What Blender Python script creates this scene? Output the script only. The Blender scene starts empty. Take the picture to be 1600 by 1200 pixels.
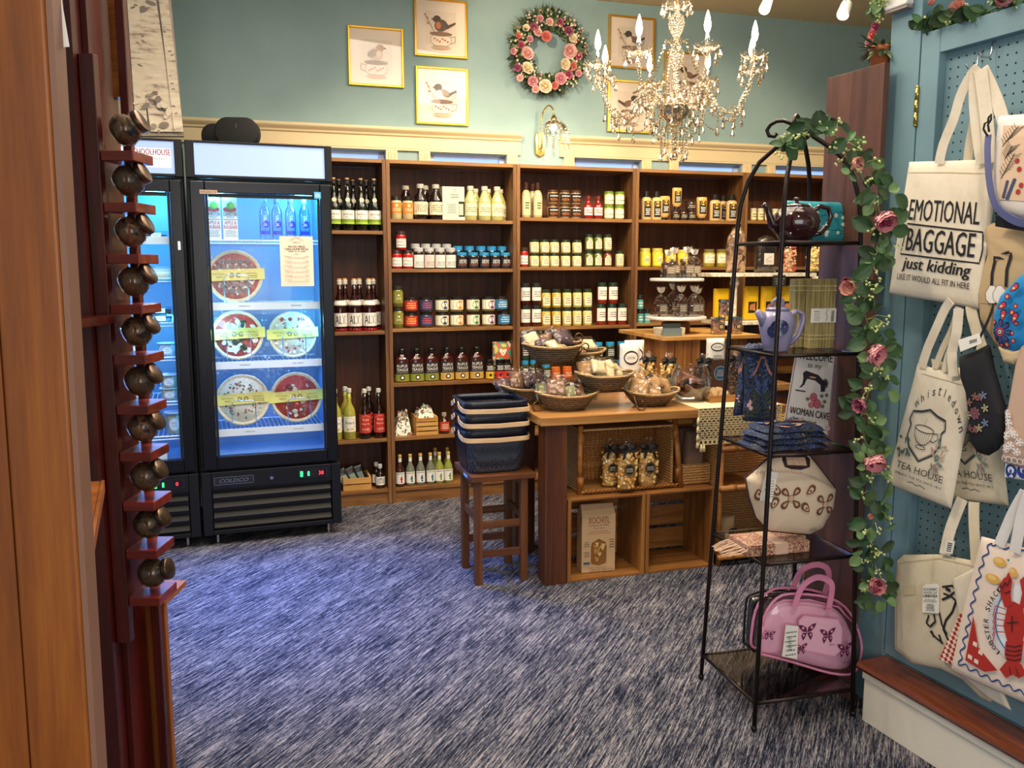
import bpy, bmesh, math, random
from mathutils import Vector, Matrix
random.seed(7)
R_ = math.radians
SC = bpy.context.scene
COL = SC.collection
# ------------------------------------------------------------------ camera
F_PX = 1350.0
PITCH = math.atan(F_PX / 9800.0)
EYE = 1.5
cam = bpy.data.cameras.new('camera')
cam.sensor_width = 36.0
cam.lens = 36.0 * F_PX / 1600.0
cam.shift_x = -5.0 / 1600.0
cam.clip_start = 0.05
camo = bpy.data.objects.new('camera', cam)
camo.location = (0, 0, EYE)
camo.rotation_euler = (math.pi / 2 - PITCH, 0, 0)
COL.objects.link(camo)
SC.camera = camo
# ------------------------------------------------------------------ world and lights
wd = bpy.data.worlds.new('world')
SC.world = wd
wd.use_nodes = True
wd.node_tree.nodes['Background'].inputs[0].default_value = (0.96, 0.95, 1.0, 1)
wd.node_tree.nodes['Background'].inputs[1].default_value = 0.55
SC.view_settings.view_transform = 'Standard'
SC.view_settings.look = 'None'
SC.view_settings.gamma = 1
SC.view_settings.use_curve_mapping = False
SC.view_settings.exposure = 0.30

def light(kind, name, loc, energy, color, target=None, **kw):
    l = bpy.data.lights.new(name, kind)
    l.energy = energy
    l.color = color
    for k, v in kw.items():
        setattr(l, k, v)
    o = bpy.data.objects.new(name, l)
    o.location = loc
    if target is not None:
        d = Vector(target) - Vector(loc)
        o.rotation_euler = d.to_track_quat('-Z', 'Y').to_euler()
    COL.objects.link(o)
    return o

WARM = (1.0, 0.78, 0.52)
NEUT = (1.0, 0.88, 0.72)
CEIL_Z = 3.25
# recessed ceiling lamps of the shop (rows over the sales floor) and the track spots
LAMPS = [(-1.1, 3.3), (-0.3, 4.5), (1.15, 3.7), (0.1, 2.3), (1.9, 4.9), (0.75, 1.0), (-1.8, 2.9)]
for (x, y) in LAMPS:
    light('SPOT', 'ceiling_lamp_light', (x, y, CEIL_Z - 0.05), 60, NEUT, (x, y + 0.25, 0), spot_size=R_(125), spot_blend=0.8, shadow_soft_size=0.07)
TRACKS = [((1.55, 4.45, 3.10), (0.1, 5.8, 1.4)), ((2.05, 4.35, 3.07), (1.5, 6.2, 1.6)), ((0.6, 4.4, 3.1), (-0.6, 5.5, 1.4)), ((-0.4, 4.1, 3.1), (0.6, 5.9, 2.6))]
for p, t in TRACKS:
    light('SPOT', 'track_spot_light', p, 75, WARM, t, spot_size=R_(75), spot_blend=0.6, shadow_soft_size=0.05)
# wide soft fill light added behind the camera to brighten the goods
light('AREA', 'storefront_daylight', (0.3, -2.6, 1.9), 74, (1.0, 0.97, 0.93), (0.2, 3, 1.2), shape='RECTANGLE', size=4.0, size_y=2.2)
# warm soft fill added below the ceiling for even light, no real fixture
light('AREA', 'ceiling_panel_light', (0.2, 3.4, CEIL_Z - 0.06), 75, (1.0, 0.86, 0.68), (0.2, 3.4, 0), shape='RECTANGLE', size=2.6, size_y=2.0)
# ------------------------------------------------------------------ pixel ray helpers
CP, SP = math.cos(PITCH), math.sin(PITCH)

def ray(px, py):
    u = (px - 805.0) / F_PX
    v = (600.0 - py) / F_PX
    return Vector((u, CP + v * SP, -SP + v * CP))

def on_z(px, py, z):
    r = ray(px, py)
    t = (z - EYE) / r.z
    return Vector((r.x * t, r.y * t, z))

def on_y(px, py, Y):
    r = ray(px, py)
    t = Y / r.y
    return Vector((r.x * t, Y, EYE + r.z * t))

class Frame:
    """a local frame standing on the floor: x to the right, y away, z up"""
    def __init__(s, ox, oy, deg, oz=0.0):
        s.a = R_(deg)
        s.M = Matrix.Translation((ox, oy, oz)) @ Matrix.Rotation(s.a, 4, 'Z')
        s.I = s.M.inverted()
    def hit(s, px, py, y):
        n = s.M.to_3x3() @ Vector((0, 1, 0))
        o = s.M @ Vector((0, y, 0))
        r = ray(px, py)
        t = (o - Vector((0, 0, EYE))).dot(n) / r.dot(n)
        q = s.I @ (Vector((0, 0, EYE)) + r * t)
        return q.x, q.z
    def hitz(s, px, py, z):
        q = s.I @ on_z(px, py, z)
        return q.x, q.y
    def w(s, x, y, z):
        return s.M @ Vector((x, y, z))

WORLD = Frame(0, 0, 0)
# ------------------------------------------------------------------ materials
def lin(c):
    return c / 12.92 if c <= 0.04045 else ((c + 0.055) / 1.055) ** 2.4

def hx(h, a=1.0):
    h = h.lstrip('#')
    return tuple(lin(int(h[i:i + 2], 16) / 255.0) for i in (0, 2, 4)) + (a,)

_MC = {}

def new_mat(name):
    m = bpy.data.materials.new(name)
    m.use_nodes = True
    nt = m.node_tree
    b = nt.nodes['Principled BSDF']
    return m, nt, b

def nd(nt, t, **kw):
    n = nt.nodes.new(t)
    for k, v in kw.items():
        if k.startswith('i_'):
            key = k[2:]
            n.inputs[int(key) if key.isdigit() else key.replace('_', ' ')].default_value = v
        else:
            setattr(n, k, v)
    return n

def C(h, rough=0.5, metal=0.0, coat=0.0, emit=0.0, alpha=1.0, var=0.10, scale=18.0, sheen=0.0, spec=0.5):
    key = (h, rough, metal, coat, emit, alpha, var, scale, sheen, spec)
    if key in _MC:
        return _MC[key]
    m, nt, b = new_mat('paint_' + h.lstrip('#'))
    c = hx(h)
    b.inputs['Roughness'].default_value = rough
    b.inputs['Metallic'].default_value = metal
    b.inputs['Coat Weight'].default_value = coat
    b.inputs['Specular IOR Level'].default_value = spec
    b.inputs['Sheen Weight'].default_value = sheen
    b.inputs['Alpha'].default_value = alpha
    tc = nd(nt, 'ShaderNodeTexCoord')
    no = nd(nt, 'ShaderNodeTexNoise', i_Scale=scale, i_Detail=3.0)
    nt.links.new(tc.outputs['Object'], no.inputs['Vector'])
    mx = nd(nt, 'ShaderNodeMix', data_type='RGBA')
    mx.inputs['A'].default_value = tuple(max(0, v * (1 - var)) for v in c[:3]) + (1,)
    mx.inputs['B'].default_value = tuple(min(1, v * (1 + var)) for v in c[:3]) + (1,)
    nt.links.new(no.outputs['Fac'], mx.inputs['Factor'])
    nt.links.new(mx.outputs['Result'], b.inputs['Base Color'])
    if emit > 0:
        b.inputs['Emission Color'].default_value = c
        b.inputs['Emission Strength'].default_value = emit
    _MC[key] = m
    return m

def mapping(nt, scale, rot=(0, 0, 0), coord='Object'):
    tc = nd(nt, 'ShaderNodeTexCoord')
    mp = nd(nt, 'ShaderNodeMapping')
    mp.inputs['Scale'].default_value = scale
    mp.inputs['Rotation'].default_value = rot
    nt.links.new(tc.outputs[coord], mp.inputs['Vector'])
    return mp

def ramp(nt, stops):
    r = nd(nt, 'ShaderNodeValToRGB')
    el = r.color_ramp.elements
    while len(el) < len(stops):
        el.new(0.5)
    for e, (p, c) in zip(el, stops):
        e.position = p
        e.color = hx(c) if isinstance(c, str) else c
    return r

def wood(name, dark, mid, light_, axis='z', rough=0.45, fine=60.0, coarse=5.0, coat=0.0, knots=False):
    m, nt, b = new_mat(name)
    lo = 0.9
    sc = {'x': (lo, 14, 14), 'y': (14, lo, 14), 'z': (14, 14, lo)}[axis]
    mp = mapping(nt, sc)
    n1 = nd(nt, 'ShaderNodeTexNoise', i_Scale=coarse / 5.0, i_Detail=6.0, i_Roughness=0.6, i_Distortion=1.2)
    nt.links.new(mp.outputs[0], n1.inputs['Vector'])
    n2 = nd(nt, 'ShaderNodeTexNoise', i_Scale=fine / 8.0, i_Detail=4.0, i_Roughness=0.7)
    nt.links.new(mp.outputs[0], n2.inputs['Vector'])
    ad = nd(nt, 'ShaderNodeMath', operation='MULTIPLY_ADD')
    ad.inputs[1].default_value = 0.35
    nt.links.new(n2.outputs['Fac'], ad.inputs[0])
    nt.links.new(n1.outputs['Fac'], ad.inputs[2])
    r = ramp(nt, [(0.45, dark), (0.65, mid), (0.88, light_)])
    nt.links.new(ad.outputs[0], r.inputs[0])
    out = r.outputs[0]
    if knots:
        vo = nd(nt, 'ShaderNodeTexVoronoi', i_Scale=1.0)
        mk = mapping(nt, (3.1, 3.1, 3.4))
        nt.links.new(mk.outputs[0], vo.inputs['Vector'])
        rk = ramp(nt, [(0.04, (0, 0, 0, 1)), (0.15, (1, 1, 1, 1))])
        nt.links.new(vo.outputs['Distance'], rk.inputs[0])
        mx = nd(nt, 'ShaderNodeMix', data_type='RGBA')
        mx.inputs['A'].default_value = hx('#3a1a08')
        nt.links.new(rk.outputs[0], mx.inputs['Factor'])
        nt.links.new(out, mx.inputs['B'])
        out = mx.outputs['Result']
    nt.links.new(out, b.inputs['Base Color'])
    b.inputs['Roughness'].default_value = rough
    b.inputs['Coat Weight'].default_value = coat
    bp = nd(nt, 'ShaderNodeBump', i_Strength=0.12, i_Distance=0.002)
    nt.links.new(n2.outputs['Fac'], bp.inputs['Height'])
    nt.links.new(bp.outputs[0], b.inputs['Normal'])
    return m

def clear(name, tint=(1, 1, 1, 1), gloss=0.12, rough=0.03, gcol=(1, 1, 1, 1), fres=True, fk=0.8):
    m, nt, b = new_mat(name)
    nt.nodes.remove(b)
    out = nt.nodes['Material Output']
    tr = nd(nt, 'ShaderNodeBsdfTransparent')
    tr.inputs[0].default_value = tint
    gl = nd(nt, 'ShaderNodeBsdfGlossy')
    gl.inputs['Color'].default_value = gcol
    gl.inputs['Roughness'].default_value = rough
    mx = nd(nt, 'ShaderNodeMixShader')
    if fres:
        lw = nd(nt, 'ShaderNodeLayerWeight', i_Blend=0.25)
        ma = nd(nt, 'ShaderNodeMath', operation='MULTIPLY_ADD', use_clamp=True)
        ma.inputs[1].default_value = fk
        ma.inputs[2].default_value = gloss
        nt.links.new(lw.outputs['Fresnel'], ma.inputs[0])
        nt.links.new(ma.outputs[0], mx.inputs[0])
    else:
        mx.inputs[0].default_value = gloss
    nt.links.new(tr.outputs[0], mx.inputs[1])
    nt.links.new(gl.outputs[0], mx.inputs[2])
    nt.links.new(mx.outputs[0], out.inputs[0])
    return m

def film(name, tint, gloss, rough=0.12, scale=35.0, gcol=(1, 1, 1, 1)):
    """crumpled clear plastic: transparent with wrinkled highlights"""
    m = clear(name, tint, gloss, rough, gcol, fk=0.22)
    nt = m.node_tree
    gl = [n for n in nt.nodes if n.type == 'BSDF_GLOSSY'][0]
    mp = mapping(nt, (1, 1, 1))
    no = nd(nt, 'ShaderNodeTexVoronoi', i_Scale=scale)
    nt.links.new(mp.outputs[0], no.inputs['Vector'])
    bp = nd(nt, 'ShaderNodeBump', i_Strength=0.9, i_Distance=0.012)
    nt.links.new(no.outputs['Distance'], bp.inputs['Height'])
    nt.links.new(bp.outputs[0], gl.inputs['Normal'])
    return m

def blotch(name, cols, scale=20.0, rough=0.6, kind='noise', bump=0.3, coat=0.0, detail=4.0, stretch=(1, 1, 1), const=False):
    m, nt, b = new_mat(name)
    mp = mapping(nt, stretch)
    if kind == 'noise':
        t = nd(nt, 'ShaderNodeTexNoise', i_Scale=scale, i_Detail=detail, i_Roughness=0.65)
        src = t.outputs['Fac']
        lo, hi = 0.30, 0.70
    else:
        t = nd(nt, 'ShaderNodeTexVoronoi', i_Scale=scale)
        src = t.outputs['Color'] if kind == 'cells' else t.outputs['Distance']
        lo, hi = 0.05, 0.9
    nt.links.new(mp.outputs[0], t.inputs['Vector'])
    n = len(cols)
    r = ramp(nt, [(lo + (hi - lo) * i / max(1, n - 1), c) for i, c in enumerate(cols)])
    if const:
        r.color_ramp.interpolation = 'CONSTANT'
    nt.links.new(src, r.inputs[0])
    nt.links.new(r.outputs[0], b.inputs['Base Color'])
    b.inputs['Roughness'].default_value = rough
    b.inputs['Coat Weight'].default_value = coat
    if bump:
        bp = nd(nt, 'ShaderNodeBump', i_Strength=bump, i_Distance=0.004)
        nt.links.new(src, bp.inputs['Height'])
        nt.links.new(bp.outputs[0], b.inputs['Normal'])
    return m

def wicker(name, c1, c2, scale=160.0, rough=0.6):
    m, nt, b = new_mat(name)
    mp = mapping(nt, (1, 1, 1))
    w1 = nd(nt, 'ShaderNodeTexWave', bands_direction='Z', i_Scale=scale / 6.28 * 1.2, i_Distortion=2.5, i_Detail=1.0)
    w1.inputs['Detail Scale'].default_value = 3.0
    nt.links.new(mp.outputs[0], w1.inputs['Vector'])
    n2 = nd(nt, 'ShaderNodeTexNoise', i_Scale=scale, i_Detail=2.0)
    nt.links.new(mp.outputs[0], n2.inputs['Vector'])
    mm = nd(nt, 'ShaderNodeMath', operation='MULTIPLY')
    nt.links.new(w1.outputs['Fac'], mm.inputs[0])
    nt.links.new(n2.outputs['Fac'], mm.inputs[1])
    r = ramp(nt, [(0.08, c1), (0.55, c2)])
    nt.links.new(mm.outputs[0], r.inputs[0])
    nt.links.new(r.outputs[0], b.inputs['Base Color'])
    b.inputs['Roughness'].default_value = rough
    bp = nd(nt, 'ShaderNodeBump', i_Strength=0.8, i_Distance=0.004)
    nt.links.new(mm.outputs[0], bp.inputs['Height'])
    nt.links.new(bp.outputs[0], b.inputs['Normal'])
    return m

def mesh_mat(name, col, hole=0.5, scale=220.0):
    """expanded metal mesh: fine openings"""
    m, nt, b = new_mat(name)
    b.inputs['Base Color'].default_value = hx(col)
    b.inputs['Roughness'].default_value = 0.4
    b.inputs['Metallic'].default_value = 0.3
    mp = mapping(nt, (1, 1, 1.0), (0, 0, 0))
    vo = nd(nt, 'ShaderNodeTexVoronoi', i_Scale=scale)
    nt.links.new(mp.outputs[0], vo.inputs['Vector'])
    vo.inputs['Randomness'].default_value = 0.25
    r = ramp(nt, [(hole - 0.04, (0, 0, 0, 1)), (hole + 0.04, (1, 1, 1, 1))])
    nt.links.new(vo.outputs['Distance'], r.inputs[0])
    nt.links.new(r.outputs[0], b.inputs['Alpha'])
    return m

W_BOOK = wood('walnut_laminate_upright', '#462b18', '#704a28', '#906638', 'z', 0.42)
W_BOOKX = wood('walnut_laminate_shelf', '#4c3019', '#80562c', '#a2743e', 'x', 0.42)
W_BACK = wood('walnut_laminate_back', '#3a1d08', '#572c0f', '#704018', 'z', 0.5, coarse=7)
W_DARKP = wood('dark_walnut_panel', '#40261f', '#5c3a2e', '#6f4a3b', 'z', 0.45)
W_ISL = wood('oak_tabletop', '#6e431f', '#9c6a36', '#bf8d52', 'x', 0.35, coat=0.3)
W_POST = wood('reddish_post', '#34160a', '#50260f', '#663818', 'z', 0.5, coat=0.0)
W_POSTL = wood('greyish_post_side', '#3c2218', '#5b382a', '#6f4a38', 'z', 0.5)
W_CRATE = wood('crate_pine', '#5e3717', '#8d5a28', '#b07a3c', 'x', 0.5, knots=True)
W_CRATEZ = wood('crate_pine_upright', '#60391a', '#8d5a28', '#ac763a', 'z', 0.5)
W_STOOL = wood('stool_wood', '#3a1c0a', '#603414', '#784a22', 'z', 0.5, coat=0.0)
W_STOOLX = wood('stool_rail_wood', '#3a1c0a', '#603414', '#784a22', 'x', 0.5, coat=0.0)
W_PINE = wood('stained_pine_panel', '#66320a', '#8c4a10', '#a8641c', 'z', 0.5, coat=0.05, coarse=4, knots=True)
W_RED = wood('red_mahogany', '#2c0703', '#4a0d05', '#641608', 'z', 0.4, coat=0.2)
W_REDX = wood('red_mahogany_ledge', '#4a0f06', '#6e1a0b', '#862814', 'x', 0.4, coat=0.2)
W_NOSE = wood('cherry_step_tread', '#431c0c', '#6c3218', '#8a4c28', 'x', 0.22, coat=0.6)
W_RATTAN = wood('rattan_cane', '#7a4718', '#a8692c', '#c58a48', 'x', 0.4, coat=0.2)
W_LIGHT = wood('pale_crate_slat', '#a06a2c', '#c8924a', '#e0b26c', 'x', 0.5)
BENT = wood('bentwood_birch', '#c09468', '#e0bd92', '#efd4b0', 'x', 0.35)
BLACKM = C('#0b0c10', 0.35, 0.2)
GLASS = clear('door_glass', (0.98, 0.99, 1, 1), 0.008, 0.02, fk=.25)
PLATEGLASS = clear('smoked_plate_glass', (0.62, 0.58, 0.55, 1), 0.05, 0.03, fk=.35)
CLEARG = clear('clear_jar_glass', (0.92, 0.92, 0.90, 1), 0.10, 0.03)
CRYSTAL = clear('cut_crystal', (0.98, 0.94, 0.86, 1), 0.34, 0.10, (1.0, 0.93, 0.80, 1))
for _m in (CRYSTAL,):
    _g = [n for n in _m.node_tree.nodes if n.type == 'BSDF_GLOSSY'][0]
    _v = nd(_m.node_tree, 'ShaderNodeTexVoronoi', i_Scale=110.0)
    _m.node_tree.links.new(mapping(_m.node_tree, (1, 1, 1)).outputs[0], _v.inputs['Vector'])
    _b = nd(_m.node_tree, 'ShaderNodeBump', i_Strength=1.0, i_Distance=0.01)
    _m.node_tree.links.new(_v.outputs['Distance'], _b.inputs['Height'])
    _m.node_tree.links.new(_b.outputs[0], _g.inputs['Normal'])
CRYSTALD = clear('cut_crystal_drop', (0.85, 0.80, 0.72, 1), 0.40, 0.05, (1.0, 0.92, 0.8, 1))
CELLO = film('cellophane', (0.97, 0.95, 0.92, 1), 0.05, 0.10, 40)
PLASTIC = film('clear_wrap_in_fridge', (0.98, 0.99, 1, 1), 0.02, 0.08, 30)
VINYL = film('clear_vinyl', (1.0, 0.96, 0.98, 1), 0.06, 0.05, 9)
INK = C('#15131a', 0.7, var=0.02)
GREY = C('#777777', 0.7, var=0.02)
WHITE = C('#eeeae0', 0.6, var=0.03)
CREAM = C('#e9dcb8', 0.6, var=0.04)
BRASS = C('#d4b265', 0.25, 1.0)
CHROME = C('#cfd2d6', 0.15, 1.0)
IRON = C('#2c2320', 0.38, 0.7, var=0.25, scale=40)
# ------------------------------------------------------------------ geometry helpers
def g_box(x0, y0, z0, x1, y1, z1):
    v = [(x0, y0, z0), (x1, y0, z0), (x1, y1, z0), (x0, y1, z0), (x0, y0, z1), (x1, y0, z1), (x1, y1, z1), (x0, y1, z1)]
    f = [(0, 3, 2, 1), (4, 5, 6, 7), (0, 1, 5, 4), (1, 2, 6, 5), (2, 3, 7, 6), (3, 0, 4, 7)]
    return v, f

def g_lathe(prof, n=16, cx=0.0, cy=0.0, sx=1.0, sy=1.0, caps=True):
    v, f = [], []
    for (r, z) in prof:
        for i in range(n):
            a = 2 * math.pi * i / n
            v.append((cx + r * sx * math.cos(a), cy + r * sy * math.sin(a), z))
    for j in range(len(prof) - 1):
        for i in range(n):
            k = (i + 1) % n
            f.append((j * n + i, j * n + k, (j + 1) * n + k, (j + 1) * n + i))
    if caps:
        f.append(tuple(range(n - 1, -1, -1)))
        f.append(tuple((len(prof) - 1) * n + i for i in range(n)))
    return v, f

def g_tube(pts, r, n=6, closed=False, flat=1.0):
    P = [Vector(p) for p in pts]
    m = len(P)
    v, f = [], []
    up = Vector((0, 0, 1))
    prev = None
    for i in range(m):
        if closed:
            t = (P[(i + 1) % m] - P[i - 1])
        else:
            t = P[min(i + 1, m - 1)] - P[max(i - 1, 0)]
        if t.length < 1e-9:
            t = Vector((0, 0, 1))
        t.normalize()
        if prev is None:
            a = up if abs(t.dot(up)) < 0.9 else Vector((1, 0, 0))
            nx = t.cross(a).normalized()
        else:
            nx = (prev - t * prev.dot(t))
            nx = nx.normalized() if nx.length > 1e-6 else t.orthogonal().normalized()
        prev = nx
        ny = t.cross(nx)
        ri = r[i] if isinstance(r, (list, tuple)) else r
        for k in range(n):
            a = 2 * math.pi * k / n
            q = P[i] + nx * (ri * math.cos(a)) + ny * (ri * flat * math.sin(a))
            v.append(tuple(q))
    for i in range(m if closed else m - 1):
        for k in range(n):
            k2 = (k + 1) % n
            i2 = (i + 1) % m
            f.append((i * n + k, i * n + k2, i2 * n + k2, i2 * n + k))
    if not closed:
        f.append(tuple(range(n - 1, -1, -1)))
        f.append(tuple((m - 1) * n + k for k in range(n)))
    return v, f

def g_ribbon(pts, wvec, w, th=0.002):
    """strap: a flat band through pts; wvec = width direction (vector or list)"""
    P = [Vector(p) for p in pts]
    m = len(P)
    v, f = [], []
    for i in range(m):
        t = (P[min(i + 1, m - 1)] - P[max(i - 1, 0)]).normalized()
        W = Vector(wvec[i] if isinstance(wvec, list) else wvec)
        W = (W - t * W.dot(t)).normalized()
        N = t.cross(W).normalized()
        wi = w[i] if isinstance(w, (list, tuple)) else w
        for a, b in ((-.5, -.5), (.5, -.5), (.5, .5), (-.5, .5)):
            v.append(tuple(P[i] + W * (wi * a) + N * (th * b)))
    for i in range(m - 1):
        for k in range(4):
            k2 = (k + 1) % 4
            f.append((i * 4 + k, i * 4 + k2, i * 4 + 4 + k2, i * 4 + 4 + k))
    f.append((3, 2, 1, 0))
    f.append(tuple((m - 1) * 4 + k for k in range(4)))
    return v, f

def g_grid(fn, nu, nv):
    v = [tuple(fn(i / nu, j / nv)) for j in range(nv + 1) for i in range(nu + 1)]
    f = [(j * (nu + 1) + i, j * (nu + 1) + i + 1, (j + 1) * (nu + 1) + i + 1, (j + 1) * (nu + 1) + i) for j in range(nv) for i in range(nu)]
    return v, f

def g_ball(c, r, n=8, m=5, sx=1, sy=1, sz=1):
    v, f = [], []
    v.append((c[0], c[1], c[2] - r * sz))
    for j in range(1, m):
        p = -math.pi / 2 + math.pi * j / m
        for i in range(n):
            a = 2 * math.pi * i / n
            v.append((c[0] + r * sx * math.cos(p) * math.cos(a), c[1] + r * sy * math.cos(p) * math.sin(a), c[2] + r * sz * math.sin(p)))
    v.append((c[0], c[1], c[2] + r * sz))
    for i in range(n):
        f.append((0, 1 + (i + 1) % n, 1 + i))
    for j in range(m - 2):
        for i in range(n):
            k = (i + 1) % n
            f.append((1 + j * n + i, 1 + j * n + k, 1 + (j + 1) * n + k, 1 + (j + 1) * n + i))
    L = len(v) - 1
    for i in range(n):
        f.append((1 + (m - 2) * n + i, 1 + (m - 2) * n + (i + 1) % n, L))
    return v, f

def g_prism(poly, y0, y1):
    """outline in x,z extruded along y"""
    n = len(poly)
    v = [(x, y0, z) for x, z in poly] + [(x, y1, z) for x, z in poly]
    f = [tuple(range(n)), tuple(range(2 * n - 1, n - 1, -1))]
    for i in range(n):
        k = (i + 1) % n
        f.append((i, n + i, n + k, k))
    return v, f

def g_prismz(poly, z0, z1):
    n = len(poly)
    v = [(x, y, z0) for x, y in poly] + [(x, y, z1) for x, y in poly]
    f = [tuple(range(n - 1, -1, -1)), tuple(range(n, 2 * n))]
    for i in range(n):
        k = (i + 1) % n
        f.append((i, k, n + k, n + i))
    return v, f

def rrect(x0, y0, x1, y1, r, n=4):
    p = []
    for cx, cy, a0 in ((x1 - r, y1 - r, 0), (x0 + r, y1 - r, 90), (x0 + r, y0 + r, 180), (x1 - r, y0 + r, 270)):
        for i in range(n + 1):
            a = R_(a0 + 90 * i / n)
            p.append((cx + r * math.cos(a), cy + r * math.sin(a)))
    return p

def T(x=0, y=0, z=0):
    return Matrix.Translation((x, y, z))

def RZ(d):
    return Matrix.Rotation(R_(d), 4, 'Z')

def RX(d):
    return Matrix.Rotation(R_(d), 4, 'X')

def RY(d):
    return Matrix.Rotation(R_(d), 4, 'Y')

def sm(pts, k=4):
    """smooth curve through points"""
    P = [Vector(p) for p in pts]
    out = []
    for i in range(len(P) - 1):
        a, b, c, d = P[max(i - 1, 0)], P[i], P[i + 1], P[min(i + 2, len(P) - 1)]
        for j in range(k):
            t = j / k
            out.append(tuple(.5 * (2 * b + (c - a) * t + (2 * a - 5 * b + 4 * c - d) * t * t + (3 * b - a - 3 * c + d) * t ** 3)))
    out.append(tuple(P[-1]))
    return out

class MB:
    def __init__(s, mat=None):
        s.V, s.F, s.MI, s.S, s.mats = [], [], [], [], []
        s.mat = mat
    def add(s, g, mat=None, smooth=False, M=None):
        mat = mat or s.mat
        if mat not in s.mats:
            s.mats.append(mat)
        mi = s.mats.index(mat)
        o = len(s.V)
        if M is not None:
            s.V += [tuple(M @ Vector(p)) for p in g[0]]
        else:
            s.V += list(g[0])
        for f in g[1]:
            s.F.append(tuple(i + o for i in f))
            s.MI.append(mi)
            s.S.append(smooth)
        return s
    def box(s, *a, mat=None, M=None):
        return s.add(g_box(*a), mat, False, M)
    def mesh(s, name):
        me = bpy.data.meshes.new(name)
        me.from_pydata(s.V, [], s.F)
        for m in s.mats:
            me.materials.append(m)
        me.polygons.foreach_set('material_index', s.MI)
        me.polygons.foreach_set('use_smooth', s.S)
        me.update()
        return me

def link(name, me, parent=None, M=None, bev=0.0):
    o = bpy.data.objects.new(name, me)
    COL.objects.link(o)
    if parent is not None:
        o.parent = parent
    if M is not None:
        o.matrix_local = M
    if bev:
        md = o.modifiers.new('bevel', 'BEVEL')
        md.width = bev
        md.segments = 2
        md.limit_method = 'ANGLE'
    return o

def part(name, mb, parent, M=None, bev=0.0, label=None, stuff=False):
    o = link(name, mb.mesh(name) if isinstance(mb, MB) else mb, parent, M, bev)
    if label:
        o['label'] = label
    if stuff:
        o['kind'] = 'stuff'
    return o

def tag(o, label, cat, group=None):
    o['label'] = label
    o['category'] = cat
    if group:
        o['group'] = group
    return o

def thing(name, label, cat, fr, x, y, z, rz=0.0, group=None, M=None):
    o = bpy.data.objects.new(name, None)
    o.empty_display_size = 0.05
    COL.objects.link(o)
    o.matrix_world = fr.M @ T(x, y, z) @ RZ(rz) @ (M if M is not None else Matrix())
    return tag(o, label, cat, group)

def solo(name, mb, label, cat, fr, x, y, z, rz=0.0, group=None, M=None, bev=0.0):
    o = link(name, mb.mesh(name) if isinstance(mb, MB) else mb, None, None, bev)
    o.matrix_world = fr.M @ T(x, y, z) @ RZ(rz) @ (M if M is not None else Matrix())
    return tag(o, label, cat, group)

def struct(name, mb, fr=WORLD, bev=0.0):
    o = link(name, mb.mesh(name), None, None, bev)
    o.matrix_world = fr.M
    o['kind'] = 'structure'
    return o

def dup(root, M, label=None, group=None):
    """copy a thing with its parts and sub-parts"""
    r = root.copy()
    COL.objects.link(r)
    r.matrix_world = M
    if label:
        r['label'] = label
    if group:
        r['group'] = group
    for ch in root.children:
        c = ch.copy()
        COL.objects.link(c)
        c.parent = r
        for g in ch.children:
            d = g.copy()
            COL.objects.link(d)
            d.parent = c
    return r

# ------------------------------------------------------------------ flat artwork (prints, labels, lettering)
_TX = {}

def text2d(s):
    if s in _TX:
        return _TX[s]
    cu = bpy.data.curves.new('lettering', 'FONT')
    cu.body = s
    cu.resolution_u = 2
    ob = bpy.data.objects.new('lettering', cu)
    me = bpy.data.meshes.new_from_object(ob)
    v = [(p.co.x, p.co.y) for p in me.vertices]
    f = [tuple(p.vertices) for p in me.polygons]
    bpy.data.objects.remove(ob)
    bpy.data.curves.remove(cu)
    bpy.data.meshes.remove(me)
    if v:
        x0 = min(p[0] for p in v); x1 = max(p[0] for p in v)
        y0 = min(p[1] for p in v); y1 = max(p[1] for p in v)
    else:
        x0 = y0 = 0; x1 = y1 = 1
    _TX[s] = (v, f, x0, y0, max(1e-4, x1 - x0), max(1e-4, y1 - y0))
    return _TX[s]

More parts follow.
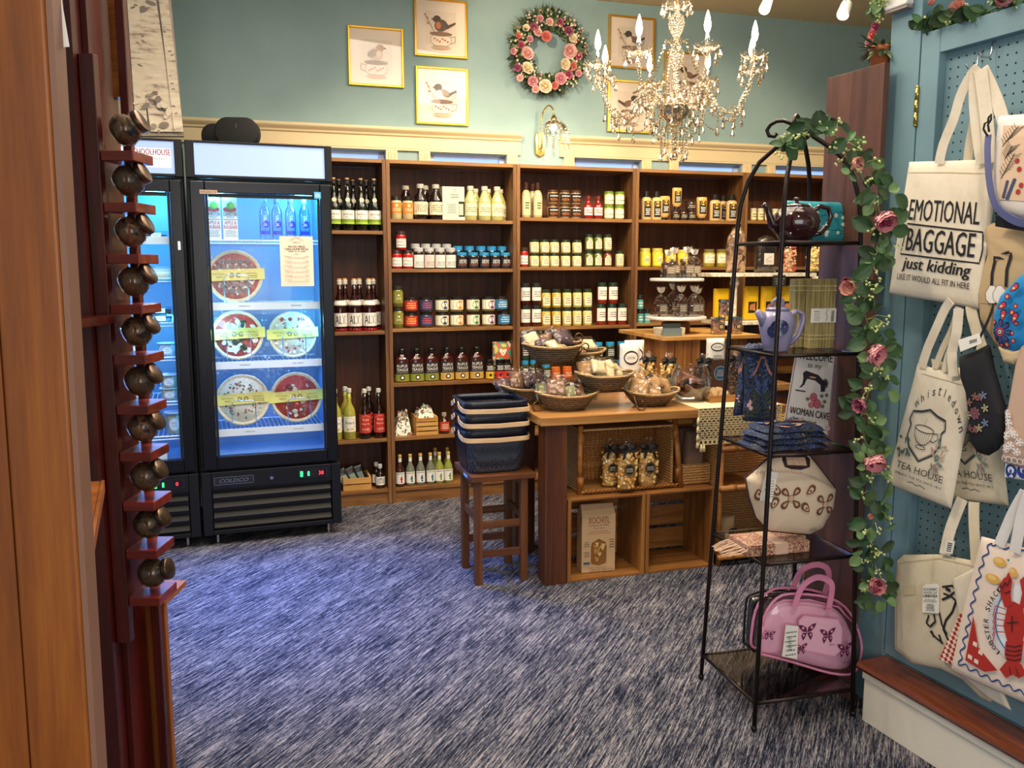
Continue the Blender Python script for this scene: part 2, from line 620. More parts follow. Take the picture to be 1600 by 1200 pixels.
class Art:
    """2-D shapes in layers; mapped onto a surface as thin geometry"""
    def __init__(s, step=0.00025):
        s.items = []
        s.l = 0
        s.step = step
    def _a(s, v, f, m, bump=True):
        s.items.append((v, f, m, s.l))
        s.l += 1
        return s
    def rect(s, x0, y0, x1, y1, m, nx=1, ny=1):
        g = g_grid(lambda u, w: (x0 + (x1 - x0) * u, y0 + (y1 - y0) * w, 0), nx, ny)
        return s._a([(p[0], p[1]) for p in g[0]], g[1], m)
    def poly(s, pts, m):
        n = len(pts)
        c = (sum(p[0] for p in pts) / n, sum(p[1] for p in pts) / n)
        cr = [(pts[i][0] - c[0]) * (pts[(i + 1) % n][1] - c[1]) - (pts[(i + 1) % n][0] - c[0]) * (pts[i][1] - c[1]) for i in range(n)]
        if n < 4 or not (all(x > 0 for x in cr) or all(x < 0 for x in cr)):
            return s._a(list(pts), [tuple(range(n))], m)
        P = []
        for i in range(n):
            for k in range(3):
                P.append((pts[i][0] + (pts[(i + 1) % n][0] - pts[i][0]) * k / 3, pts[i][1] + (pts[(i + 1) % n][1] - pts[i][1]) * k / 3))
        N = len(P)
        v = []
        for q in (1, .7, .35):
            v += [(c[0] + (p[0] - c[0]) * q, c[1] + (p[1] - c[1]) * q) for p in P]
        v.append(c)
        f = [(j * N + i, j * N + (i + 1) % N, (j + 1) * N + (i + 1) % N, (j + 1) * N + i) for j in (0, 1) for i in range(N)] + [(2 * N + i, 2 * N + (i + 1) % N, 3 * N) for i in range(N)]
        return s._a(v, f, m)
    def ell(s, cx, cy, rx, ry, m, n=20, a0=0, rot=0):
        c, q = math.cos(R_(rot)), math.sin(R_(rot))
        pts = []
        for i in range(n):
            a = 2 * math.pi * i / n
            x, y = rx * math.cos(a), ry * math.sin(a)
            pts.append((cx + x * c - y * q, cy + x * q + y * c))
        return s._a(pts + [(cx, cy)], [(i, (i + 1) % n, n) for i in range(n)], m)
    def stroke(s, pts, w, m, closed=False):
        P = [Vector((p[0], p[1])) for p in pts]
        if len(P) < 16 and not isinstance(w, (list, tuple)):
            Q = []
            for i in range(len(P) if closed else len(P) - 1):
                Q += [P[i].lerp(P[(i + 1) % len(P)], k / 5) for k in range(5)]
            P = Q if closed else Q + [P[-1]]
        n = len(P)
        v, f = [], []
        for i in range(n):
            t = (P[(i + 1) % n] - P[i - 1]) if closed else (P[min(i + 1, n - 1)] - P[max(i - 1, 0)])
            if t.length < 1e-9:
                t = Vector((1, 0))
            t.normalize()
            nn = Vector((-t.y, t.x))
            wi = w[i] if isinstance(w, (list, tuple)) else w
            v += [tuple(P[i] - nn * wi * .5), tuple(P[i] + nn * wi * .5)]
        for i in range(n if closed else n - 1):
            k = (i + 1) % n
            f.append((2 * i, 2 * k, 2 * k + 1, 2 * i + 1))
        return s._a(v, f, m)
    def ring(s, cx, cy, rx, ry, w, m, n=24):
        return s.stroke([(cx + rx * math.cos(2 * math.pi * i / n), cy + ry * math.sin(2 * math.pi * i / n)) for i in range(n)], w, m, True)
    def text(s, t, cx, cy, h, m, w=None, rot=0, shear=0.0, bold=0.0, ls=None):
        """centred at cx, cy; cap height h; optional total width w"""
        v, f, x0, y0, tw, th = text2d(t)
        sy = h / th
        sx = (w / tw) if w else sy
        c, q = math.cos(R_(rot)), math.sin(R_(rot))
        out = []
        for x, y in v:
            a = (x - x0 - tw / 2) * sx
            b = (y - y0 - th / 2) * sy
            a += b * shear
            out.append((cx + a * c - b * q, cy + a * q + b * c))
        s._a(out, f, m)
        if bold:
            s.l -= 1
            s._a([(x + bold * c, y + bold * q) for x, y in out], f, m)
        return s
    def arctext(s, t, cx, cy, r, h, m, a0, a1, cw=True, wf=0.8):
        n = len(t)
        for i, ch in enumerate(t):
            if ch == ' ':
                continue
            a = a0 + (a1 - a0) * (i + .5) / n
            x, y = cx + r * math.cos(R_(a)), cy + r * math.sin(R_(a))
            lo = ch in 'acemnorsuvwxz'
            hh = h * .7 if lo else h
            x, y = x - (h - hh) / 2 * math.cos(R_(a)), y - (h - hh) / 2 * math.sin(R_(a))
            s.text(ch, x, y, hh, m, w=h * (0.14 if ch in 'iIl' else 1.05 if ch in 'WMmw' else wf), rot=a - 90 if cw else a + 90)
            s.l -= 1
        s.l += 1
        return s
    def lines(s, x0, x1, y0, y1, n, m, seed=1, h=0.5):
        """rows of print too small to read"""
        rr = random.Random(seed)
        dy = (y1 - y0) / n
        v, f = [], []
        for i in range(n):
            y = y0 + dy * (i + .5)
            x = x0 + rr.random() * 0.15 * (x1 - x0)
            while x < x1 - (x1 - x0) * 0.1:
                L = (x1 - x0) * (0.08 + 0.16 * rr.random())
                xe = min(x + L, x1)
                k = len(v)
                v += [(x, y - dy * h / 2), (xe, y - dy * h / 2), (xe, y + dy * h / 2), (x, y + dy * h / 2)]
                f.append((k, k + 1, k + 2, k + 3))
                x = xe + (x1 - x0) * 0.04
        return s._a(v, f, m)
    def into(s, mb, fn):
        for v, f, m, l in s.items:
            mb.add(([tuple(fn(p[0], p[1], l * s.step)) for p in v], f), m)
        return mb
    def mb(s, fn):
        return s.into(MB(), fn)

def flatmap(y0=0.0, x0=0.0, z0=0.0):
    """art x,y onto a plane facing -y"""
    return lambda x, y, l: (x + x0, y0 - 0.0005 - l, y + z0)

def cylmap(r, z0=0.0, cx=0.0, cy=0.0, sy=1.0):
    return lambda x, y, l: (cx + (r + 0.0004 + l) * math.sin(x / r), cy - (r + 0.0004 + l) * math.cos(x / r) * sy, z0 + y)

class Pillow:
    """soft shape: a star-convex outline in x,z with a bulging front and back"""
    def __init__(s, pts, t, n=56, p=4.0, c=None, wav=0.0, seed=0):
        s.cx = c[0] if c else sum(q[0] for q in pts) / len(pts)
        s.cz = c[1] if c else sum(q[1] for q in pts) / len(pts)
        s.t, s.p, s.n, s.wav, s.seed = t, p, n, wav, seed
        s.R = []
        m = len(pts)
        for i in range(n):
            a = 2 * math.pi * i / n
            d = (math.cos(a), math.sin(a))
            best = 0.001
            for k in range(m):
                x1, z1 = pts[k][0] - s.cx, pts[k][1] - s.cz
                x2, z2 = pts[(k + 1) % m][0] - s.cx, pts[(k + 1) % m][1] - s.cz
                ex, ez = x2 - x1, z2 - z1
                den = d[0] * ez - d[1] * ex
                if abs(den) < 1e-12:
                    continue
                tt = (x1 * ez - z1 * ex) / den
                uu = (x1 * d[1] - z1 * d[0]) / den
                if -1e-9 <= uu <= 1 + 1e-9 and tt > best:
                    best = tt
            s.R.append(best)
        s.pts = pts
    def rad(s, a):
        k = (a / (2 * math.pi)) % 1.0 * s.n
        i = int(k) % s.n
        f = k - int(k)
        return s.R[i] * (1 - f) + s.R[(i + 1) % s.n] * f
    def y(s, x, z):
        dx, dz = x - s.cx, z - s.cz
        r = math.hypot(dx, dz)
        q = min(1.0, r / max(1e-6, s.rad(math.atan2(dz, dx))))
        b = s.t * math.sqrt(max(0.0, 1 - q ** s.p))
        if s.wav:
            b += s.wav * math.sin(x * 38 + s.seed) * math.sin(z * 17 + s.seed * 2) * (1 - q)
        return b
    def geo(s, rings=(0, .3, .55, .75, .88, .96, 1.0)):
        v, f = [], []
        n = s.n
        # extra angles exactly on the outline corners
        ang = sorted(set([2 * math.pi * i / n for i in range(n)] + [math.atan2(q[1] - s.cz, q[0] - s.cx) % (2 * math.pi) for q in s.pts]))
        N = len(ang)
        RR = []
        m = len(s.pts)
        for a in ang:
            d = (math.cos(a), math.sin(a))
            best = 0.001
            for k in range(m):
                x1, z1 = s.pts[k][0] - s.cx, s.pts[k][1] - s.cz
                x2, z2 = s.pts[(k + 1) % m][0] - s.cx, s.pts[(k + 1) % m][1] - s.cz
                ex, ez = x2 - x1, z2 - z1
                den = d[0] * ez - d[1] * ex
                if abs(den) < 1e-12:
                    continue
                tt = (x1 * ez - z1 * ex) / den
                uu = (x1 * d[1] - z1 * d[0]) / den
                if -1e-6 <= uu <= 1 + 1e-6 and tt > best:
                    best = tt
            RR.append(best)
        def yy(q, x, z):
            b = s.t * math.sqrt(max(0.0, 1 - q ** s.p))
            if s.wav:
                b += s.wav * math.sin(x * 38 + s.seed) * math.sin(z * 17 + s.seed * 2) * (1 - q)
            return b
        for sg in (-1, 1):
            base = len(v)
            v.append((s.cx, sg * yy(0, s.cx, s.cz), s.cz))
            for q in rings[1:]:
                for a, r in zip(ang, RR):
                    x, z = s.cx + r * q * math.cos(a), s.cz + r * q * math.sin(a)
                    v.append((x, sg * yy(q, x, z) + sg * 0.0004, z))
            for i in range(N):
                k = (i + 1) % N
                f.append((base, base + 1 + i, base + 1 + k) if sg < 0 else (base, base + 1 + k, base + 1 + i))
                for j in range(len(rings) - 2):
                    a0, b0 = base + 1 + j * N + i, base + 1 + j * N + k
                    a1, b1 = a0 + N, b0 + N
                    f.append((a0, a1, b1, b0) if sg < 0 else (a0, b0, b1, a1))
        e0 = 1 + (len(rings) - 2) * N
        e1 = (1 + (len(rings) - 1) * N) + e0
        for i in range(N):
            k = (i + 1) % N
            f.append((e0 + i, e1 + i, e1 + k, e0 + k))
        return v, f
    def map(s, y0=0.0):
        return lambda x, z, l: (x, y0 - s.y(x, z) - 0.0018 - l, z)

def quadmap(tl, tr, bl, br):
    """unit square (0..1) -> quad in x,z"""
    def q(u, v):
        x = (bl[0] * (1 - u) + br[0] * u) * (1 - v) + (tl[0] * (1 - u) + tr[0] * u) * v
        z = (bl[1] * (1 - u) + br[1] * u) * (1 - v) + (tl[1] * (1 - u) + tr[1] * u) * v
        return x, z
    return q

ORD = ['leftmost', 'second from left', 'third from left', 'fourth from left', 'fifth from left', 'sixth from left', 'seventh from left', 'eighth from left']

def ordw(i, n):
    if n == 1:
        return ''
    if n == 2:
        return ('left one', 'right one')[i]
    if i == n - 1:
        return 'rightmost'
    if n == 3 and i == 1:
        return 'middle one'
    return ORD[i]
# ================================================================== THE SETTING
B = Frame(0.0, 5.58, 17.5)          # bookcase front line
Rw = Frame(1.152, 2.696, -68)       # blue pegboard unit: x towards the camera, y into the wall
WALLM = blotch('sage_teal_wall_paint', ['#8ca9ab', '#93afb0', '#98b3b3'], 3.0, 0.75, bump=0.03)
CEILM = C('#d6c19a', 0.9, var=0.03, scale=2)
TRIM = C('#e6d2a6', 0.5, var=0.03, scale=3)
BLUE = blotch('dusty_blue_paint', ['#6d8d98', '#73939e', '#7899a2'], 4.0, 0.5, bump=0.03)
# carpet: streaky navy and grey loop pile
def carpet():
    m, nt, b = new_mat('streaked_loop_carpet')
    ang = -R_(66.0)
    mp = mapping(nt, (1, 1, 1), (0, 0, ang))
    st = nd(nt, 'ShaderNodeMapping')
    st.inputs['Scale'].default_value = (7, 130, 1)
    nt.links.new(mp.outputs[0], st.inputs['Vector'])
    n1 = nd(nt, 'ShaderNodeTexNoise', i_Scale=1.0, i_Detail=3.0, i_Roughness=0.7, i_Distortion=0.15)
    nt.links.new(st.outputs[0], n1.inputs['Vector'])
    st2 = nd(nt, 'ShaderNodeMapping')
    st2.inputs['Scale'].default_value = (34, 300, 1)
    nt.links.new(mp.outputs[0], st2.inputs['Vector'])
    n2 = nd(nt, 'ShaderNodeTexNoise', i_Scale=1.0, i_Detail=2.0, i_Roughness=0.7)
    nt.links.new(st2.outputs[0], n2.inputs['Vector'])
    st3 = nd(nt, 'ShaderNodeMapping')
    st3.inputs['Scale'].default_value = (3, 9, 1)
    nt.links.new(mp.outputs[0], st3.inputs['Vector'])
    n3 = nd(nt, 'ShaderNodeTexNoise', i_Scale=1.0, i_Detail=3.0)
    nt.links.new(st3.outputs[0], n3.inputs['Vector'])
    n4 = nd(nt, 'ShaderNodeTexNoise', i_Scale=330.0, i_Detail=2.0)
    nt.links.new(mp.outputs[0], n4.inputs['Vector'])
    def ma(op, a, bb, c=None):
        q = nd(nt, 'ShaderNodeMath', operation=op)
        for i, s in enumerate((a, bb, c)):
            if s is None:
                continue
            if isinstance(s, (int, float)):
                q.inputs[i].default_value = s
            else:
                nt.links.new(s, q.inputs[i])
        return q.outputs[0]
    a = ma('MULTIPLY_ADD', n1.outputs['Fac'], 0.50, 0.0)
    a = ma('MULTIPLY_ADD', n2.outputs['Fac'], 0.34, a)
    a = ma('MULTIPLY_ADD', n3.outputs['Fac'], 0.12, a)
    a = ma('MULTIPLY_ADD', n4.outputs['Fac'], 0.30, a)
    r = ramp(nt, [(0.54, '#0d101c'), (0.59, '#1e2232'), (0.64, '#4c4c58'), (0.73, '#9b9492')])
    nt.links.new(a, r.inputs[0])
    nt.links.new(r.outputs[0], b.inputs['Base Color'])
    b.inputs['Roughness'].default_value = 0.95
    b.inputs['Specular IOR Level'].default_value = 0.1
    bp = nd(nt, 'ShaderNodeBump', i_Strength=0.7, i_Distance=0.003)
    nt.links.new(a, bp.inputs['Height'])
    nt.links.new(bp.outputs[0], b.inputs['Normal'])
    return m
mb = MB(carpet())
mb.add(g_prismz([(-3.9, -2.8), (6.4, -2.8), (6.4, 8.0), (-3.9, 8.0)], -0.05, 0.0))
struct('floor', mb)
mb = MB(CEILM)
mb.add(g_prismz([(-4.6, -2.8), (7.0, -2.8), (7.0, 8.0), (-4.6, 8.0)], CEIL_Z, CEIL_Z + 0.08))
struct('ceiling', mb)
# back wall with window openings (the bookcases hide all but their heads)
def bx(px, z, y, fr=B):
    py = 300.0
    for _ in range(6):
        x, zz = fr.hit(px, py, y)
        x2, z2 = fr.hit(px, py + 1, y)
        py += (z - zz) / (z2 - zz)
    return fr.hit(px, py, y)[0]
YW = 0.30
wins = [(bx(430, 2.18, YW), bx(602, 2.18, YW)), (bx(672, 2.18, YW), bx(791, 2.18, YW)), (bx(896.5, 2.18, YW), bx(1001, 2.18, YW)),
        (bx(1059, 2.18, YW), bx(1158, 2.18, YW)), (bx(1210, 2.18, YW), bx(1310, 2.18, YW))]
mb = MB(WALLM)
WZ0, WZ1 = 1.0, 2.215
xs = [-3.75] + [v for w in wins for v in w] + [4.3]
for i in range(0, len(xs), 2):
    mb.box(xs[i], YW, 0, xs[i + 1], YW + .12, CEIL_Z)
for a, b_ in wins:
    mb.box(a, YW, 0, b_, YW + .12, WZ0)
    mb.box(a, YW, WZ1, b_, YW + .12, CEIL_Z)
struct('wall_back', mb, B)
mb = MB(WALLM); mb.box(-3.9, -8.5, 0, -3.75, YW + .1, CEIL_Z); struct('wall_left', mb, B)
mb = MB(WALLM); mb.box(4.3, -9.5, 0, 4.42, YW + .1, CEIL_Z); struct('wall_right', mb, B)
PANE = C('#8fb0f0', 0.3, emit=1.0, var=0.02)
FRAMEB = C('#c4cfe6', 0.4)
for i, (a, b_) in enumerate(wins):
    w = link('window_%d' % (i + 1), MB(PANE).box(a + .03, YW + .07, WZ0 + .03, b_ - .03, YW + .08, WZ1 - .018).mesh('pane'))
    w.matrix_world = B.M
    w['kind'] = 'structure'
    fm = MB(FRAMEB)
    fm.box(a, YW + .045, WZ1 - .018, b_, YW + .09, WZ1)
    fm.box(a, YW + .045, WZ0, b_, YW + .09, WZ0 + .04)
    fm.box(a, YW + .045, WZ0, a + .035, YW + .09, WZ1)
    fm.box(b_ - .035, YW + .045, WZ0, b_, YW + .09, WZ1)
    part('sash_frame', fm, w)
    cs = MB(TRIM)
    for s0, s1 in ((a - .075, a - .002), (b_ + .002, b_ + .075)):
        cs.box(s0, YW - .018, .9, s1, YW, 2.225)
        for k in range(3):
            c = s0 + (s1 - s0) * (k + .75) / 4.0 + .004
            cs.box(c, YW - .024, .9, c + .009, YW - .017, 2.21)
    part('fluted_casing', cs, w)
def crown(x0, x1, n):
    prof = [(YW, 2.222), (YW - .02, 2.222), (YW - .02, 2.232), (YW - .022, 2.235), (YW - .022, 2.305), (YW - .034, 2.312), (YW - .036, 2.322),
            (YW - .055, 2.338), (YW - .060, 2.345), (YW - .060, 2.360), (YW, 2.362)]
    v = [(x0, y, z) for y, z in prof] + [(x1, y, z) for y, z in prof]
    k = len(prof)
    f = [tuple(range(k)), tuple(range(2 * k - 1, k - 1, -1))] + [(i, i + k, (i + 1) % k + k, (i + 1) % k) for i in range(k)]
    struct('trim_%d' % n, MB(TRIM).add((v, f)), B)
crown(-3.75, bx(816, 2.35, YW - .05), 1)
crown(bx(878, 2.35, YW - .05), 4.3, 2)
struct('baseboard_back', MB(TRIM).box(-3.75, YW - .015, 0, 4.3, YW, .12), B)

# ------------------------------------------------------------------ bookcases
BAYX = [-1.645 + .8275 * i for i in range(7)]
SH = [[1.705, 1.096, .42, .095], [1.778, 1.476, 1.108, .765, .422, .095], [1.80, 1.487, 1.10, .745, .40, .095],
      [1.80, 1.487, 1.11, .745, .40, .095], [1.806, 1.487, 1.11, .745, .40, .095]]
BAYN = ['first bookcase', 'second bookcase', 'third bookcase', 'fourth bookcase', 'fifth bookcase']
BLAB = ['walnut bookcase of tall bottles, standing right beside the black fridges',
        'second walnut bookcase from the fridges, behind the stool and black baskets',
        'third walnut bookcase, its shelves of cream and red jars, behind the tiered baskets',
        'fourth walnut bookcase, behind the white two-tier stand',
        'fifth walnut bookcase, mostly hidden behind the arched iron rack']
for i in range(5):
    x0, x1 = BAYX[i] + .001, BAYX[i + 1] - .001
    t = thing('bookcase', BLAB[i], 'bookcase', B, (x0 + x1) / 2, 0, 0, 0, 'walnut bookcases along the back wall')
    hw = (x1 - x0) / 2
    for s in (-1, 1):
        part('side_panel', MB(W_BOOK).box(s * hw - (.022 if s > 0 else 0), 0, 0, s * hw + (.022 if s < 0 else 0), .285, 2.13), t, bev=.001)
    part('top_panel', MB(W_BOOKX).box(-hw + .0225, 0, 2.108, hw - .0225, .285, 2.13), t, bev=.001)
    part('back_panel', MB(W_BACK).box(-hw + .0225, .272, .02, hw - .0225, .284, 2.107), t)
    part('kick_board', MB(W_BOOKX).box(-hw + .0225, .012, 0, hw - .0225, .03, .072), t)
    for z in SH[i]:
        part('shelf', MB(W_BOOKX).box(-hw + .0228, .004, z - .021, hw - .0228, .271, z), t, bev=.001)

# ------------------------------------------------------------------ shelf goods
PROF = {
    'jar': ([(.86, 0), (1, .035), (1, .72), (.94, .785), (.84, .82), (.84, .85)], .80, 1.0, .90),
    'tonic': ([(.9, 0), (1, .02), (1, .50), (.85, .58), (.45, .72), (.36, .80), (.36, .94)], .92, 1.0, .42),
    'jug': ([(.9, 0), (1, .03), (1, .52), (.92, .60), (.52, .78), (.42, .84), (.42, .9)], .88, 1.0, .5),
    'cider': ([(.9, 0), (1, .02), (1, .42), (.86, .52), (.42, .70), (.33, .78), (.33, .93)], .91, 1.0, .40),
    'swing': ([(.9, 0), (1, .02), (1, .50), (.85, .60), (.42, .70), (.32, .76), (.32, .93)], .92, 1.0, .40),
    'flask': ([(.95, 0), (1, .02), (1, .62), (.85, .72), (.36, .79), (.34, .92)], .87, 1.0, .40),
    'squeeze': ([(.92, 0), (1, .05), (.96, .45), (1, .66), (.85, .76), (.5, .80)], .80, 1.0, .56),
    'squeezeinv': ([(.5, .10), (.7, .14), (.95, .26), (.96, .5), (1, .75), (1, .96), (.93, 1.0)], 0.0, .12, .56),
    'sauce': ([(.9, 0), (1, .03), (1, .55), (.75, .64), (.40, .76), (.38, .86)], .84, 1.0, .46),
    'dress': ([(.9, 0), (1, .03), (1, .66), (.75, .74), (.42, .80), (.42, .84)], .78, 1.0, .5),
    'pot': ([(.80, 0), (.95, .06), (1, .5), (.98, .80), (.9, .84)], .78, 1.0, .97),
    'cup': ([(.78, 0), (.80, .02), (1, .90), (1, .92)], .88, 1.0, 1.06),
}
KIND = {}

def kind(name, prof, body, cap, lab=None, sy=1.0, extra=None, objname='jar', capname='lid', rough=.12):
    KIND[name] = dict(prof=prof, body=body, cap=cap, lab=lab, sy=sy, extra=extra, obj=objname, capname=capname, cache={}, rough=rough)

def meshes(k, w, h):
    K = KIND[k]
    key = (round(w, 3), round(h, 3))
    if key in K['cache']:
        return K['cache'][key]
    pr, c0, c1, cr = PROF[K['prof']]
    r = w / 2
    bm = C(K['body'], K['rough'], coat=.5, var=.18, scale=45) if isinstance(K['body'], str) else K['body']
    cm = C(K['cap'], .3, coat=.2) if isinstance(K['cap'], str) else K['cap']
    out = []
    mb = MB(bm).add(g_lathe([(q * r, z * h) for q, z in pr], 16, sy=K['sy']), None, True)
    out.append(('body', mb.mesh('body'), None))
    c = MB(cm).add(g_lathe([(cr * r * .97, c0 * h), (cr * r, c0 * h + .002), (cr * r, c1 * h - .003), (cr * r * .9, c1 * h)], 14, sy=max(K['sy'], .8) if K['sy'] < 1 else 1), None, False)
    out.append((K['capname'], c.mesh(K['capname']), None))
    if K['lab']:
        z0, z1, half, fn = K['lab']
        W = 2 * r * half
        a = Art()
        fn(a, W, (z1 - z0) * h)
        out.append(('label', a.mb(cylmap(r, z0 * h, sy=K['sy'])).mesh('label'), None))
    if K['extra']:
        for nm, m in K['extra'](r, h):
            out.append((nm, m.mesh(nm), None))
    K['cache'][key] = out
    return out

def place(k, fr, x, y, z, w, h, label, group, rz=0, name=None, cat=None):
    K = KIND[k]
    nm = name or K['obj']
    t = thing(nm, label, cat or nm.split('_')[-1], fr, x, y, z, rz + random.uniform(-5, 5), group)
    for pn, me, _ in meshes(k, w, h):
        link(pn, me, t)
    return t

def bg(color, fn=None, nx=8):
    m = C(color, .6, var=.02) if isinstance(color, str) else color
    def f(a, W, H):
        a.rect(-W / 2, 0, W / 2, H, m, nx, 1)
        if fn:
            fn(a, W, H)
    return f

def ln(n=3, m=None, y0=.2, y1=.8, sd=1, xw=.34):
    return lambda a, W, H: a.lines(-W * xw, W * xw, H * y0, H * y1, n, m or GREY, sd)

def circ(col, sub='#f2ead2', cx=0.0):
    c = C(col, .6, var=.02)
    s_ = C(sub, .6, var=.02)
    def f(a, W, H):
        a.ell(W * cx, H * .5, H * .46, H * .46, c, 18)
        a.lines(W * cx - H * .26, W * cx + H * .26, H * .30, H * .50, 2, s_, 3, .3)
        a.ell(W * cx, H * .70, H * .09, H * .08, s_, 8)
    return f

def txt(s, m, y=.5, h=.3, w=None, bold=0.0):
    return lambda a, W, H: a.text(s, 0, H * y, H * h, m, w=(W * w if w else None), bold=bold)

def multi(*fs):
    def f(a, W, H):
        for g in fs:
            g(a, W, H)
    return f

def cage(r, h):
    m = MB(C('#b98a5c', .7))
    m.add(g_lathe([(r * .3, h * .95), (r * .36, h * .97), (r * .30, h * 1.03)], 8), None, True)
    wv = MB(CHROME)
    for k in range(4):
        a = math.pi / 4 + k * math.pi / 2
        wv.add(g_tube([(r * .42 * math.cos(a), r * .42 * math.sin(a), h * .86), (r * .40 * math.cos(a), r * .40 * math.sin(a), h * .97), (0, 0, h * 1.035)], .0015, 4))
    return [('cork', m), ('wire_cage', wv)]

def cidex(r, h):
    a = Art()
    a.ell(0, h * .60, r * .34, r * .34, CREAM, 14)
    d = a.mb(lambda x, y, l: (x, -r * .74 - l, y))
    return cage(r, h) + [('neck_medallion', d)]

def neckfoil(r, h):
    m = MB(C('#e9e4d8', .5))
    m.add(g_lathe([(r * 1.0, h * .505), (r * .92, h * .535), (r * .60, h * .62), (r * .50, h * .655)], 12), None, True)
    m2 = MB(C('#b01828', .2, coat=.5)).add(g_lathe([(r * 1.0, .001), (r * 1.012, .012), (r * 1.012, h * .055)], 14), None, True)
    return cage(r, h) + [('neck_foil', m), ('pink_base', m2)]

def bail(r, h):
    w = MB(CHROME)
    for s in (-1, 1):
        w.add(g_tube([(s * r * .36, 0, h * .80), (s * r * .5, -r * .3, h * .88), (s * r * .34, -r * .1, h * .98), (0, 0, h * 1.0)], .0022, 5))
    return [('wire_bail', w)]

def gold_neck(r, h):
    a = Art()
    a.rect(-r * .36 * 1.3, 0, r * .36 * 1.3, h * .14, C('#e9e2d2', .6), 6)
    return [('neck_label', a.mb(cylmap(r * .375, h * .76)))]

BW = C('#17120f', .7, var=.02)
YEL = C('#e9c33a', .5, var=.03)
kind('cider_bottle', 'cider', '#0c120b', '#20150e', (.13, .40, 1.25, bg('#f0ece0', multi(lambda a, W, H: a.rect(-W / 2, 0, W / 2, H * .36, C('#7f9c2a', .5), 8), lambda a, W, H: a.rect(-W / 2, 0, W / 2, H * .16, C('#a7c23c', .5), 8), txt('hard & more', BW, .72, .14, .6), lambda a, W, H: a.poly([(-W * .3, H * .38), (-W * .1, H * .55), (W * .05, H * .4)], C('#4b5340', .6))))), extra=cidex, objname='cider_bottle', capname='cap')
kind('alt_bottle', 'cider', '#2a0a0a', '#cfc8b6', (.10, .36, 1.35, bg('#efe9dd', txt('ALT.', BW, .5, .62, .60, .0008))), extra=neckfoil, objname='wine_bottle', capname='cap')
kind('lime_swing', 'swing', '#a8a445', '#d8d6cc', (.16, .46, 1.2, bg('#f2efe4', multi(txt('Rivera', BW, .6, .2, .6), lambda a, W, H: a.ring(0, H * .55, W * .38, H * .36, .001, BW), lambda a, W, H: a.ell(W * .15, H * .18, W * .12, H * .07, YEL), lambda a, W, H: a.ell(-W * .15, H * .15, W * .1, H * .06, YEL)))), extra=bail, objname='swing_top_bottle', capname='stopper')
kind('red_swing', 'swing', '#1d0d08', '#d8d6cc', (.12, .50, 1.25, bg('#c02a22', multi(lambda a, W, H: a.stroke([(-W * .42, H * .06), (W * .42, H * .06), (W * .42, H * .8), (0, H * .95), (-W * .42, H * .8)], .0012, CREAM, True), txt('Rosé', CREAM, .72, .12, .4), txt('Noir Six', CREAM, .5, .1, .5), txt('CAVES', CREAM, .2, .12, .5)))), extra=bail, objname='swing_top_bottle', capname='stopper')
kind('white_small', 'sauce', '#20150f', '#c9c9c9', (.15, .50, 1.2, bg('#eeeae0', multi(ln(3), lambda a, W, H: a.ell(0, H * .8, W * .08, H * .09, GREY)))), objname='bottle', capname='cap')
kind('orange_jar', 'jar', '#cdbd8e', '#241c16', (.26, .72, 1.2, bg('#e38326', multi(ln(2, CREAM, .2, .5), lambda a, W, H: a.ell(0, H * .72, W * .1, H * .13, CREAM)))), objname='jar')
kind('dark_jug', 'jug', '#1c0d0c', '#b9b2a2', (.14, .50, 1.2, bg('#e9dcb6', multi(ln(4, C('#6b5a48', .7), .2, .8), lambda a, W, H: a.stroke([(-W * .4, H * .9), (-W * .3, H * .5), (-W * .4, H * .2)], .0015, GREY)))), objname='syrup_bottle', capname='cap')
kind('pale_jug', 'jug', '#b9b774', '#c9c2b0', (.14, .50, 1.2, bg('#e9dfb6', multi(ln(3, C('#6b6a48', .7), .25, .7), lambda a, W, H: a.stroke([(-W * .4, H * .9), (-W * .3, H * .5), (-W * .4, H * .2)], .0015, GREY)))), objname='syrup_bottle', capname='cap')
kind('red_jar', 'jar', '#b01c14', '#3b2a25', (.14, .60, 1.2, bg('#f0e8da', multi(txt('Filipis', C('#8c1c18', .6), .62, .26, .6), ln(1, GREY, .15, .35)))), objname='jar')
kind('silver_jar', 'jar', '#2b1411', '#b9b9b9', (.06, .66, 1.25, bg('#e6e0d6', multi(ln(3, GREY, .12, .5), lambda a, W, H: a.ring(0, H * .74, W * .10, H * .10, .001, GREY)))), objname='jar')
kind('pink_jar', 'jar', '#2b1411', '#b9b9b9', (.06, .66, 1.25, bg('#e4c9bf', multi(ln(3, GREY, .12, .5), lambda a, W, H: a.ring(0, H * .74, W * .10, H * .10, .001, GREY)))), objname='jar')
kind('blue_jar', 'jar', '#1a1113', '#2f8fc4', (.08, .66, 1.25, bg('#17151a', multi(ln(3, WHITE, .42, .85, 5), ln(1, C('#c05a52', .6), .2, .34)))), objname='jar')
kind('olive_jar', 'jar', '#6f6a2e', '#2a2a20', (.2, .72, 1.25, bg('#8e8a3a', circ('#6c6f22'))), objname='jar')
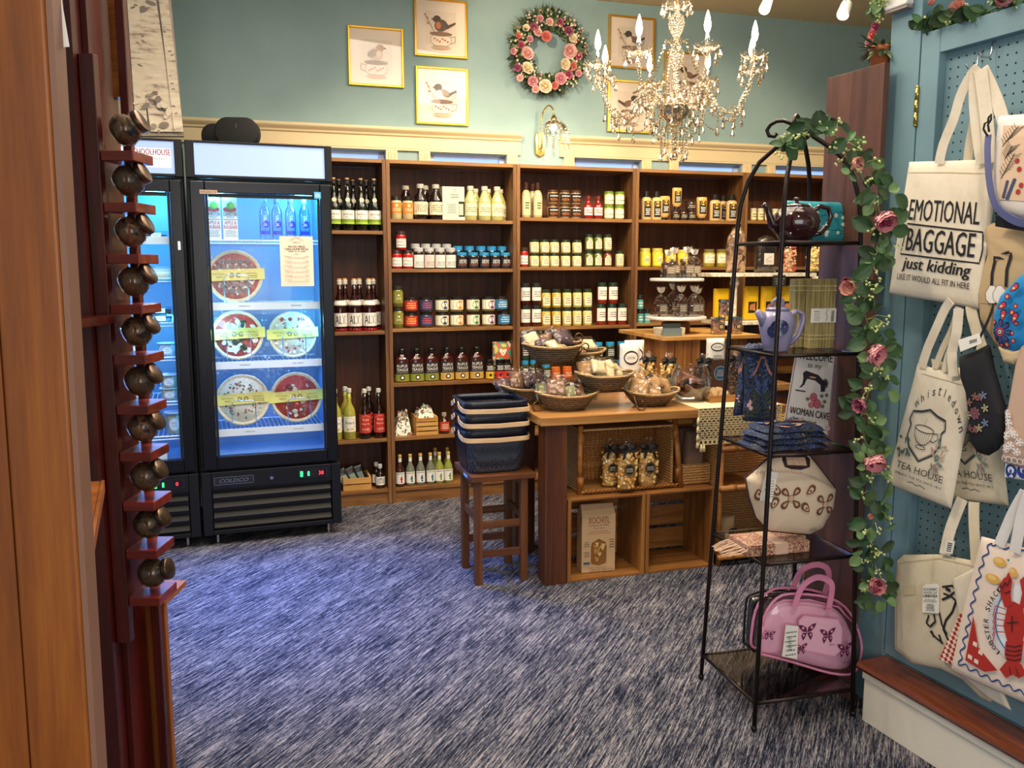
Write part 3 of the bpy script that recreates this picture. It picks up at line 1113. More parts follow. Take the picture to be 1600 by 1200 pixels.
for nm, cbg, cc, sub in (('redlab', '#c4281e', '#c4281e', '#f0c050'), ('navylab', '#253a66', '#253a66', '#d04a40'), ('navyc', '#efe6cc', '#2a2f5a', '#efe6cc'), ('orangec', '#efe6cc', '#e77e1e', '#fff0d0'),
                        ('greenc', '#efe6cc', '#2c7a3a', '#efe6cc'), ('purplec', '#efe6cc', '#6b1f7a', '#efd8f0'), ('bluelab', '#2a78a8', '#2a78a8', '#d0e8f0')):
    kind(nm, 'jar', '#8f8050' if cbg == '#efe6cc' else '#4a3428', '#1c1a18', (.16, .76, 1.35, bg(cbg, circ(cc, sub, .12 if cbg == '#efe6cc' else 0) if cbg == '#efe6cc' else multi(ln(3, C(sub, .6), .15, .85, 7, .3)))), objname='jar')
kind('flaskg', 'flask', '#3a0d08', '#141210', (.03, .60, 1.3, bg('#1c120f', multi(lambda a, W, H: a.rect(-W / 2, 0, W / 2, H * .38, C('#7e8428', .6), 8), txt('RUFUS', WHITE, .82, .15, .58), txt('TEAGUE', WHITE, .62, .15, .66), ln(1, GREY, .42, .52), lambda a, W, H: a.ell(0, H * .2, H * .13, H * .13, BW), lambda a, W, H: a.ell(0, H * .2, H * .07, H * .07, WHITE)))), sy=.55, objname='sauce_bottle', capname='cap')
kind('flaskt', 'flask', '#3a0d08', '#141210', (.03, .60, 1.3, bg('#1c120f', multi(lambda a, W, H: a.rect(-W / 2, 0, W / 2, H * .38, C('#c09a48', .6), 8), txt('RUFUS', WHITE, .82, .15, .58), txt('TEAGUE', WHITE, .62, .15, .66), ln(1, GREY, .42, .52), lambda a, W, H: a.ell(0, H * .2, H * .13, H * .13, BW), lambda a, W, H: a.ell(0, H * .2, H * .07, H * .07, WHITE)))), sy=.55, objname='sauce_bottle', capname='cap')
for nm, cc in (('spicey', '#e0b428'), ('spicer', '#cc2420'), ('spiceo', '#c83820')):
    kind(nm, 'jar', '#2a1410', '#121010', (.04, .76, 1.3, bg('#1c1411', multi(lambda a, W, H, cc=cc: a.rect(-W / 2, 0, W / 2, H * .5, C(cc, .6), 8), ln(3, WHITE, .58, .92, 4), lambda a, W, H: a.ell(0, H * .25, H * .1, H * .1, BW)))), objname='spice_jar')
kind('small_red', 'sauce', '#3a1c10', '#9a9080', (.15, .58, 1.25, bg('#c8402c', ln(3, CREAM))), objname='bottle', capname='cap')
for nm, body, dot in (('tonicr', '#3c2218', '#b8303c'), ('tonicb', '#6e7260', '#1e6a8c'), ('tonicg', '#8c9040', '#6a9a28'), ('tonicg2', '#6e7230', '#6a9a28')):
    kind(nm, 'tonic', body, '#d0a848', (.10, .46, 1.25, bg('#f0ece2', multi(lambda a, W, H, dot=dot: a.ell(W * .08, H * .42, W * .12, H * .14, C(dot, .6)), lambda a, W, H, dot=dot: a.ell(W * .1, H * .18, W * .09, H * .1, C(dot, .6)), lambda a, W, H: a.poly([(W * .0, H * .6), (W * .2, H * .72), (W * .12, H * .5)], C('#3a6a34', .6)), ln(1, GREY, .82, .95)))), extra=gold_neck, objname='soda_bottle', capname='cap')
kind('dressing', 'dress', '#b7a878', '#3a1e14', (.08, .62, 1.2, bg('#cfc294', multi(lambda a, W, H: a.ring(0, H * .5, W * .3, H * .42, .001, CREAM), ln(3, BW, .3, .7, 2, .2)))), objname='dressing_bottle', capname='cap')
kind('mustard', 'pot', '#b58a44', '#4a2e20', (.12, .76, 1.35, bg('#1b1512', multi(txt('MUSTARD', C('#e07a2a', .6), .32, .26, .62), ln(1, WHITE, .6, .82)))), objname='mustard_jar')
kind('ketchup', 'sauce', '#8c1812', '#7a2420', (.16, .50, 1.25, bg('#efe6da', ln(2, C('#8c1812', .6)))), objname='ketchup_bottle', capname='cap')
kind('green_lid', 'pot', '#b9b04e', '#6c8a2c', (.10, .72, 1.35, bg('#ece4c8', ln(1, C('#3b7a3a', .6), .3, .5))), objname='jar')
CRJ = lambda a, W, H: (a.rect(-W * .42, 0, W * .42, H * .72, CREAM, 8), a.ell(0, H * .72, W * .3, H * .26, CREAM, 14), a.lines(-W * .25, W * .25, H * .12, H * .7, 3, C('#5c5142', .7), 4, .35), a.ell(0, H * .84, H * .05, H * .05, C('#7a6a52', .6), 8))
for nm, body, lid in (('creamj', '#cdbf80', '#22301e'), ('yellowj', '#d0a83a', '#22301e'), ('greenj', '#5e6a2c', '#22301e'), ('brownj', '#7a3a22', '#30201a'), ('paleyel', '#d8c872', '#22301e')):
    kind(nm, 'jar', body, lid, (.12, .74, 1.1, CRJ), objname='jar')
kind('redtall', 'jar', '#8a2818', '#1d3326', (.20, .80, 1.25, bg('#ece4d6', ln(3, C('#6a5a58', .7), .25, .75))), objname='jar')
kind('darktall', 'jar', '#4a1612', '#23261e', (.20, .80, 1.25, bg('#ece4d6', ln(3, C('#6a5a58', .7), .25, .75))), objname='jar')
kind('pickle', 'jar', '#3c4a24', '#2b93c8', (.10, .72, 1.3, bg('#25301e', ln(4, WHITE, .2, .85, 6))), objname='pickle_jar')
kind('orangepot', 'pot', '#c05a22', '#c86a2a', (.12, .72, 1.3, bg('#c8501e', ln(3, CREAM, .2, .8))), objname='jar')
SQL = bg('#17130f', multi(lambda a, W, H: a.ell(0, H * .82, W * .34, H * .16, C('#e8b83a', .5)), txt('MUSTARD', C('#b04a20', .6), .86, .07, .6), ln(4, WHITE, .12, .55, 8)))
kind('squeeze_big', 'squeeze', '#dcb678', '#1a1714', (.10, .66, .72, SQL), sy=.7, objname='squeeze_bottle', capname='cap')
kind('squeeze_inv', 'squeezeinv', '#dcae62', '#1a1714', (.30, .84, .70, SQL), sy=.7, objname='squeeze_bottle', capname='cap')
kind('blackpot', 'pot', '#4a2e1c', '#2a1c16', (.14, .70, 1.35, bg('#181412', ln(2, C('#c8b48a', .6)))), objname='jar')
kind('yellow_jar', 'jar', '#d9b92a', '#cdb64e', (.08, .72, 1.25, bg('#e6d23c', multi(lambda a, W, H: a.poly([(0, H * .9), (W * .18, H * .6), (W * .1, H * .2), (-W * .1, H * .2), (-W * .18, H * .6)], CREAM), ln(2, C('#7a6a20', .6), .3, .6, 3, .15)))), objname='jar')
kind('olives', 'jar', '#b8aa3c', '#7a6a3a', (.22, .70, 1.35, bg('#f0ead2', multi(txt('BELAZU', C('#7a7260', .6), .66, .24, .6), lambda a, W, H: a.lines(-W * .3, W * .3, H * .05, H * .35, 2, C('#c8a83a', .5), 9)))), objname='olive_jar')
kind('teal_box', 'pot', '#25201e', '#1c1a18', (.0, .66, 1.35, bg('#4ea09a', ln(2, WHITE))), objname='jar')
kind('honeyj', 'pot', '#c8a04a', '#d8cfae', (.1, .76, 1.35, bg('#eadfae', ln(2, C('#7a6a42', .6)))), objname='jar')

SHN = ['top shelf', 'second shelf', 'third shelf', 'fourth shelf', 'fifth shelf', 'bottom shelf']
def stock(bay, sh, k, pxs, wpx, hpx, desc, row=0, lvl=0, where='', grp=None, lift=0.0, extra_z=None):
    z = SH[bay][sh]
    shn = 'bottom shelf' if sh == len(SH[bay]) - 1 else SHN[sh]
    wm = wpx * 5.55 / F_PX if bay else wpx * 5.15 / F_PX
    hm = hpx * 5.55 / F_PX if bay else hpx * 5.15 / F_PX
    if bay >= 3:
        wm *= 1.05; hm *= 1.05
    d = wm * KIND[k]['sy']
    y = .022 + wm * .5 + row * (wm + .006)
    gl = grp or ('%ss on the %s of the %s' % (desc, shn, BAYN[bay]))
    xs_ = [bx(p, z + hm / 2, y) for p in pxs]
    # keep copies clear of each other and of the sides
    lo, hi = BAYX[bay] + .024 + wm / 2, BAYX[bay + 1] - .024 - wm / 2
    out = []
    for i, x in enumerate(xs_):
        if out and x - out[-1] < wm + .0015:
            x = out[-1] + wm + .0015
        out.append(min(hi, max(lo, x)))
    for i in range(len(out) - 2, -1, -1):
        if out[i + 1] - out[i] < wm + .001:
            out[i] = out[i + 1] - wm - .001
    for i, x in enumerate(out):
        o = ordw(i, len(out))
        q = ', '.join([s for s in (desc, where, o, '%s of %s' % (shn, BAYN[bay])) if s])
        place(k, B, x, y, z + lvl * hm + lift, wm, hm, q, gl)
    return out

S = stock
S(0, 0, 'cider_bottle', [523, 540, 562, 583], 21, 80, 'dark cider bottle with green label', 0, 0, 'front row')
S(0, 0, 'cider_bottle', [530, 552, 573], 21, 80, 'dark cider bottle with green label', 1, 0, 'back row')
S(0, 1, 'alt_bottle', [531, 552, 576], 23, 82, 'wine bottle with large ALT. label', 0, 0, 'front row')
S(0, 1, 'alt_bottle', [540, 560, 580], 23, 82, 'wine bottle with large ALT. label', 1, 0, 'back row')
S(0, 2, 'lime_swing', [524, 546], 20, 84, 'swing-top bottle of pale yellow drink', 0, 0, 'front row')
S(0, 2, 'lime_swing', [540], 20, 84, 'swing-top bottle of pale yellow drink', 1, 0, 'back row')
S(0, 2, 'red_swing', [570, 592], 20, 82, 'dark swing-top bottle with red label', 0, 0, 'front row')
S(0, 2, 'red_swing', [577], 20, 82, 'dark swing-top bottle with red label', 1, 0, 'back row')
S(0, 3, 'white_small', [594], 16, 40, 'small silver-capped dark bottle', 0, 0, 'front row')
S(0, 3, 'white_small', [588], 16, 40, 'small silver-capped dark bottle', 1, 0, 'back row')
S(1, 0, 'orange_jar', [619, 637], 16.5, 34, 'pale jar with orange label')
S(1, 0, 'dark_jug', [634], 22, 52, 'dark syrup bottle with cream label', 1, 0, 'behind orange-label jars')
S(1, 0, 'dark_jug', [657, 681], 22, 53, 'dark syrup bottle with cream label', 0, 0, 'front row')
S(1, 0, 'dark_jug', [664], 22, 53, 'dark syrup bottle with cream label', 1, 0, 'between the front two')
S(1, 0, 'pale_jug', [735, 757, 774], 20, 52, 'pale yellow syrup bottle with cream label', 0, 0, 'front row')
S(1, 0, 'pale_jug', [745, 768, 780], 20, 50, 'pale yellow syrup bottle with cream label', 1, 0, 'back row')
S(1, 1, 'red_jar', [620, 637], 15.5, 28, 'red jar with white label', 0, 0, 'lower row')
S(1, 1, 'red_jar', [627], 15.5, 28, 'red jar with white label', 0, 1, 'stacked on top of two others')
S(1, 1, 'silver_jar', [654, 687.5, 704], 16, 32, 'silver-lid jar with white label', 0, 0, 'front row')
S(1, 1, 'pink_jar', [670.7], 16, 32, 'silver-lid jar with pinkish label')
S(1, 1, 'silver_jar', [649, 665, 681, 697], 16, 38, 'silver-lid jar with white label', 1, 0, 'taller back row')
S(1, 1, 'blue_jar', [721.5, 739, 756.5, 774, 792.5], 17, 25, 'black-label jar with blue lid', 0, 0, 'front row')
S(1, 1, 'blue_jar', [715, 733, 751, 769, 787], 17, 35, 'black-label jar with blue lid', 1, 0, 'taller back row')
for lv, wh, pxs in ((0, 'lower row', [642, 665.5, 690.5, 713.5, 739, 763, 788]), (1, 'upper row', [642, 665.5, 690.5, 713.5, 739, 763, 783])):
    for kk, p, d in zip(['redlab', 'navylab', 'navyc', 'orangec', 'greenc', 'purplec', 'bluelab'], pxs,
                        ['red-label jar', 'navy-label jar', 'navy-circle jar', 'orange-circle jar', 'green-circle jar', 'purple-circle jar', 'blue-label jar']):
        S(1, 2, kk, [p], 21, 23.5, d, 0, lv, wh, 'colourful antipasti jars on the third shelf')
S(1, 2, 'olive_jar', [622], 16, 32, 'olive-green jar of olives', 0, 0, 'lower one')
S(1, 2, 'olive_jar', [622], 16, 32, 'olive-green jar of olives', 0, 1, 'stacked upper one')
S(1, 3, 'flaskg', [628, 651.5, 674.5], 22.5, 51, 'dark red flask bottle with green label band')
S(1, 3, 'flaskt', [698.5, 721.5, 745], 22.5, 51, 'dark red flask bottle with tan label band')
S(1, 3, 'spicey', [765], 13.5, 31, 'small jar with yellow label band')
S(1, 3, 'spicer', [780.5], 13.5, 31, 'small jar with red label band')
S(1, 3, 'spiceo', [795], 13.5, 31, 'small jar with orange-red label band')
S(1, 4, 'small_red', [694], 16, 33, 'small amber bottle with red label')
S(1, 5, 'tonicr', [625], 14, 50, 'dark soda bottle with red fruit label')
S(1, 5, 'tonicb', [641, 657, 672.5], 14, 50, 'clear soda bottle with blue fruit label')
S(1, 5, 'tonicg', [686.5, 700.5], 14, 50, 'green soda bottle with lime label', 0, 0, 'front row')
S(1, 5, 'tonicg2', [680, 699], 14, 54, 'green soda bottle with lime label', 1, 0, 'back row')
S(2, 0, 'dressing', [822, 840], 14.5, 54, 'pale dressing bottle with brown cap', 0, 0, 'front row')
S(2, 0, 'dressing', [832], 14.5, 54, 'pale dressing bottle with brown cap', 1, 0, 'back row')
for lv, wh in ((0, 'lower row'), (1, 'upper row')):
    S(2, 0, 'mustard', [863.5, 882, 899], 17, 22, 'black-label mustard jar', 0, lv, wh)
    S(2, 0, 'green_lid', [951, 967.5], 15.5, 22, 'pale jar with green lid', 0, lv, wh)
    S(2, 1, 'creamj', [834.7, 850.7, 866, 883.5, 901], 15.5, 21.5, 'small cream jar with dark lid', 0, lv, wh)
    S(2, 1, 'greenj', [920, 934], 13.5, 26, 'taller green relish jar with pale label', 0, lv, wh)
    S(2, 2, 'darktall', [820.5, 837.5], 16, 34.5, 'dark red sauce jar with white label', 0, lv, wh)
    S(2, 2, 'yellowj', [853, 869], 15, 29.5, 'yellow mustard jar with cream label', 0, lv, wh)
    S(2, 2, 'paleyel', [885.5, 901.5, 917.5], 15, 29.5, 'pale mayonnaise jar with cream label', 0, lv, wh)
S(2, 0, 'ketchup', [919, 934.5], 14.5, 36, 'red ketchup bottle with white label')
S(2, 1, 'red_jar', [818.5], 13, 30, 'narrow red jar with white label')
S(2, 1, 'brownj', [949], 13.5, 26, 'brown chutney jar with pale label', 0, 0, 'lower row')
S(2, 1, 'creamj', [949], 13.5, 26, 'cream jar with pale label', 0, 1, 'upper row, stacked on the chutney')
S(2, 1, 'creamj', [968], 14, 26, 'lone cream jar at the right end')
S(2, 2, 'redtall', [938.5, 955.5, 971.5], 16, 34.5, 'tall red sauce jar with white label', 0, 0, 'lower row')
S(2, 2, 'redtall', [940, 957], 16, 34.5, 'tall red sauce jar with white label', 0, 1, 'upper row')
for lv, wh in ((0, 'lower row'), (1, 'upper row')):
    S(2, 3, 'pickle', [820, 833.5], 13, 33, 'blue-lid pickle jar', 0, lv, 'left pair, ' + wh)
    S(2, 3, 'pickle', [934, 952.5, 970.5], 15.5, 29, 'blue-lid pickle jar', 0, lv, 'right group, ' + wh)
S(2, 3, 'pickle', [853], 15, 26, 'short blue-lid pickle jar beside orange jars')
S(2, 3, 'pickle', [916], 15, 58, 'tall blue-lid pickle jar')
S(2, 3, 'orangepot', [868, 886], 15.5, 20, 'orange-label jar', 0, 0, 'lower row')
S(3, 0, 'squeeze_big', [1010, 1024], 17, 44, 'cream squeeze bottle with black cap', 0, 0, 'left pair')
S(3, 0, 'squeeze_inv', [1038], 18, 37, 'upside-down cream squeeze bottle', 0, 0, 'left of the black pots')
S(3, 0, 'squeeze_inv', [1057], 16, 33, 'upside-down squeeze bottle atop a black pot', 0, 0, '', None, .075)
S(3, 0, 'blackpot', [1055, 1065, 1079], 13.5, 16, 'small black-label pot', 0, 0, 'lower row')
S(3, 0, 'blackpot', [1078], 16, 15.5, 'small black-label pot', 0, 1, 'stacked upper one')
S(3, 0, 'squeeze_inv', [1096], 18, 37, 'upside-down cream squeeze bottle', 0, 0, 'right of the black pots')
S(3, 0, 'squeeze_big', [1117, 1143], 19, 42, 'cream squeeze bottle with black cap', 0, 0, 'right pair')
S(3, 0, 'squeeze_big', [1130], 17, 42, 'cream squeeze bottle with black cap', 1, 0, 'behind the right pair')
S(3, 1, 'yellow_jar', [1007.5, 1027], 18, 29, 'bright yellow jar with gold lid')
S(3, 1, 'yellow_jar', [1047, 1066], 18, 27, 'bright yellow jar behind the white stand')
S(3, 1, 'olives', [1107.5, 1127.5], 19, 28, 'jar of yellow olives with white label')
S(3, 2, 'teal_box', [1000, 1011], 11, 22, 'small black and teal jar', 0, 0, 'lower row')
S(3, 2, 'teal_box', [999], 11, 22, 'small black and teal jar', 0, 1, 'stacked upper one')
S(4, 0, 'honeyj', [1177, 1188, 1199, 1211], 10.5, 20, 'small honey jar with pale label')
# green gift carton among the syrups
GC = C('#c3cdbb', .6, var=.03)
x = bx(704, 1.85, .06)
t = thing('gift_carton', 'pale green stepped gift carton between dark and pale syrup bottles, second bookcase', 'box', B, x, .03, SH[1][0])
part('carton', MB(GC).box(-.035, 0, 0, .085, .09, .021).box(-.035, 0, .0205, .045, .09, .115).box(-.058, 0, 0, -.0345, .09, .205).box(-.035, 0, .1145, .082, .09, .205), t)
a = Art()
a.text('HARVEST', .02, .155, .010, INK, w=.05).text('GARDEN', .02, .140, .010, INK, w=.05).stroke([(.018, .185), (.024, .193), (.022, .175), (.012, .172)], .0015, INK).lines(-.03, .03, .04, .10, 6, GREY, 4, .3).rect(.046, .03, .075, .10, C('#aebda6', .6))
part('print', a.mb(flatmap()), t)
# second shelf from the floor: pine crate of folded cloths
FLORAL = blotch('floral_cloth_white', ['#e6e0cf', '#e6e0cf', '#ece8da', '#3c5a3a', '#a8322a', '#e6e0cf', '#30402e'], 34, .8, bump=.3, const=True)
def slat_crate(t, w, d, h, n, mat, th=.008):
    for k in range(n):
        z0 = h * k / n + .002
        z1 = h * (k + 1) / n - .006
        part('slat', MB(mat).box(-w / 2, 0, z0, w / 2, th, z1), t)
        part('slat', MB(mat).box(-w / 2, d - th, z0, w / 2, d, z1), t)
    for s in (-1, 1):
        part('end_board', MB(mat).box(s * (w / 2 - .001) - (.012 if s > 0 else 0), th + .0005, 0, s * (w / 2 - .001) + (.012 if s < 0 else 0), d - th - .0005, h), t)
    part('bottom_board', MB(mat).box(-w / 2 + .013, th + .001, 0, w / 2 - .013, d - th - .001, .008), t)
x0, x1 = bx(650, .5, .03), bx(684, .5, .03)
t = thing('slatted_crate', 'pale slatted pine crate of folded floral cloths, fifth shelf of second bookcase', 'crate', B, (x0 + x1) / 2, .02, SH[1][4])
slat_crate(t, x1 - x0, .2, .118, 4, W_LIGHT)
def crumple(w, d, h, seed, n=14):
    rr = random.Random(seed)
    ph = [rr.uniform(0, 6) for _ in range(4)]
    return g_grid(lambda u, v: ((u - .5) * w, v * d, h * (1 - abs(2 * u - 1) ** 4) * (1 - abs(2 * v - 1) ** 4) * (.72 + .2 * math.sin(u * 14 + ph[0]) * math.sin(v * 9 + ph[1]) + .16 * math.sin(u * 23 + v * 11 + ph[2]))), n, n)
solo('folded_cloth', MB(FLORAL).add(crumple(.13, .15, .11, 3), None, True), 'white floral cloth folded inside the pale crate, second bookcase', 'cloth', B, (x0 + x1) / 2, .045, SH[1][4] + .085)
solo('folded_cloth', MB(FLORAL).add(crumple(.11, .14, .17, 5), None, True), 'white floral cloth leaning left of the pale crate, second bookcase', 'cloth', B, x0 - .075, .05, SH[1][4] + .001)
x0, x1 = bx(536, .15, .03, B), bx(580, .15, .03, B)
t = thing('slatted_crate', 'pale slatted crate of dark packets, bottom shelf beside the fridge', 'crate', B, (x0 + x1) / 2, .02, SH[0][3])
slat_crate(t, x1 - x0, .2, .085, 2, W_LIGHT)
for i, (dx, an) in enumerate(((-.05, -28), (.0, -24), (.045, -18))):
    m = MB(C('#15181a', .3, coat=.4)).add(Pillow([(-.04, 0), (.04, 0), (.04, .13), (-.04, .13)], .012, 24).geo(), None, True)
    Art().rect(-.025, .03, .025, .08, C('#8a9a8a', .6)).into(m, lambda x, y, l: (x, -.0135 - l, y))
    solo('snack_packet', m, 'dark foil packet in the pale crate beside the fridge, ' + ['left one', 'middle one', 'right one'][i], 'packet', B, (x0 + x1) / 2 + dx, .07 + .03 * i, SH[0][3] + .014, 0, 'dark packets in the low crate', RX(-14) @ RY(an))
# ================================================================== WALL PIECES
GOLD = C('#e6b23c', .3, .85, var=.05)
PAPER = C('#efe0d0', .7, var=.02)
PAPER2 = C('#e6d6c4', .7, var=.02)
BR1, BR2, BR3, BR4 = C('#8a6a58', .8), C('#5b4a46', .8), C('#cfae90', .8), C('#c87a5a', .8)
def picture(cx, cz, w, h, label, bird, mir=1, glass=True):
    t = thing('framed_print', label, 'picture', B, cx, YW - .004, cz - h / 2, 0, 'gold framed bird prints')
    b_ = .013
    fr_ = MB(GOLD)
    fr_.box(-w / 2, -.018, 0, -w / 2 + b_, 0, h).box(w / 2 - b_, -.018, 0, w / 2, 0, h)
    fr_.box(-w / 2 + b_, -.018, 0, w / 2 - b_, 0, b_).box(-w / 2 + b_, -.018, h - b_, w / 2 - b_, 0, h)
    part('frame', fr_, t, bev=.002)
    part('backing', MB(PAPER).box(-w / 2 + b_, -.006, b_, w / 2 - b_, -.001, h - b_), t)
    a = Art()
    pw, ph = w * .29, h * .29
    a.rect(-pw, h / 2 - ph, pw, h / 2 + ph, PAPER2)
    s_ = w / .34 * mir * 1.4
    def P(x, y):
        return (x * s_, h / 2 + y * abs(s_))
    def EL(x, y, rx, ry, m, rot=0):
        a.ell(P(x, y)[0], P(x, y)[1], rx * abs(s_), ry * abs(s_), m, 18, rot=rot * (1 if s_ > 0 else -1))
    if bird:
        EL(0, -.050, .048, .030, PAPER); a.ring(*P(0, -.05), .048 * abs(s_), .030 * abs(s_), .0022, BR2)
        a.rect(P(-.05, -.05)[0], P(0, -.03)[1], P(.05, -.05)[0], P(0, -.012)[1], PAPER2) if bird == 9 else None
        EL(0, -.083, .040, .008, BR3); a.ring(*P(0, -.083), .046 * abs(s_), .009 * abs(s_), .0018, BR2)
        a.stroke([P(.045, -.035), P(.068, -.032), P(.066, -.055), P(.044, -.065)], .003, BR2)
        EL(0, -.024, .052, .010, BR1)
        for k in range(9):
            a.stroke([P(-.05 + .011 * k, -.03), P(-.046 + .012 * k, -.012 - .004 * (k % 3))], .0022, BR2)
        for k in range(6):
            EL(-.03 + .012 * k, -.045 - .006 * (k % 3), .005, .004, BR4)
        body = {1: BR3, 2: BR2, 3: BR1, 4: BR1}[bird]
        EL(.0, .012, .030, .026, PAPER if bird in (3, 4) else body, 20)
        EL(.014, .014, .024, .015, BR1 if bird != 2 else BR2, -25)
        EL(-.018, .038, .018, .016, BR2 if bird > 1 else BR3)
        EL(-.012, .012, .012, .016, BR4 if bird == 2 else PAPER)
        a.poly([P(-.036, .042), P(-.047, .036), P(-.034, .034)], BR2)
        EL(-.024, .041, .0022, .0022, INK)
        if bird > 1:
            a.poly([P(.03, .014), P(.066, .030), P(.068, .022), P(.032, .0)], BR2)
            a.stroke([P(-.03, -.02), P(-.058, .03), P(-.070, .052)], .0026, BR2)
            for x, y in ((-.072, .055), (-.062, .04), (-.06, .018)):
                EL(x, y, .0045, .0045, BR4)
            a.stroke([P(.04, -.02), P(.062, .0), P(.066, .03)], .002, BR2) if bird != 2 else None
    part('print', a.mb(lambda x, y, l: (x, -.0065 - l, y)), t)
    part('glazing', MB(GLASSP).box(-w / 2 + b_, -.0145, b_, w / 2 - b_, -.0125, h - b_), t)
    return t
GLASSP = clear('picture_glass', (1, 1, 1, 1), 0.02, 0.02)
picture(-.818, 2.783, .345, .355, 'gold framed print of a tan bird in a teacup, left of two other frames', 1, -1)
picture(-.403, 2.985, .342, .352, 'gold framed print of a dark bird with orange breast on a teacup, upper frame', 2)
picture(-.400, 2.570, .342, .355, 'gold framed print of a grey bird on a saucered teacup, lower frame', 3)
picture(.920, 2.995, .342, .342, 'gold framed grey bird print behind the left half of the chandelier', 4)
picture(1.345, 2.79, .345, .345, 'gold framed print seen through the middle of the chandelier', 3)
picture(.920, 2.575, .342, .345, 'lower gold framed print behind the hanging crystals, lower left', 3, -1)

# ------------------------------------------------------------------ wreath
LEAFG = [C('#34492c', .6), C('#4f6a40', .6), C('#253a22', .6), C('#6c7f54', .6)]
def leafm(mb, p, d, n, L, W, mat):
    d = Vector(d).normalized(); n = Vector(n)
    s_ = d.cross(n).normalized()
    n = s_.cross(d).normalized()
    p = Vector(p)
    pts = [p, p + d * L * .35 + s_ * W * .5 + n * W * .12, p + d * L * .75 + s_ * W * .38 + n * W * .08, p + d * L, p + d * L * .75 - s_ * W * .38 + n * W * .08, p + d * L * .35 - s_ * W * .5 + n * W * .12, p + d * L * .4]
    mb.add(([tuple(q) for q in pts], [(0, 1, 6), (1, 2, 6), (2, 3, 6), (3, 4, 6), (4, 5, 6), (5, 0, 6)]), mat, True)

def rose_mesh(r, cols, seed=0, n=4):
    """layered petals around a cupped heart, facing -y"""
    rr = random.Random(seed)
    mb = MB(cols[0])
    for layer in range(n):
        k = 5 + (layer % 2)
        R0 = r * (1 - .23 * layer)
        tilt = 25 + 17 * layer
        m = cols[min(layer * len(cols) // n, len(cols) - 1)]
        for i in range(k):
            a = 2 * math.pi * (i + .5 * layer) / k + rr.uniform(-.15, .15)
            def f(u, v, a=a, R0=R0, tilt=tilt, layer=layer):
                w = (u - .5) * 2
                wid = R0 * .78 * math.sin(math.pi * min(1, .25 + v * .62)) * w
                rad_ = R0 * v * math.cos(R_(tilt) * v) * (1 - .12 * w * w)
                up = -R0 * .55 * v * v * math.sin(R_(tilt)) - r * .10 * layer - R0 * .10 * w * w
                return (rad_ * math.cos(a) - wid * math.sin(a), up, rad_ * math.sin(a) + wid * math.cos(a))
            mb.add(g_grid(f, 4, 4), m, True)
    mb.add(g_ball((0, -r * .28, 0), r * .24, 8, 5), cols[-1], True)
    return mb

PINKS = [[C('#dfa2a8', .7), C('#cf8494', .7)], [C('#efc4bc', .7), C('#e0a09c', .7)], [C('#f0e2c6', .7), C('#e3cfa0', .7)], [C('#a85a72', .7), C('#8c4460', .7)], [C('#e6877a', .7), C('#d06a60', .7)], [C('#c46a80', .7), C('#9c3c58', .7)]]
t = thing('flower_wreath', 'round wreath of pink and cream roses with greenery, above the wall lamp', 'wreath', B, .310, YW - .035, 2.885)
fo = MB(LEAFG[0])
rr = random.Random(5)
for i in range(820):
    a = rr.uniform(0, 2 * math.pi)
    R0 = rr.uniform(.13, .245)
    d = Vector((math.cos(a + rr.uniform(-1.1, 1.1)), rr.uniform(-.6, .1), math.sin(a + rr.uniform(-1.1, 1.1))))
    leafm(fo, (R0 * math.cos(a), rr.uniform(-.045, .02), R0 * math.sin(a)), d, (0, -1, rr.uniform(-.5, .5)), rr.uniform(.03, .058), rr.uniform(.012, .024), LEAFG[rr.randrange(4)])
for i in range(330):
    a = rr.uniform(1.3, 5.2) if i % 3 else rr.uniform(0, 6.28)
    d = Vector((math.cos(a + rr.uniform(-.5, .5)), rr.uniform(-.4, .1), math.sin(a + rr.uniform(-.5, .5))))
    R0 = rr.uniform(.19, .245)
    p = Vector((R0 * math.cos(a), -.01, R0 * math.sin(a)))
    leafm(fo, p, d, (0, -1, .2), rr.uniform(.05, .085), .0035, C('#3a3a26', .7))
part('foliage', fo, t, stuff=True)
bs = MB(C('#efe4c6', .7))
for i in range(280):
    a = rr.uniform(0, 2 * math.pi)
    R0 = rr.uniform(.15, .27)
    bs.add(g_ball((R0 * math.cos(a), rr.uniform(-.065, -.035), R0 * math.sin(a)), rr.uniform(.005, .0095), 5, 3), [C('#efe4c6', .7), C('#e8a090', .7), C('#efe4c6', .7)][i % 3], True)
part('filler_blossom', bs, t, stuff=True)
def wpos(X, Y):   # zoomed picture coordinates of the wreath
    return bx(500 + X / 3.72, 2.9, YW - .08), B.hit(500 + X / 3.72, Y / 3.72, YW - .08)[1]
for i, (X, Y, r, c) in enumerate([(1240, 160, .026, 3), (1310, 215, .033, 4), (1440, 185, .03, 3), (1465, 225, .028, 2), (1445, 300, .046, 1), (1420, 375, .036, 2), (1165, 265, .026, 5), (1200, 315, .042, 1),
                                  (1200, 400, .038, 2), (1145, 395, .025, 3), (1235, 475, .032, 0), (1305, 505, .042, 2), (1395, 460, .038, 0), (1440, 435, .028, 5), (1260, 190, .028, 1), (1275, 110, .022, 0), (1470, 385, .024, 4), (1195, 165, .022, 2), (1120, 300, .022, 0), (1330, 130, .024, 1), (1390, 130, .022, 5), (1500, 330, .024, 5), (1250, 520, .024, 1), (1360, 500, .024, 4), (1150, 210, .02, 4), (1160, 455, .022, 1), (1500, 430, .022, 0), (1215, 230, .022, 0)]):
    x, z = wpos(X, Y)
    m_ = rose_mesh(r * 1.22, PINKS[c], i)
    part('rose', m_, t, T(x - .310, -.055, z - 2.885) @ RX(rr.uniform(-14, 14)) @ RZ(rr.uniform(-14, 14)))

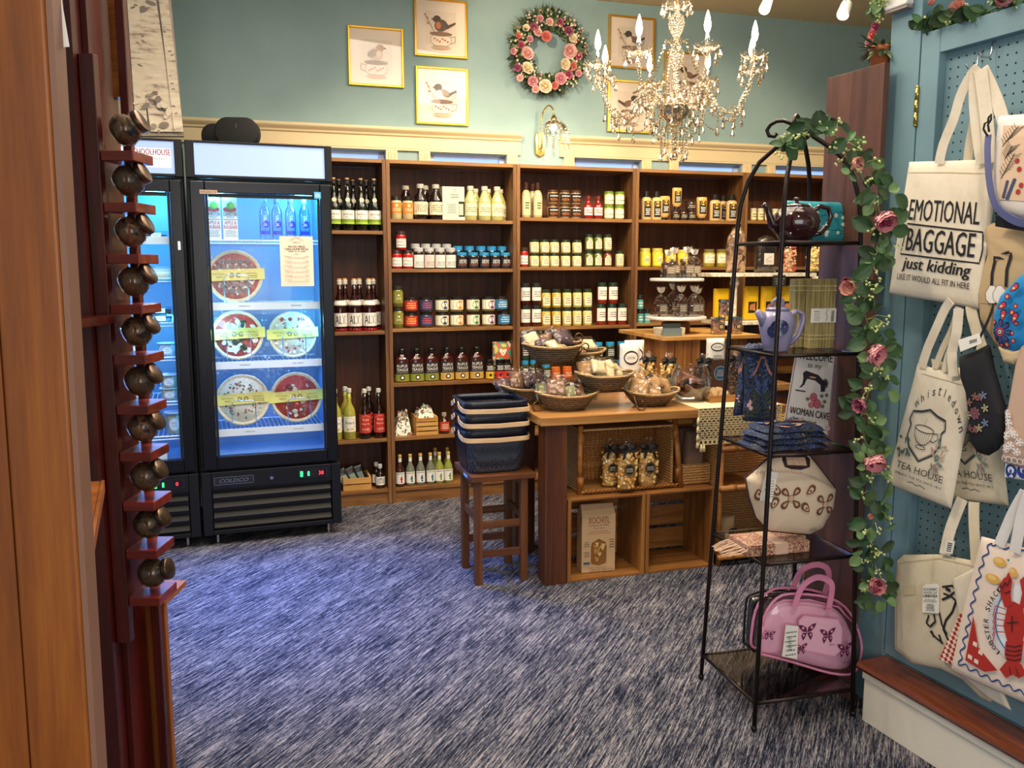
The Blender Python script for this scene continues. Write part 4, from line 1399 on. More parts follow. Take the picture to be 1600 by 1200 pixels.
# ------------------------------------------------------------------ wall lamp under the wreath
sx, sz = bx(843, 2.30, YW), 2.30
t = thing('wall_lamp', 'brass wall lamp with a crystal bead shade, hanging below the wreath', 'lamp', B, sx, YW - .002, sz)
hexp = [(-.032, -.065), (.0, -.085), (.032, -.065), (.035, .05), (.022, .075), (-.022, .075), (-.035, .05)]
part('back_plate', MB(BRASS).add(g_prism([(x, z) for x, z in hexp], -.014, 0)), t, bev=.003)
arm = [(0, -.014, -.03), (0, -.045, -.01), (-.005, -.05, .12), (0.005, -.055, .20), (.028, -.10, .235), (.050, -.13, .20), (.052, -.13, .165)]
part('arm', MB(BRASS).add(g_tube(sm(arm), .0055, 8), None, True), t)
part('socket', MB(BRASS).add(g_lathe([(.010, .168), (.02, .150), (.026, .135)], 12, .052, -.13), None, True), t)
sh = MB(clear('white_crystal', (1, 1, .97, 1), .30, .06, (1, .97, .9, 1)))
sh.add(g_lathe([(.028, .136), (.062, .125), (.090, .10), (.100, .06)], 16, .052, -.13, caps=False), None, True)
for i in range(16):
    a = 2 * math.pi * i / 16
    for k in range(7 if i % 2 else 5):
        sh.add(g_ball((.052 + .100 * math.cos(a), -.13 + .100 * math.sin(a), .055 - .016 * k), .0078, 6, 4), None, False)
    for k in range(4):
        q = .3 + .2 * k
        sh.add(g_ball((.052 + .100 * math.sin(q * 1.4) * math.cos(a + .2), -.13 + .100 * math.sin(q * 1.4) * math.sin(a + .2), .058 + .08 * math.cos(q * 1.5)), .007, 6, 4), None, False)
part('crystal_shade', sh, t)
BULB = C('#fff0d0', .3, emit=14.0, var=0.0)
part('bulb', MB(BULB).add(g_ball((.052, -.13, .09), .022, 10, 6), None, True), t)
pl = light('POINT', 'wall_lamp_light', tuple(B.w(sx + .052, YW - .18, sz + .06)), 2.0, (1, .85, .62), shadow_soft_size=.04)

# ------------------------------------------------------------------ ceiling fixtures
for i, (x, y) in enumerate([(1.28, 4.9)]):
    t = thing('recessed_light', 'round recessed ceiling light just behind the chandelier rod', 'ceiling light', WORLD, x, y, CEIL_Z - .012)
    part('trim_ring', MB(WHITE).add(g_lathe([(.085, .012), (.085, 0), (.066, -.002), (.066, .004)], 20, caps=False), None, True), t)
    part('lens', MB(C('#fff3dc', .3, emit=6.0, var=0)).add(g_lathe([(.066, .003), (.066, .005)], 20)), t)
for lab, (px, py, Y) in (('white track spotlight left of the other, on the ceiling right of the chandelier', (1197, 8, 4.9)), ('white track spotlight tilted to the left, rightmost on the ceiling', (1320, 15, 4.4))):
    p = on_y(px, py, Y)
    t = thing('track_spotlight', lab, 'spotlight', WORLD, p.x, p.y, p.z, 20, 'white track spotlights')
    L = CEIL_Z - p.z
    part('stem', MB(WHITE).add(g_tube([(0, 0, .03), (0, 0, L - .021)], .007, 8), None, True), t)
    part('head', MB(WHITE).add(g_lathe([(.018, .045), (.026, .04), (.031, -.035), (.030, -.04)], 16), None, True), t, RY(34) @ RX(-20))
    part('lens', MB(C('#fff3dc', .3, emit=4.0, var=0)).add(g_lathe([(.027, -.041), (.027, -.044)], 16)), t, RY(34) @ RX(-20))
    part('track', MB(WHITE).box(-.45, -.016, L - .022, .45, .016, L - .001), t)

# ------------------------------------------------------------------ chandelier
CH = Vector((.767, 4.3, 2.0))
t = thing('chandelier', 'crystal chandelier with curved glass arms and candle bulbs, hanging from the ceiling', 'chandelier', WORLD, CH.x, CH.y, CH.z)
part('rod', MB(BRASS).add(g_tube([(0, 0, .72), (0, 0, CEIL_Z - 2.0 - .03)], .006, 8), None, True).add(g_lathe([(.06, 1.249), (.055, 1.225), (.015, 1.20)], 16), None, True), t)
col = MB(CRYSTAL)
col.add(g_lathe([(.012, .18), (.014, .26), (.03, .30), (.018, .33), (.014, .42), (.030, .46), (.042, .50), (.014, .545), (.012, .57), (.030, .60), (.040, .635), (.030, .67), (.014, .685), (.014, .72)], 16), None, True)
part('stem_column', col, t)
def scallop(r0, r1, z0, z1, n=8, th=0):
    def f(u, v):
        a = 2 * math.pi * u
        r = (r0 + (r1 - r0) * v) * (1 + .07 * v * math.cos(n * a))
        return (r * math.cos(a), r * math.sin(a), z0 + (z1 - z0) * v ** 1.8 + .006 * v * math.cos(n * a))
    return g_grid(f, n * 4, 4)
part('top_dish', MB(CRYSTAL).add(scallop(.012, .068, .70, .725), None, True), t)
part('middle_dish', MB(CRYSTAL).add(scallop(.012, .055, .555, .56), None, True), t)
part('bowl', MB(clear('smoky_crystal_bowl', (.62, .56, .48, 1), .45, .06, (1, .9, .74, 1))).add(g_lathe([(.012, .155), (.030, .165), (.036, .185), (.050, .20), (.072, .225), (.078, .255), (.074, .262), (.02, .25)], 18), None, True), t)
part('bottom_dish', MB(CRYSTAL).add(scallop(.012, .060, .135, .15), None, True), t)
part('bottom_stem', MB(CRYSTAL).add(g_lathe([(.008, .05), (.014, .08), (.008, .12), (.016, .145), (.012, .17)], 10), None, True), t)
def bead_strand(n, drop=True, L=.013, pend=.024):
    m = MB(CRYSTALD)
    for k in range(n):
        m.add(g_ball((0, 0, -L * (k + .5)), L * .46, 5, 3), None, False)
    if drop:
        z = -L * n
        m.add(g_lathe([(.001, z), (.004, z - .006), (pend * .45, z - pend * 1.05), (pend * .30, z - pend * 1.35), (.001, z - pend * 1.55)], 6), None, False)
    return m.mesh('bead_strand')
BS = {n: bead_strand(n) for n in (1, 3, 5, 7, 9)}
def hang(x, y, z, n):
    link('bead_strand', BS[n], t, T(x, y, z) @ RZ(rr.uniform(0, 360)))
ang0 = [10, 55, 100, 145, 190, 235, 280, 325]
armp = [(.05, .0, .245), (.10, 0, .265), (.155, 0, .275)]
def arm_curve():
    pts = []
    for s_ in range(15):
        u = s_ / 14
        r = .05 + .33 * u
        z = .265 + .08 * math.sin(math.pi * min(1, u * 2.2)) * (1 if u < .45 else 0) - (.065 * math.sin(math.pi * (u - .42) / .58) if u > .42 else 0) + (.09 * max(0, (u - .8) / .2))
        pts.append((r, 0, z))
    pts.append((.385, 0, .39))
    pts.append((.385, 0, .42))
    return pts
ARM = MB(CRYSTAL).add(g_tube(sm(arm_curve(), 2), [.0085 + .002 * math.sin(i * 1.6) for i in range(33)], 8), None, True).mesh('arm')
PAN = MB(CRYSTAL).add(scallop(.012, .062, .422, .450, 10), None, True).add(g_lathe([(.008, .40), (.024, .415), (.020, .435)], 10), None, True).mesh('drip_pan')
SLV = MB(CHROME).add(g_lathe([(.0095, .44), (.0095, .50)], 12), None, True).mesh('candle_sleeve')
BLB = MB(C('#fff0cc', .3, emit=9.0, var=0)).add(g_lathe([(.007, .50), (.0135, .515), (.0155, .532), (.011, .560), (.004, .585), (.001, .592)], 10), None, True).mesh('bulb')
for i, d in enumerate(ang0):
    M = RZ(d)
    am = link('arm', ARM, t, M)
    for nm, me in (('drip_pan', PAN), ('candle_sleeve', SLV), ('bulb', BLB)):
        link(nm, me, am, T(.385, 0, 0))
    c, s_ = math.cos(R_(d)), math.sin(R_(d))
    for k in range(8):
        q = 2 * math.pi * k / 8 + .4
        hang((.385 + .056 * math.cos(q)) * c - .056 * math.sin(q) * s_, (.385 + .056 * math.cos(q)) * s_ + .056 * math.sin(q) * c, .440, 1 if k % 2 else 3)
    hang(.30 * c, .30 * s_, .22, 5)
    hang(.25 * c, .25 * s_, .23, 3)
    hang(.345 * c, .345 * s_, .27, 5)
    hang(.22 * c, .22 * s_, .20, 5 if i % 2 else 3)
    # swags of beads from the middle dish down to the arms
    sw = MB(CRYSTALD)
    d2 = R_(d)
    for k in range(24):
        u = (k + .5) / 24
        r = .05 + .16 * u
        z = .56 - .25 * u - .06 * math.sin(math.pi * u)
        sw.add(g_ball((r * math.cos(d2), r * math.sin(d2), z), .0058, 5, 3), None, False)
    part('bead_swag', sw, t)
    sw = MB(CRYSTALD)
    for k in range(14):
        u = (k + .5) / 14
        q = R_(d + 45 * u)
        r = .30 - .02 * math.sin(math.pi * u)
        sw.add(g_ball((r * math.cos(q), r * math.sin(q), .24 - .07 * math.sin(math.pi * u)), .006, 5, 3), None, False)
    part('bead_swag', sw, t)
    light('POINT', 'candle_bulb_light', (CH.x + .385 * c, CH.y + .385 * s_, CH.z + .62), 1.6, (1, .82, .55), shadow_soft_size=.015)
for k in range(10):
    q = 2 * math.pi * k / 10
    hang(.062 * math.cos(q), .062 * math.sin(q), .150, 9 if k % 2 else 7)
    hang(.078 * math.cos(q), .078 * math.sin(q), .255, 5 if k % 2 else 9)
    hang(.07 * math.cos(q), .07 * math.sin(q), .72, 1)
for k in range(16):
    q = 2 * math.pi * k / 16
    hang(.13 * math.cos(q), .13 * math.sin(q), .335 + .01 * math.cos(q * 3), 5 if k % 2 else 3)
    hang(.19 * math.cos(q + .2), .19 * math.sin(q + .2), .30, 3)
part('crystal_ball', MB(CRYSTALD).add(g_ball((0, 0, .022), .022, 10, 6), None, False).add(g_tube([(0, 0, .04), (0, 0, .06)], .002, 4)), t)

# ================================================================== FRIDGES
FR = Frame(-1.665, 4.47, 20)
BLK = C('#0a0b0f', .42, .1, spec=.4, var=.2)
BLK2 = C('#101118', .25, .3)
LINER = C('#7fabd0', .35, var=.02)  # white liner; the blue of the cabinet light is put into its colour
RAILM = C('#e6f0f6', .4, var=.02)
LAMPB = C('#62ccff', .4, emit=2.6, var=0)
HEADL = C('#9cb4e6', .4, emit=.45, var=0)
FDX = [0.0, -.745]
FLAB = ['black glass-door fridge holding pizzas, right of the other fridge', 'black glass-door fridge of tubs, partly behind the red jar rack']
GREENE = C('#28e060', .4, emit=3.0, var=0)
REDE = C('#ff3038', .4, emit=3.0, var=0)
FT = []
for n in range(2):
    t = thing('display_fridge', FLAB[n], 'fridge', FR, FDX[n], 0, 0, 0, 'black display fridges')
    FT.append(t)
    W = .732
    D = .515
    cab = MB(BLK)
    cab.box(0, .06, .06, .05, D, 2.125).box(W - .05, .06, .06, W, D, 2.125)
    cab.box(.05, D - .05, .06, W - .05, D, 2.125).box(.05, .06, 1.925, W - .05, D - .05, 2.125)
    cab.box(.05, .06, .06, W - .05, D - .05, .46)
    part('cabinet', cab, t, bev=.004)
    lin_ = MB(LINER)
    lin_.box(.0505, .07, .4605, .056, D - .0505, 1.9245).box(W - .056, .07, .4605, W - .0505, D - .0505, 1.9245)
    lin_.box(.0565, D - .056, .4605, W - .0565, D - .0505, 1.9245).box(.0565, .07, 1.919, W - .0565, D - .0565, 1.9245).box(.0565, .07, .4605, W - .0565, D - .0565, .466)
    part('blue_lit_liner', lin_, t)
    # header light box
    hd = MB(BLK)
    hd.box(.0, .0, 1.94, .043, .0595, 2.125).box(.695, 0, 1.94, W, .0595, 2.125).box(.0435, 0, 1.94, .6945, .0595, 1.955).box(.0435, 0, 2.114, .6945, .0595, 2.125)
    part('header_frame', hd, t, bev=.003)
    part('header_lightbox', MB(HEADL).box(.0437, .008, 1.9555, .6943, .05, 2.1135), t, label='glowing pale blue header panel')
    # door
    dr = part('door', MB(BLK2).box(.015, .005, .42, .085, .055, 1.925).box(.665, .005, .42, .72, .055, 1.925).box(.0852, .005, 1.866, .6648, .055, 1.925).box(.0852, .005, .42, .6648, .055, .486), t, bev=.004)
    part('glass_pane', MB(GLASS).box(.0853, .022, .4863, .6647, .028, 1.8657), dr)
    part('inner_bezel', MB(C('#05060a', .5)).box(.086, .018, .487, .100, .0215, 1.865).box(.650, .018, .487, .664, .0215, 1.865).box(.1005, .018, 1.845, .6495, .0215, 1.865), dr)
    part('handle_recess', MB(C('#1c1e24', .3, .5)).add(g_prism(rrect(.03, .92, .048, 1.28, .008), -.002, .0048)), dr)
    part('lock_plate', MB(CHROME).add(g_prism(rrect(.690, 1.575, .703, 1.62, .005), .001, .0048)), dr) if n else None
    # lower grille
    gr_ = MB(BLK).box(0, 0, .06, .05, .0595, .405).box(W - .05, 0, .06, W, .0595, .405).box(.0502, .0, .31, W - .0502, .0595, .405).box(.0502, .03, .06, W - .0502, .0595, .309).box(.0502, 0, .06, W - .0502, .0298, .085)
    part('lower_panel', gr_, t, bev=.003)
    for k in range(4):
        z = .295 - .055 * k
        part('louver', MB(C('#171411', .6, spec=.3)).add(g_prism([(.056, 0), (.676, 0), (.676, .004), (.056, .004)], 0, .034), None, False, T(0, 0, 0)), t, T(0, .003, z - .032) @ RX(50))
    cp = part('control_panel', MB(C('#15161a', .3)).box(.50, -.004, .335, .665, -.0002, .385), t)
    part('green_switch', MB(GREENE).box(.512, -.0065, .345, .526, -.0042, .375), cp)
    part('green_switch', MB(GREENE).box(.552, -.0065, .348, .562, -.0042, .372), cp)
    a = Art()
    a.rect(.60, .343, .65, .377, C('#120408', .3)).text('38' if n == 0 else '0', .625, .36, .020, REDE)
    part('display', a.mb(lambda x, y, l: (x, -.0045 - l, y)), cp)
    if n == 0:
        a = Art()
        a.rect(.065, .335, .265, .375, C('#1a1b20', .3)).stroke([(.065, .335), (.265, .335), (.265, .375), (.065, .375)], .002, C('#9aa0a8', .3, .8), True).text('COLDCO', .165, .355, .020, C('#9aa0a8', .3, .8), w=.15, shear=.3)
        part('badge', a.mb(lambda x, y, l: (x, -.0008 - l, y)), t)
        part('key_lock', MB(CHROME).add(g_lathe([(.009, 0), (.009, .006)], 12), None, False, RX(90)), t, T(.36, 0, .352))
    for x in (.07, W - .07):
        part('levelling_foot', MB(CHROME).add(g_lathe([(.016, 0.0), (.016, .008), (.007, .012), (.007, .0595)], 10, x, .035)), t)
    part('interior_lamp', MB(LAMPB).box(.5 * W - .24, .075, 1.902, .5 * W + .24, .095, 1.918), t)
    part('interior_lamp', MB(LAMPB).box(.0565, .072, .56, .064, .082, 1.86), t)
    part('interior_lamp', MB(LAMPB).box(W - .064, .072, .56, W - .0565, .082, 1.86), t)
    for (lx, lz, tx, e) in ((.14, 1.86, .3, 8.5), (W - .14, 1.86, W - .3, 8.5), (.13, 1.2, .5, 3.5), (W - .13, 1.2, .2, 3.5)):
        l = light('POINT', 'fridge_interior_light', tuple(FR.w(FDX[n] + lx, .12, lz)), e * .62, (.12, .66, 1.0), shadow_soft_size=.05)
# blue glow thrown onto the carpet by the lit cabinets
for n in range(2):
    light('AREA', 'fridge_door_glow', tuple(FR.w(FDX[n] + .37, -.03, 1.2)), 5, (.12, .30, 1.0), tuple(FR.w(FDX[n] + .45, -1.1, 0)), shape='RECTANGLE', size=.5, size_y=1.2)
    light('SPOT', 'fridge_header_glow', tuple(FR.w(FDX[n] + .37, -.06, 2.05)), 300, (.03, .20, 1.0), tuple(FR.w(FDX[n] + .62, -.95, 0)), spot_size=R_(56), spot_blend=.9, shadow_soft_size=.1)
def wire_shelf(t, z, rail, d=.355, y0=.085, txts=()):
    W = .732
    m = MB(C('#e4eef4', .35, .2))
    m.add(g_tube([(.07, y0, z), (W - .07, y0, z)], .004, 5)).add(g_tube([(.07, y0, z - .016), (W - .07, y0, z - .016)], .003, 5)).add(g_tube([(.07, y0 + d, z), (W - .07, y0 + d, z)], .004, 5))
    for k in range(26):
        x = .075 + (W - .15) * k / 25
        m.add(g_tube([(x, y0, z), (x, y0 + d, z)], .0018, 4))
    s_ = part('wire_shelf', m, t)
    if rail:
        part('price_rail', MB(RAILM).box(.068, y0 - .016, z - .028, W - .068, y0 - .0125, z + .012), s_)
        a = Art()
        for x, w in txts:
            a.text(w, x, z - .008, .007, C('#23405a', .6), w=.055)
        part('rail_print', a.mb(lambda x, y, l: (x, y0 - .0166 - l, y)), s_)
for z, rail, tx in ((1.628, False, ()), (1.290, True, ((.26, 'PEPPERONI'), (.53, 'PRIMAVERA'))), (.975, True, ((.25, 'MARGHERITA'), (.53, 'MT VIEW'))), (.610, True, ((.26, 'CAPRICCIO'), (.52, 'DIAVOLA')))):
    wire_shelf(FT[0], z, rail, txts=tx)
for z, rail in ((1.633, True), (1.43, False), (1.20, False), (1.02, False), (.785, False), (.60, False)):
    wire_shelf(FT[1], z, rail)
# --- cartons
for i, px in enumerate((334.5, 360.5)):
    x, z = FR.hit(px, 372, .15)
    t = thing('juice_carton', 'tall apple juice carton on the top fridge shelf, ' + ('left one' if i == 0 else 'right one'), 'carton', FR, x, .11, 1.633, 0, 'juice cartons in the fridge')
    h = .205
    part('carton', MB(C('#eef3f2', .5, var=.02)).box(-.037, 0, 0, .037, .07, h).add(([(-.037, 0, h), (.037, 0, h), (.037, .07, h), (-.037, .07, h), (-.037, .035, h + .028), (.037, .035, h + .028)], [(0, 1, 5, 4), (2, 3, 4, 5), (0, 4, 3), (1, 2, 5)])), t)
    a = Art()
    DT = C('#14454a', .6)
    a.ell(0, h * .77, .034, .014, C('#c0283c', .6)).ell(.004, h * .86, .020, .019, C('#2f9a3a', .6)).ell(.012, h * .86, .012, .014, C('#7ab82c', .6)).stroke([(.004, h * .94), (.012, h * .99)], .002, DT)
    a.rect(-.034, h * .71, .034, h * .725, C('#b8283c', .6)).text('CAWSTON', 0, h * .645, .020, DT, w=.068, bold=.0006).text('PRESS', 0, h * .565, .008, DT, w=.036).rect(-.034, h * .50, .034, h * .52, C('#c85a70', .6))
    a.text('APPLE &', 0, h * .43, .018, C('#c03a60', .6), w=.060, bold=.0005).text('RHUBARB', 0, h * .32, .019, C('#c03a60', .6), w=.066, bold=.0005).lines(-.032, .032, h * .06, h * .25, 5, DT, 3 + i, .3)
    part('print', a.mb(flatmap()), t)
WATER = clear('water_bottle_plastic', (.72, .86, 1, 1), .10, .04)
for i, px in enumerate((413, 432, 453, 475)):
    x, z = FR.hit(px, 340, .18)
    t = thing('water_bottle', 'clear water bottle with blue dot on the top fridge shelf, ' + ordw(i, 4), 'bottle', FR, x, .15 + .012 * (i % 2), 1.633, 0, 'water bottles in the fridge')
    part('body', MB(WATER).add(g_lathe([(.025, 0), (.029, .01), (.029, .13), (.026, .16), (.013, .185), (.012, .2)], 16), None, True), t)
    part('cap', MB(C('#7fb6ea', .4)).add(g_lathe([(.0145, .195), (.0145, .225)], 12), None, True), t)
    a = Art()
    a.ell(.004, .085, .019, .020, C('#0a18c0', .5, emit=.15)).text('TRUS', -.001, .105, .018, C('#e6f2ff', .6), w=.062, rot=-90)
    a.rect(-.026, .03, .026, .05, C('#1238c0', .5), 4)
    part('print', a.mb(cylmap(.0292)), t)
# --- pizzas
CRUST = blotch('pizza_crust', ['#d8c49a', '#e6d6b0', '#c8ac78'], 60, .8)
SAUCE = C('#b8382a', .6)
CHEESE = blotch('pizza_cheese', ['#d8d2b6', '#ece6d0', '#cfc29a'], 70, .7)
def pizza(x, z, y, r, kindp, label, tilt=12, seed=1):
    t = thing('wrapped_pizza', label, 'pizza', FR, x, y, z, 0, 'wrapped pizzas in the fridge', RX(-tilt))
    rr2 = random.Random(seed)
    m = MB(CRUST)
    m.add(g_lathe([(r * .70, .006), (r * .86, .008), (r * .93, .018), (r * .99, .016), (r, .004), (r * .98, -.006), (.001, -.006)], 28, caps=False), None, True, T(0, 0, r) @ RX(90))
    part('crust', m, t)
    m = MB({'pep': SAUCE, 'marg': SAUCE, 'white': CHEESE, 'moz': CHEESE, 'meat': SAUCE}[kindp]).add(g_lathe([(.001, .011), (r * .86, .010), (r * .87, .004)], 28, caps=False), None, True, T(0, 0, r) @ RX(90))
    part('topping_base', m, t)
    tp = MB(CHEESE)
    def disc(px, pz, rad_, mt, th=.003, ir=0):
        pts = [(px + rad_ * (1 + ir * rr2.uniform(-1, 1)) * math.cos(2 * math.pi * k / 9), pz + rad_ * (1 + ir * rr2.uniform(-1, 1)) * math.sin(2 * math.pi * k / 9)) for k in range(9)]
        tp.add(g_prism(pts, -.011 - th, -.010), mt)
    def rnd(R0):
        a, q = rr2.uniform(0, 6.28), R0 * math.sqrt(rr2.random())
        return q * math.cos(a), r + q * math.sin(a)
    if kindp == 'pep':
        for k in range(26): disc(*rnd(r * .70), .008 + rr2.random() * .005, CHEESE, .003, .5)
        for i in range(6):
            for j in range(6):
                px_, pz_ = (i - 2.5) * .034 + (j % 2) * .017, (j - 2.5) * .032
                if math.hypot(px_, pz_) < r * .72: disc(px_, r + pz_, .0155, C('#75605f', .6), .005 + .001 * rr2.random())
    elif kindp == 'marg':
        for k in range(24): disc(*rnd(r * .72), .012 + rr2.random() * .01, CHEESE, .004, .4)
        for k in range(9): disc(*rnd(r * .6), .016, C('#1f3a26', .7), .006, .5)
    elif kindp == 'moz':
        for k in range(60): disc(*rnd(r * .8), .005 + rr2.random() * .006, [SAUCE, CHEESE, CHEESE][k % 3], .003, .5)
        for k in range(8): disc((rr2.random() - .5) * r * 1.2, r * 1.65, .010, SAUCE, .004, .4)
    elif kindp == 'white':
        for k in range(40): disc(*rnd(r * .7), .003 + rr2.random() * .004, C('#8a4a3a', .7), .004, .5)
        for k in range(40): disc(*rnd(r * .75), .003 + rr2.random() * .003, C('#4a6a3a', .7), .003, .5)
    else:
        for k in range(45): disc(*rnd(r * .72), .006 + rr2.random() * .008, [C('#7c2c22', .6), CHEESE, C('#8a4030', .6)][k % 3], .005, .4)
    part('toppings', tp, t, stuff=True)
    a = Art()
    YB = C('#e8d268', .5, var=.02)
    bw, bh = r * 1.06, r * .21
    a.poly([(-bw, r - bh), (bw, r - bh + .012), (bw, r + bh + .012), (-bw, r + bh)], YB)
    Q = C('#5c4a28', .6)
    a.text('TRATTORIA', -bw * .55, r + .009, .008, Q, w=.065).text('VESSO', -bw * .52, r - .007, .008, Q, w=.035)
    for s_ in (-1, 1):
        for k in range(3):
            a.ring(s_ * (.014 + .003 * k), r + .003, .009, .012, .0015, Q, 12)
    a.text(dict(pep='AMERICANA', marg='MARGHERITA', moz='MONTE', white='MARGHERITA', meat='DIAVOLA')[kindp], bw * .55, r + .014, .007, Q, w=.06).lines(bw * .3, bw * .8, r - .014, r + .006, 2, Q, 2, .3)
    part('paper_band', a.mb(lambda x_, y_, l: (x_, -.0205 - l, y_)), t)
    part('plastic_wrap', MB(PLASTIC).add(g_grid(lambda u, v: ((u - .5) * r * 2.5, -.026 - .006 * math.sin(u * 11) * math.cos(v * 9) + .02 * abs(2 * u - 1) ** 3, -.0 + v * r * 2.35), 12, 12), None, True), t)
    return t
R1 = .143
pizza(.222, 1.295, .16, R1 * 1.02, 'pep', 'wrapped pepperoni pizza alone on the upper fridge shelf', seed=2)
pizza(.222, .985, .16, R1 * .96, 'marg', 'wrapped pizza with red sauce and dark basil, middle shelf left', seed=3)
pizza(.515, .985, .16, R1 * .92, 'moz', 'wrapped pizza covered in grated cheese, middle shelf right', seed=4)
pizza(.235, .62, .16, R1, 'white', 'wrapped pale pizza with small herb flecks, lower shelf left', seed=5)
pizza(.525, .62, .16, R1, 'meat', 'wrapped pizza with dark meat pieces, lower shelf right', seed=6)
for x, z in ((.225, 1.30), (.225, .985), (.515, .985), (.235, .62), (.53, .62)):
    w = .062
    part('wire_divider', MB(CHROME).add(g_tube([(x - w, .10, z), (x - w, .10, z + .13), (x - w + .012, .10, z + .148), (x + w - .012, .10, z + .148), (x + w, .10, z + .13), (x + w, .10, z)], .0028, 6), None, True), FT[0])
# --- poster taped to the door
a = Art()
PP = C('#efdcc6', .7, var=.02)
x0, z1 = FR.hit(436.5, 369, 0); x1, z0 = FR.hit(491, 447, 0)
w, h = x1 - x0, z1 - z0
a.rect(0, 0, w, h, PP)
a.arctext('TRATTORIA', w / 2, h * .855, .028, .0075, INK, 158, 22, wf=.75).text('VESSO', w / 2, h * .875, .009, INK, w=.038)
a.stroke([(w / 2 + .040 * math.cos(R_(q)), h * .86 + .032 * math.sin(R_(q))) for q in range(10, 175, 15)], .001, INK)
a.text('WOOD-FIRED', w / 2, h * .795, .011, INK, w=w * .52, bold=.0004).text('TAKE-HOME PIZZA', w / 2, h * .745, .011, INK, w=w * .72, bold=.0004).lines(w * .15, w * .85, h * .69, h * .71, 1, INK, 2, .5)
a.text('MENU', w / 2, h * .645, .005, INK, w=.02)
for k, nm in enumerate(('Pepperoni', 'Capricciosa', 'Funghi', 'Margherita', 'Diavola', 'Vegetale')):
    y = h * (.60 - .095 * k)
    a.text(nm, w * .24, y, .0055, INK, w=w * .22).text('$18.95', w * .80, y, .0055, INK, w=w * .12).lines(w * .14, w * .86, y - h * .045, y - h * .015, 2, GREY, k, .3)
m = a.mb(lambda x, y, l: (x, .0035 - l - .0003, y))
o = solo('menu_poster', m, 'beige printed pizza menu taped to the glass of the right fridge', 'poster', FR, x0, 0, z0)
a = Art().rect(0, 0, .085, .02, C('#c8a890', .6)).text('REFRIGERATOR', .0425, .010, .012, INK, w=.078)
solo('small_sticker', a.mb(lambda x, y, l: (x, .0035 - l, y)), 'small tan sticker at the upper left corner of the right fridge door', 'sticker', FR, .062, 0, 1.86)
a = Art().rect(0, 0, .035, .035, C('#4aa8d8', .5)).lines(.004, .031, .006, .028, 3, WHITE, 3, .4)
solo('small_sticker', a.mb(lambda x, y, l: (x, .0035 - l, y)), 'small square blue sticker at the upper right of the right fridge door', 'sticker', FR, .635, 0, 1.85)
# --- left fridge sign and contents
x0, z1 = FR.hit(196, 226, .0); x1, z0 = FR.hit(268, 262, .0)
MAR = C('#a01840', .6)
a = Art().rect(-.05, 0, x1 - x0, z1 - z0 - .01, C('#eef0f6', .6, emit=.35, var=0))
a.text('SCHOOLHOUSE', (x1 - x0) * .535, .075, .030, MAR, w=(x1 - x0) * .90, bold=.0014).text('MARKET & BAKERY', (x1 - x0) * .55, .042, .010, GREY, w=(x1 - x0) * .75)
solo('paper_sign', a.mb(lambda x, y, l: (x, .0075 - l, y)), 'white paper sign with maroon lettering on the left fridge header', 'sign', FR, x0, 0, z0)
PETP = clear('deli_tub_plastic', (.93, .97, 1, 1), .12, .06)
def tub(px, zb, y, w, h, col, label, grp, oval=True):
    x = FR.hit(px, 500, y)[0]
    t = thing('deli_tub', label, 'tub', FR, x, y, zb, 0, grp)
    r = w / 2
    part('contents', MB(C(col, .5, coat=.3, scale=60, var=.2)).add(g_lathe([(r * .78, .001), (r * .93, h * .80), (r * .90, h * .82)], 18), None, True), t)
    part('tub', MB(PETP).add(g_lathe([(r * .80, .0), (r * .97, h * .92)], 18, caps=False), None, True), t)
    part('lid', MB(C('#cfe3f2', .3, coat=.5)).add(g_lathe([(r, h * .92), (r * 1.03, h * .94), (r * 1.03, h), (r * .95, h)], 18), None, True), t)
    a = Art()
    a.ell(.0, h * .45, r * .55, h * .30, C('#f0f6fa', .5, var=0), 18).ring(0, h * .45, r * .5, h * .26, .0012, C('#2a6a9a', .6)).text("Jane's" if h > .1 else 'Dips', 0, h * .52, h * .10, C('#1a3a6a', .6)).lines(-r * .35, r * .35, h * .30, h * .44, 2, GREY, 2, .3)
    part('label', a.mb(cylmap(r * .965)), t)
tub(205, 1.023, .16, .105, .082, '#f2eee0', 'clear tub of pale dip, left, fourth shelf of the left fridge', 'deli tubs')
tub(259, 1.023, .16, .10, .070, '#f0f0e4', 'clear tub with pale dip, right, fourth shelf of the left fridge', 'deli tubs')
tub(259, .79, .16, .10, .062, '#f0e8c4', 'yellowish dip tub, lower of two, right side of fifth shelf in left fridge', 'deli tubs')
tub(259, .853, .16, .10, .072, '#f0e8c4', 'yellowish dip tub stacked on another, right side of left fridge', 'deli tubs')
tub(216, .79, .16, .105, .055, '#c89c8c', 'brownish dip tub, lower of two, left side of fifth shelf in left fridge', 'deli tubs')
tub(216, .846, .16, .105, .065, '#c89c8c', 'brownish dip tub stacked on another, left side of left fridge', 'deli tubs')
tub(216, .605, .16, .10, .118, '#c08e7c', 'tall tub of red soup on the bottom wire shelf of the left fridge', 'soup tubs')
tub(264, .605, .16, .10, .118, '#dfe0c0', 'tall tub of creamy soup on the bottom wire shelf of the left fridge', 'soup tubs')
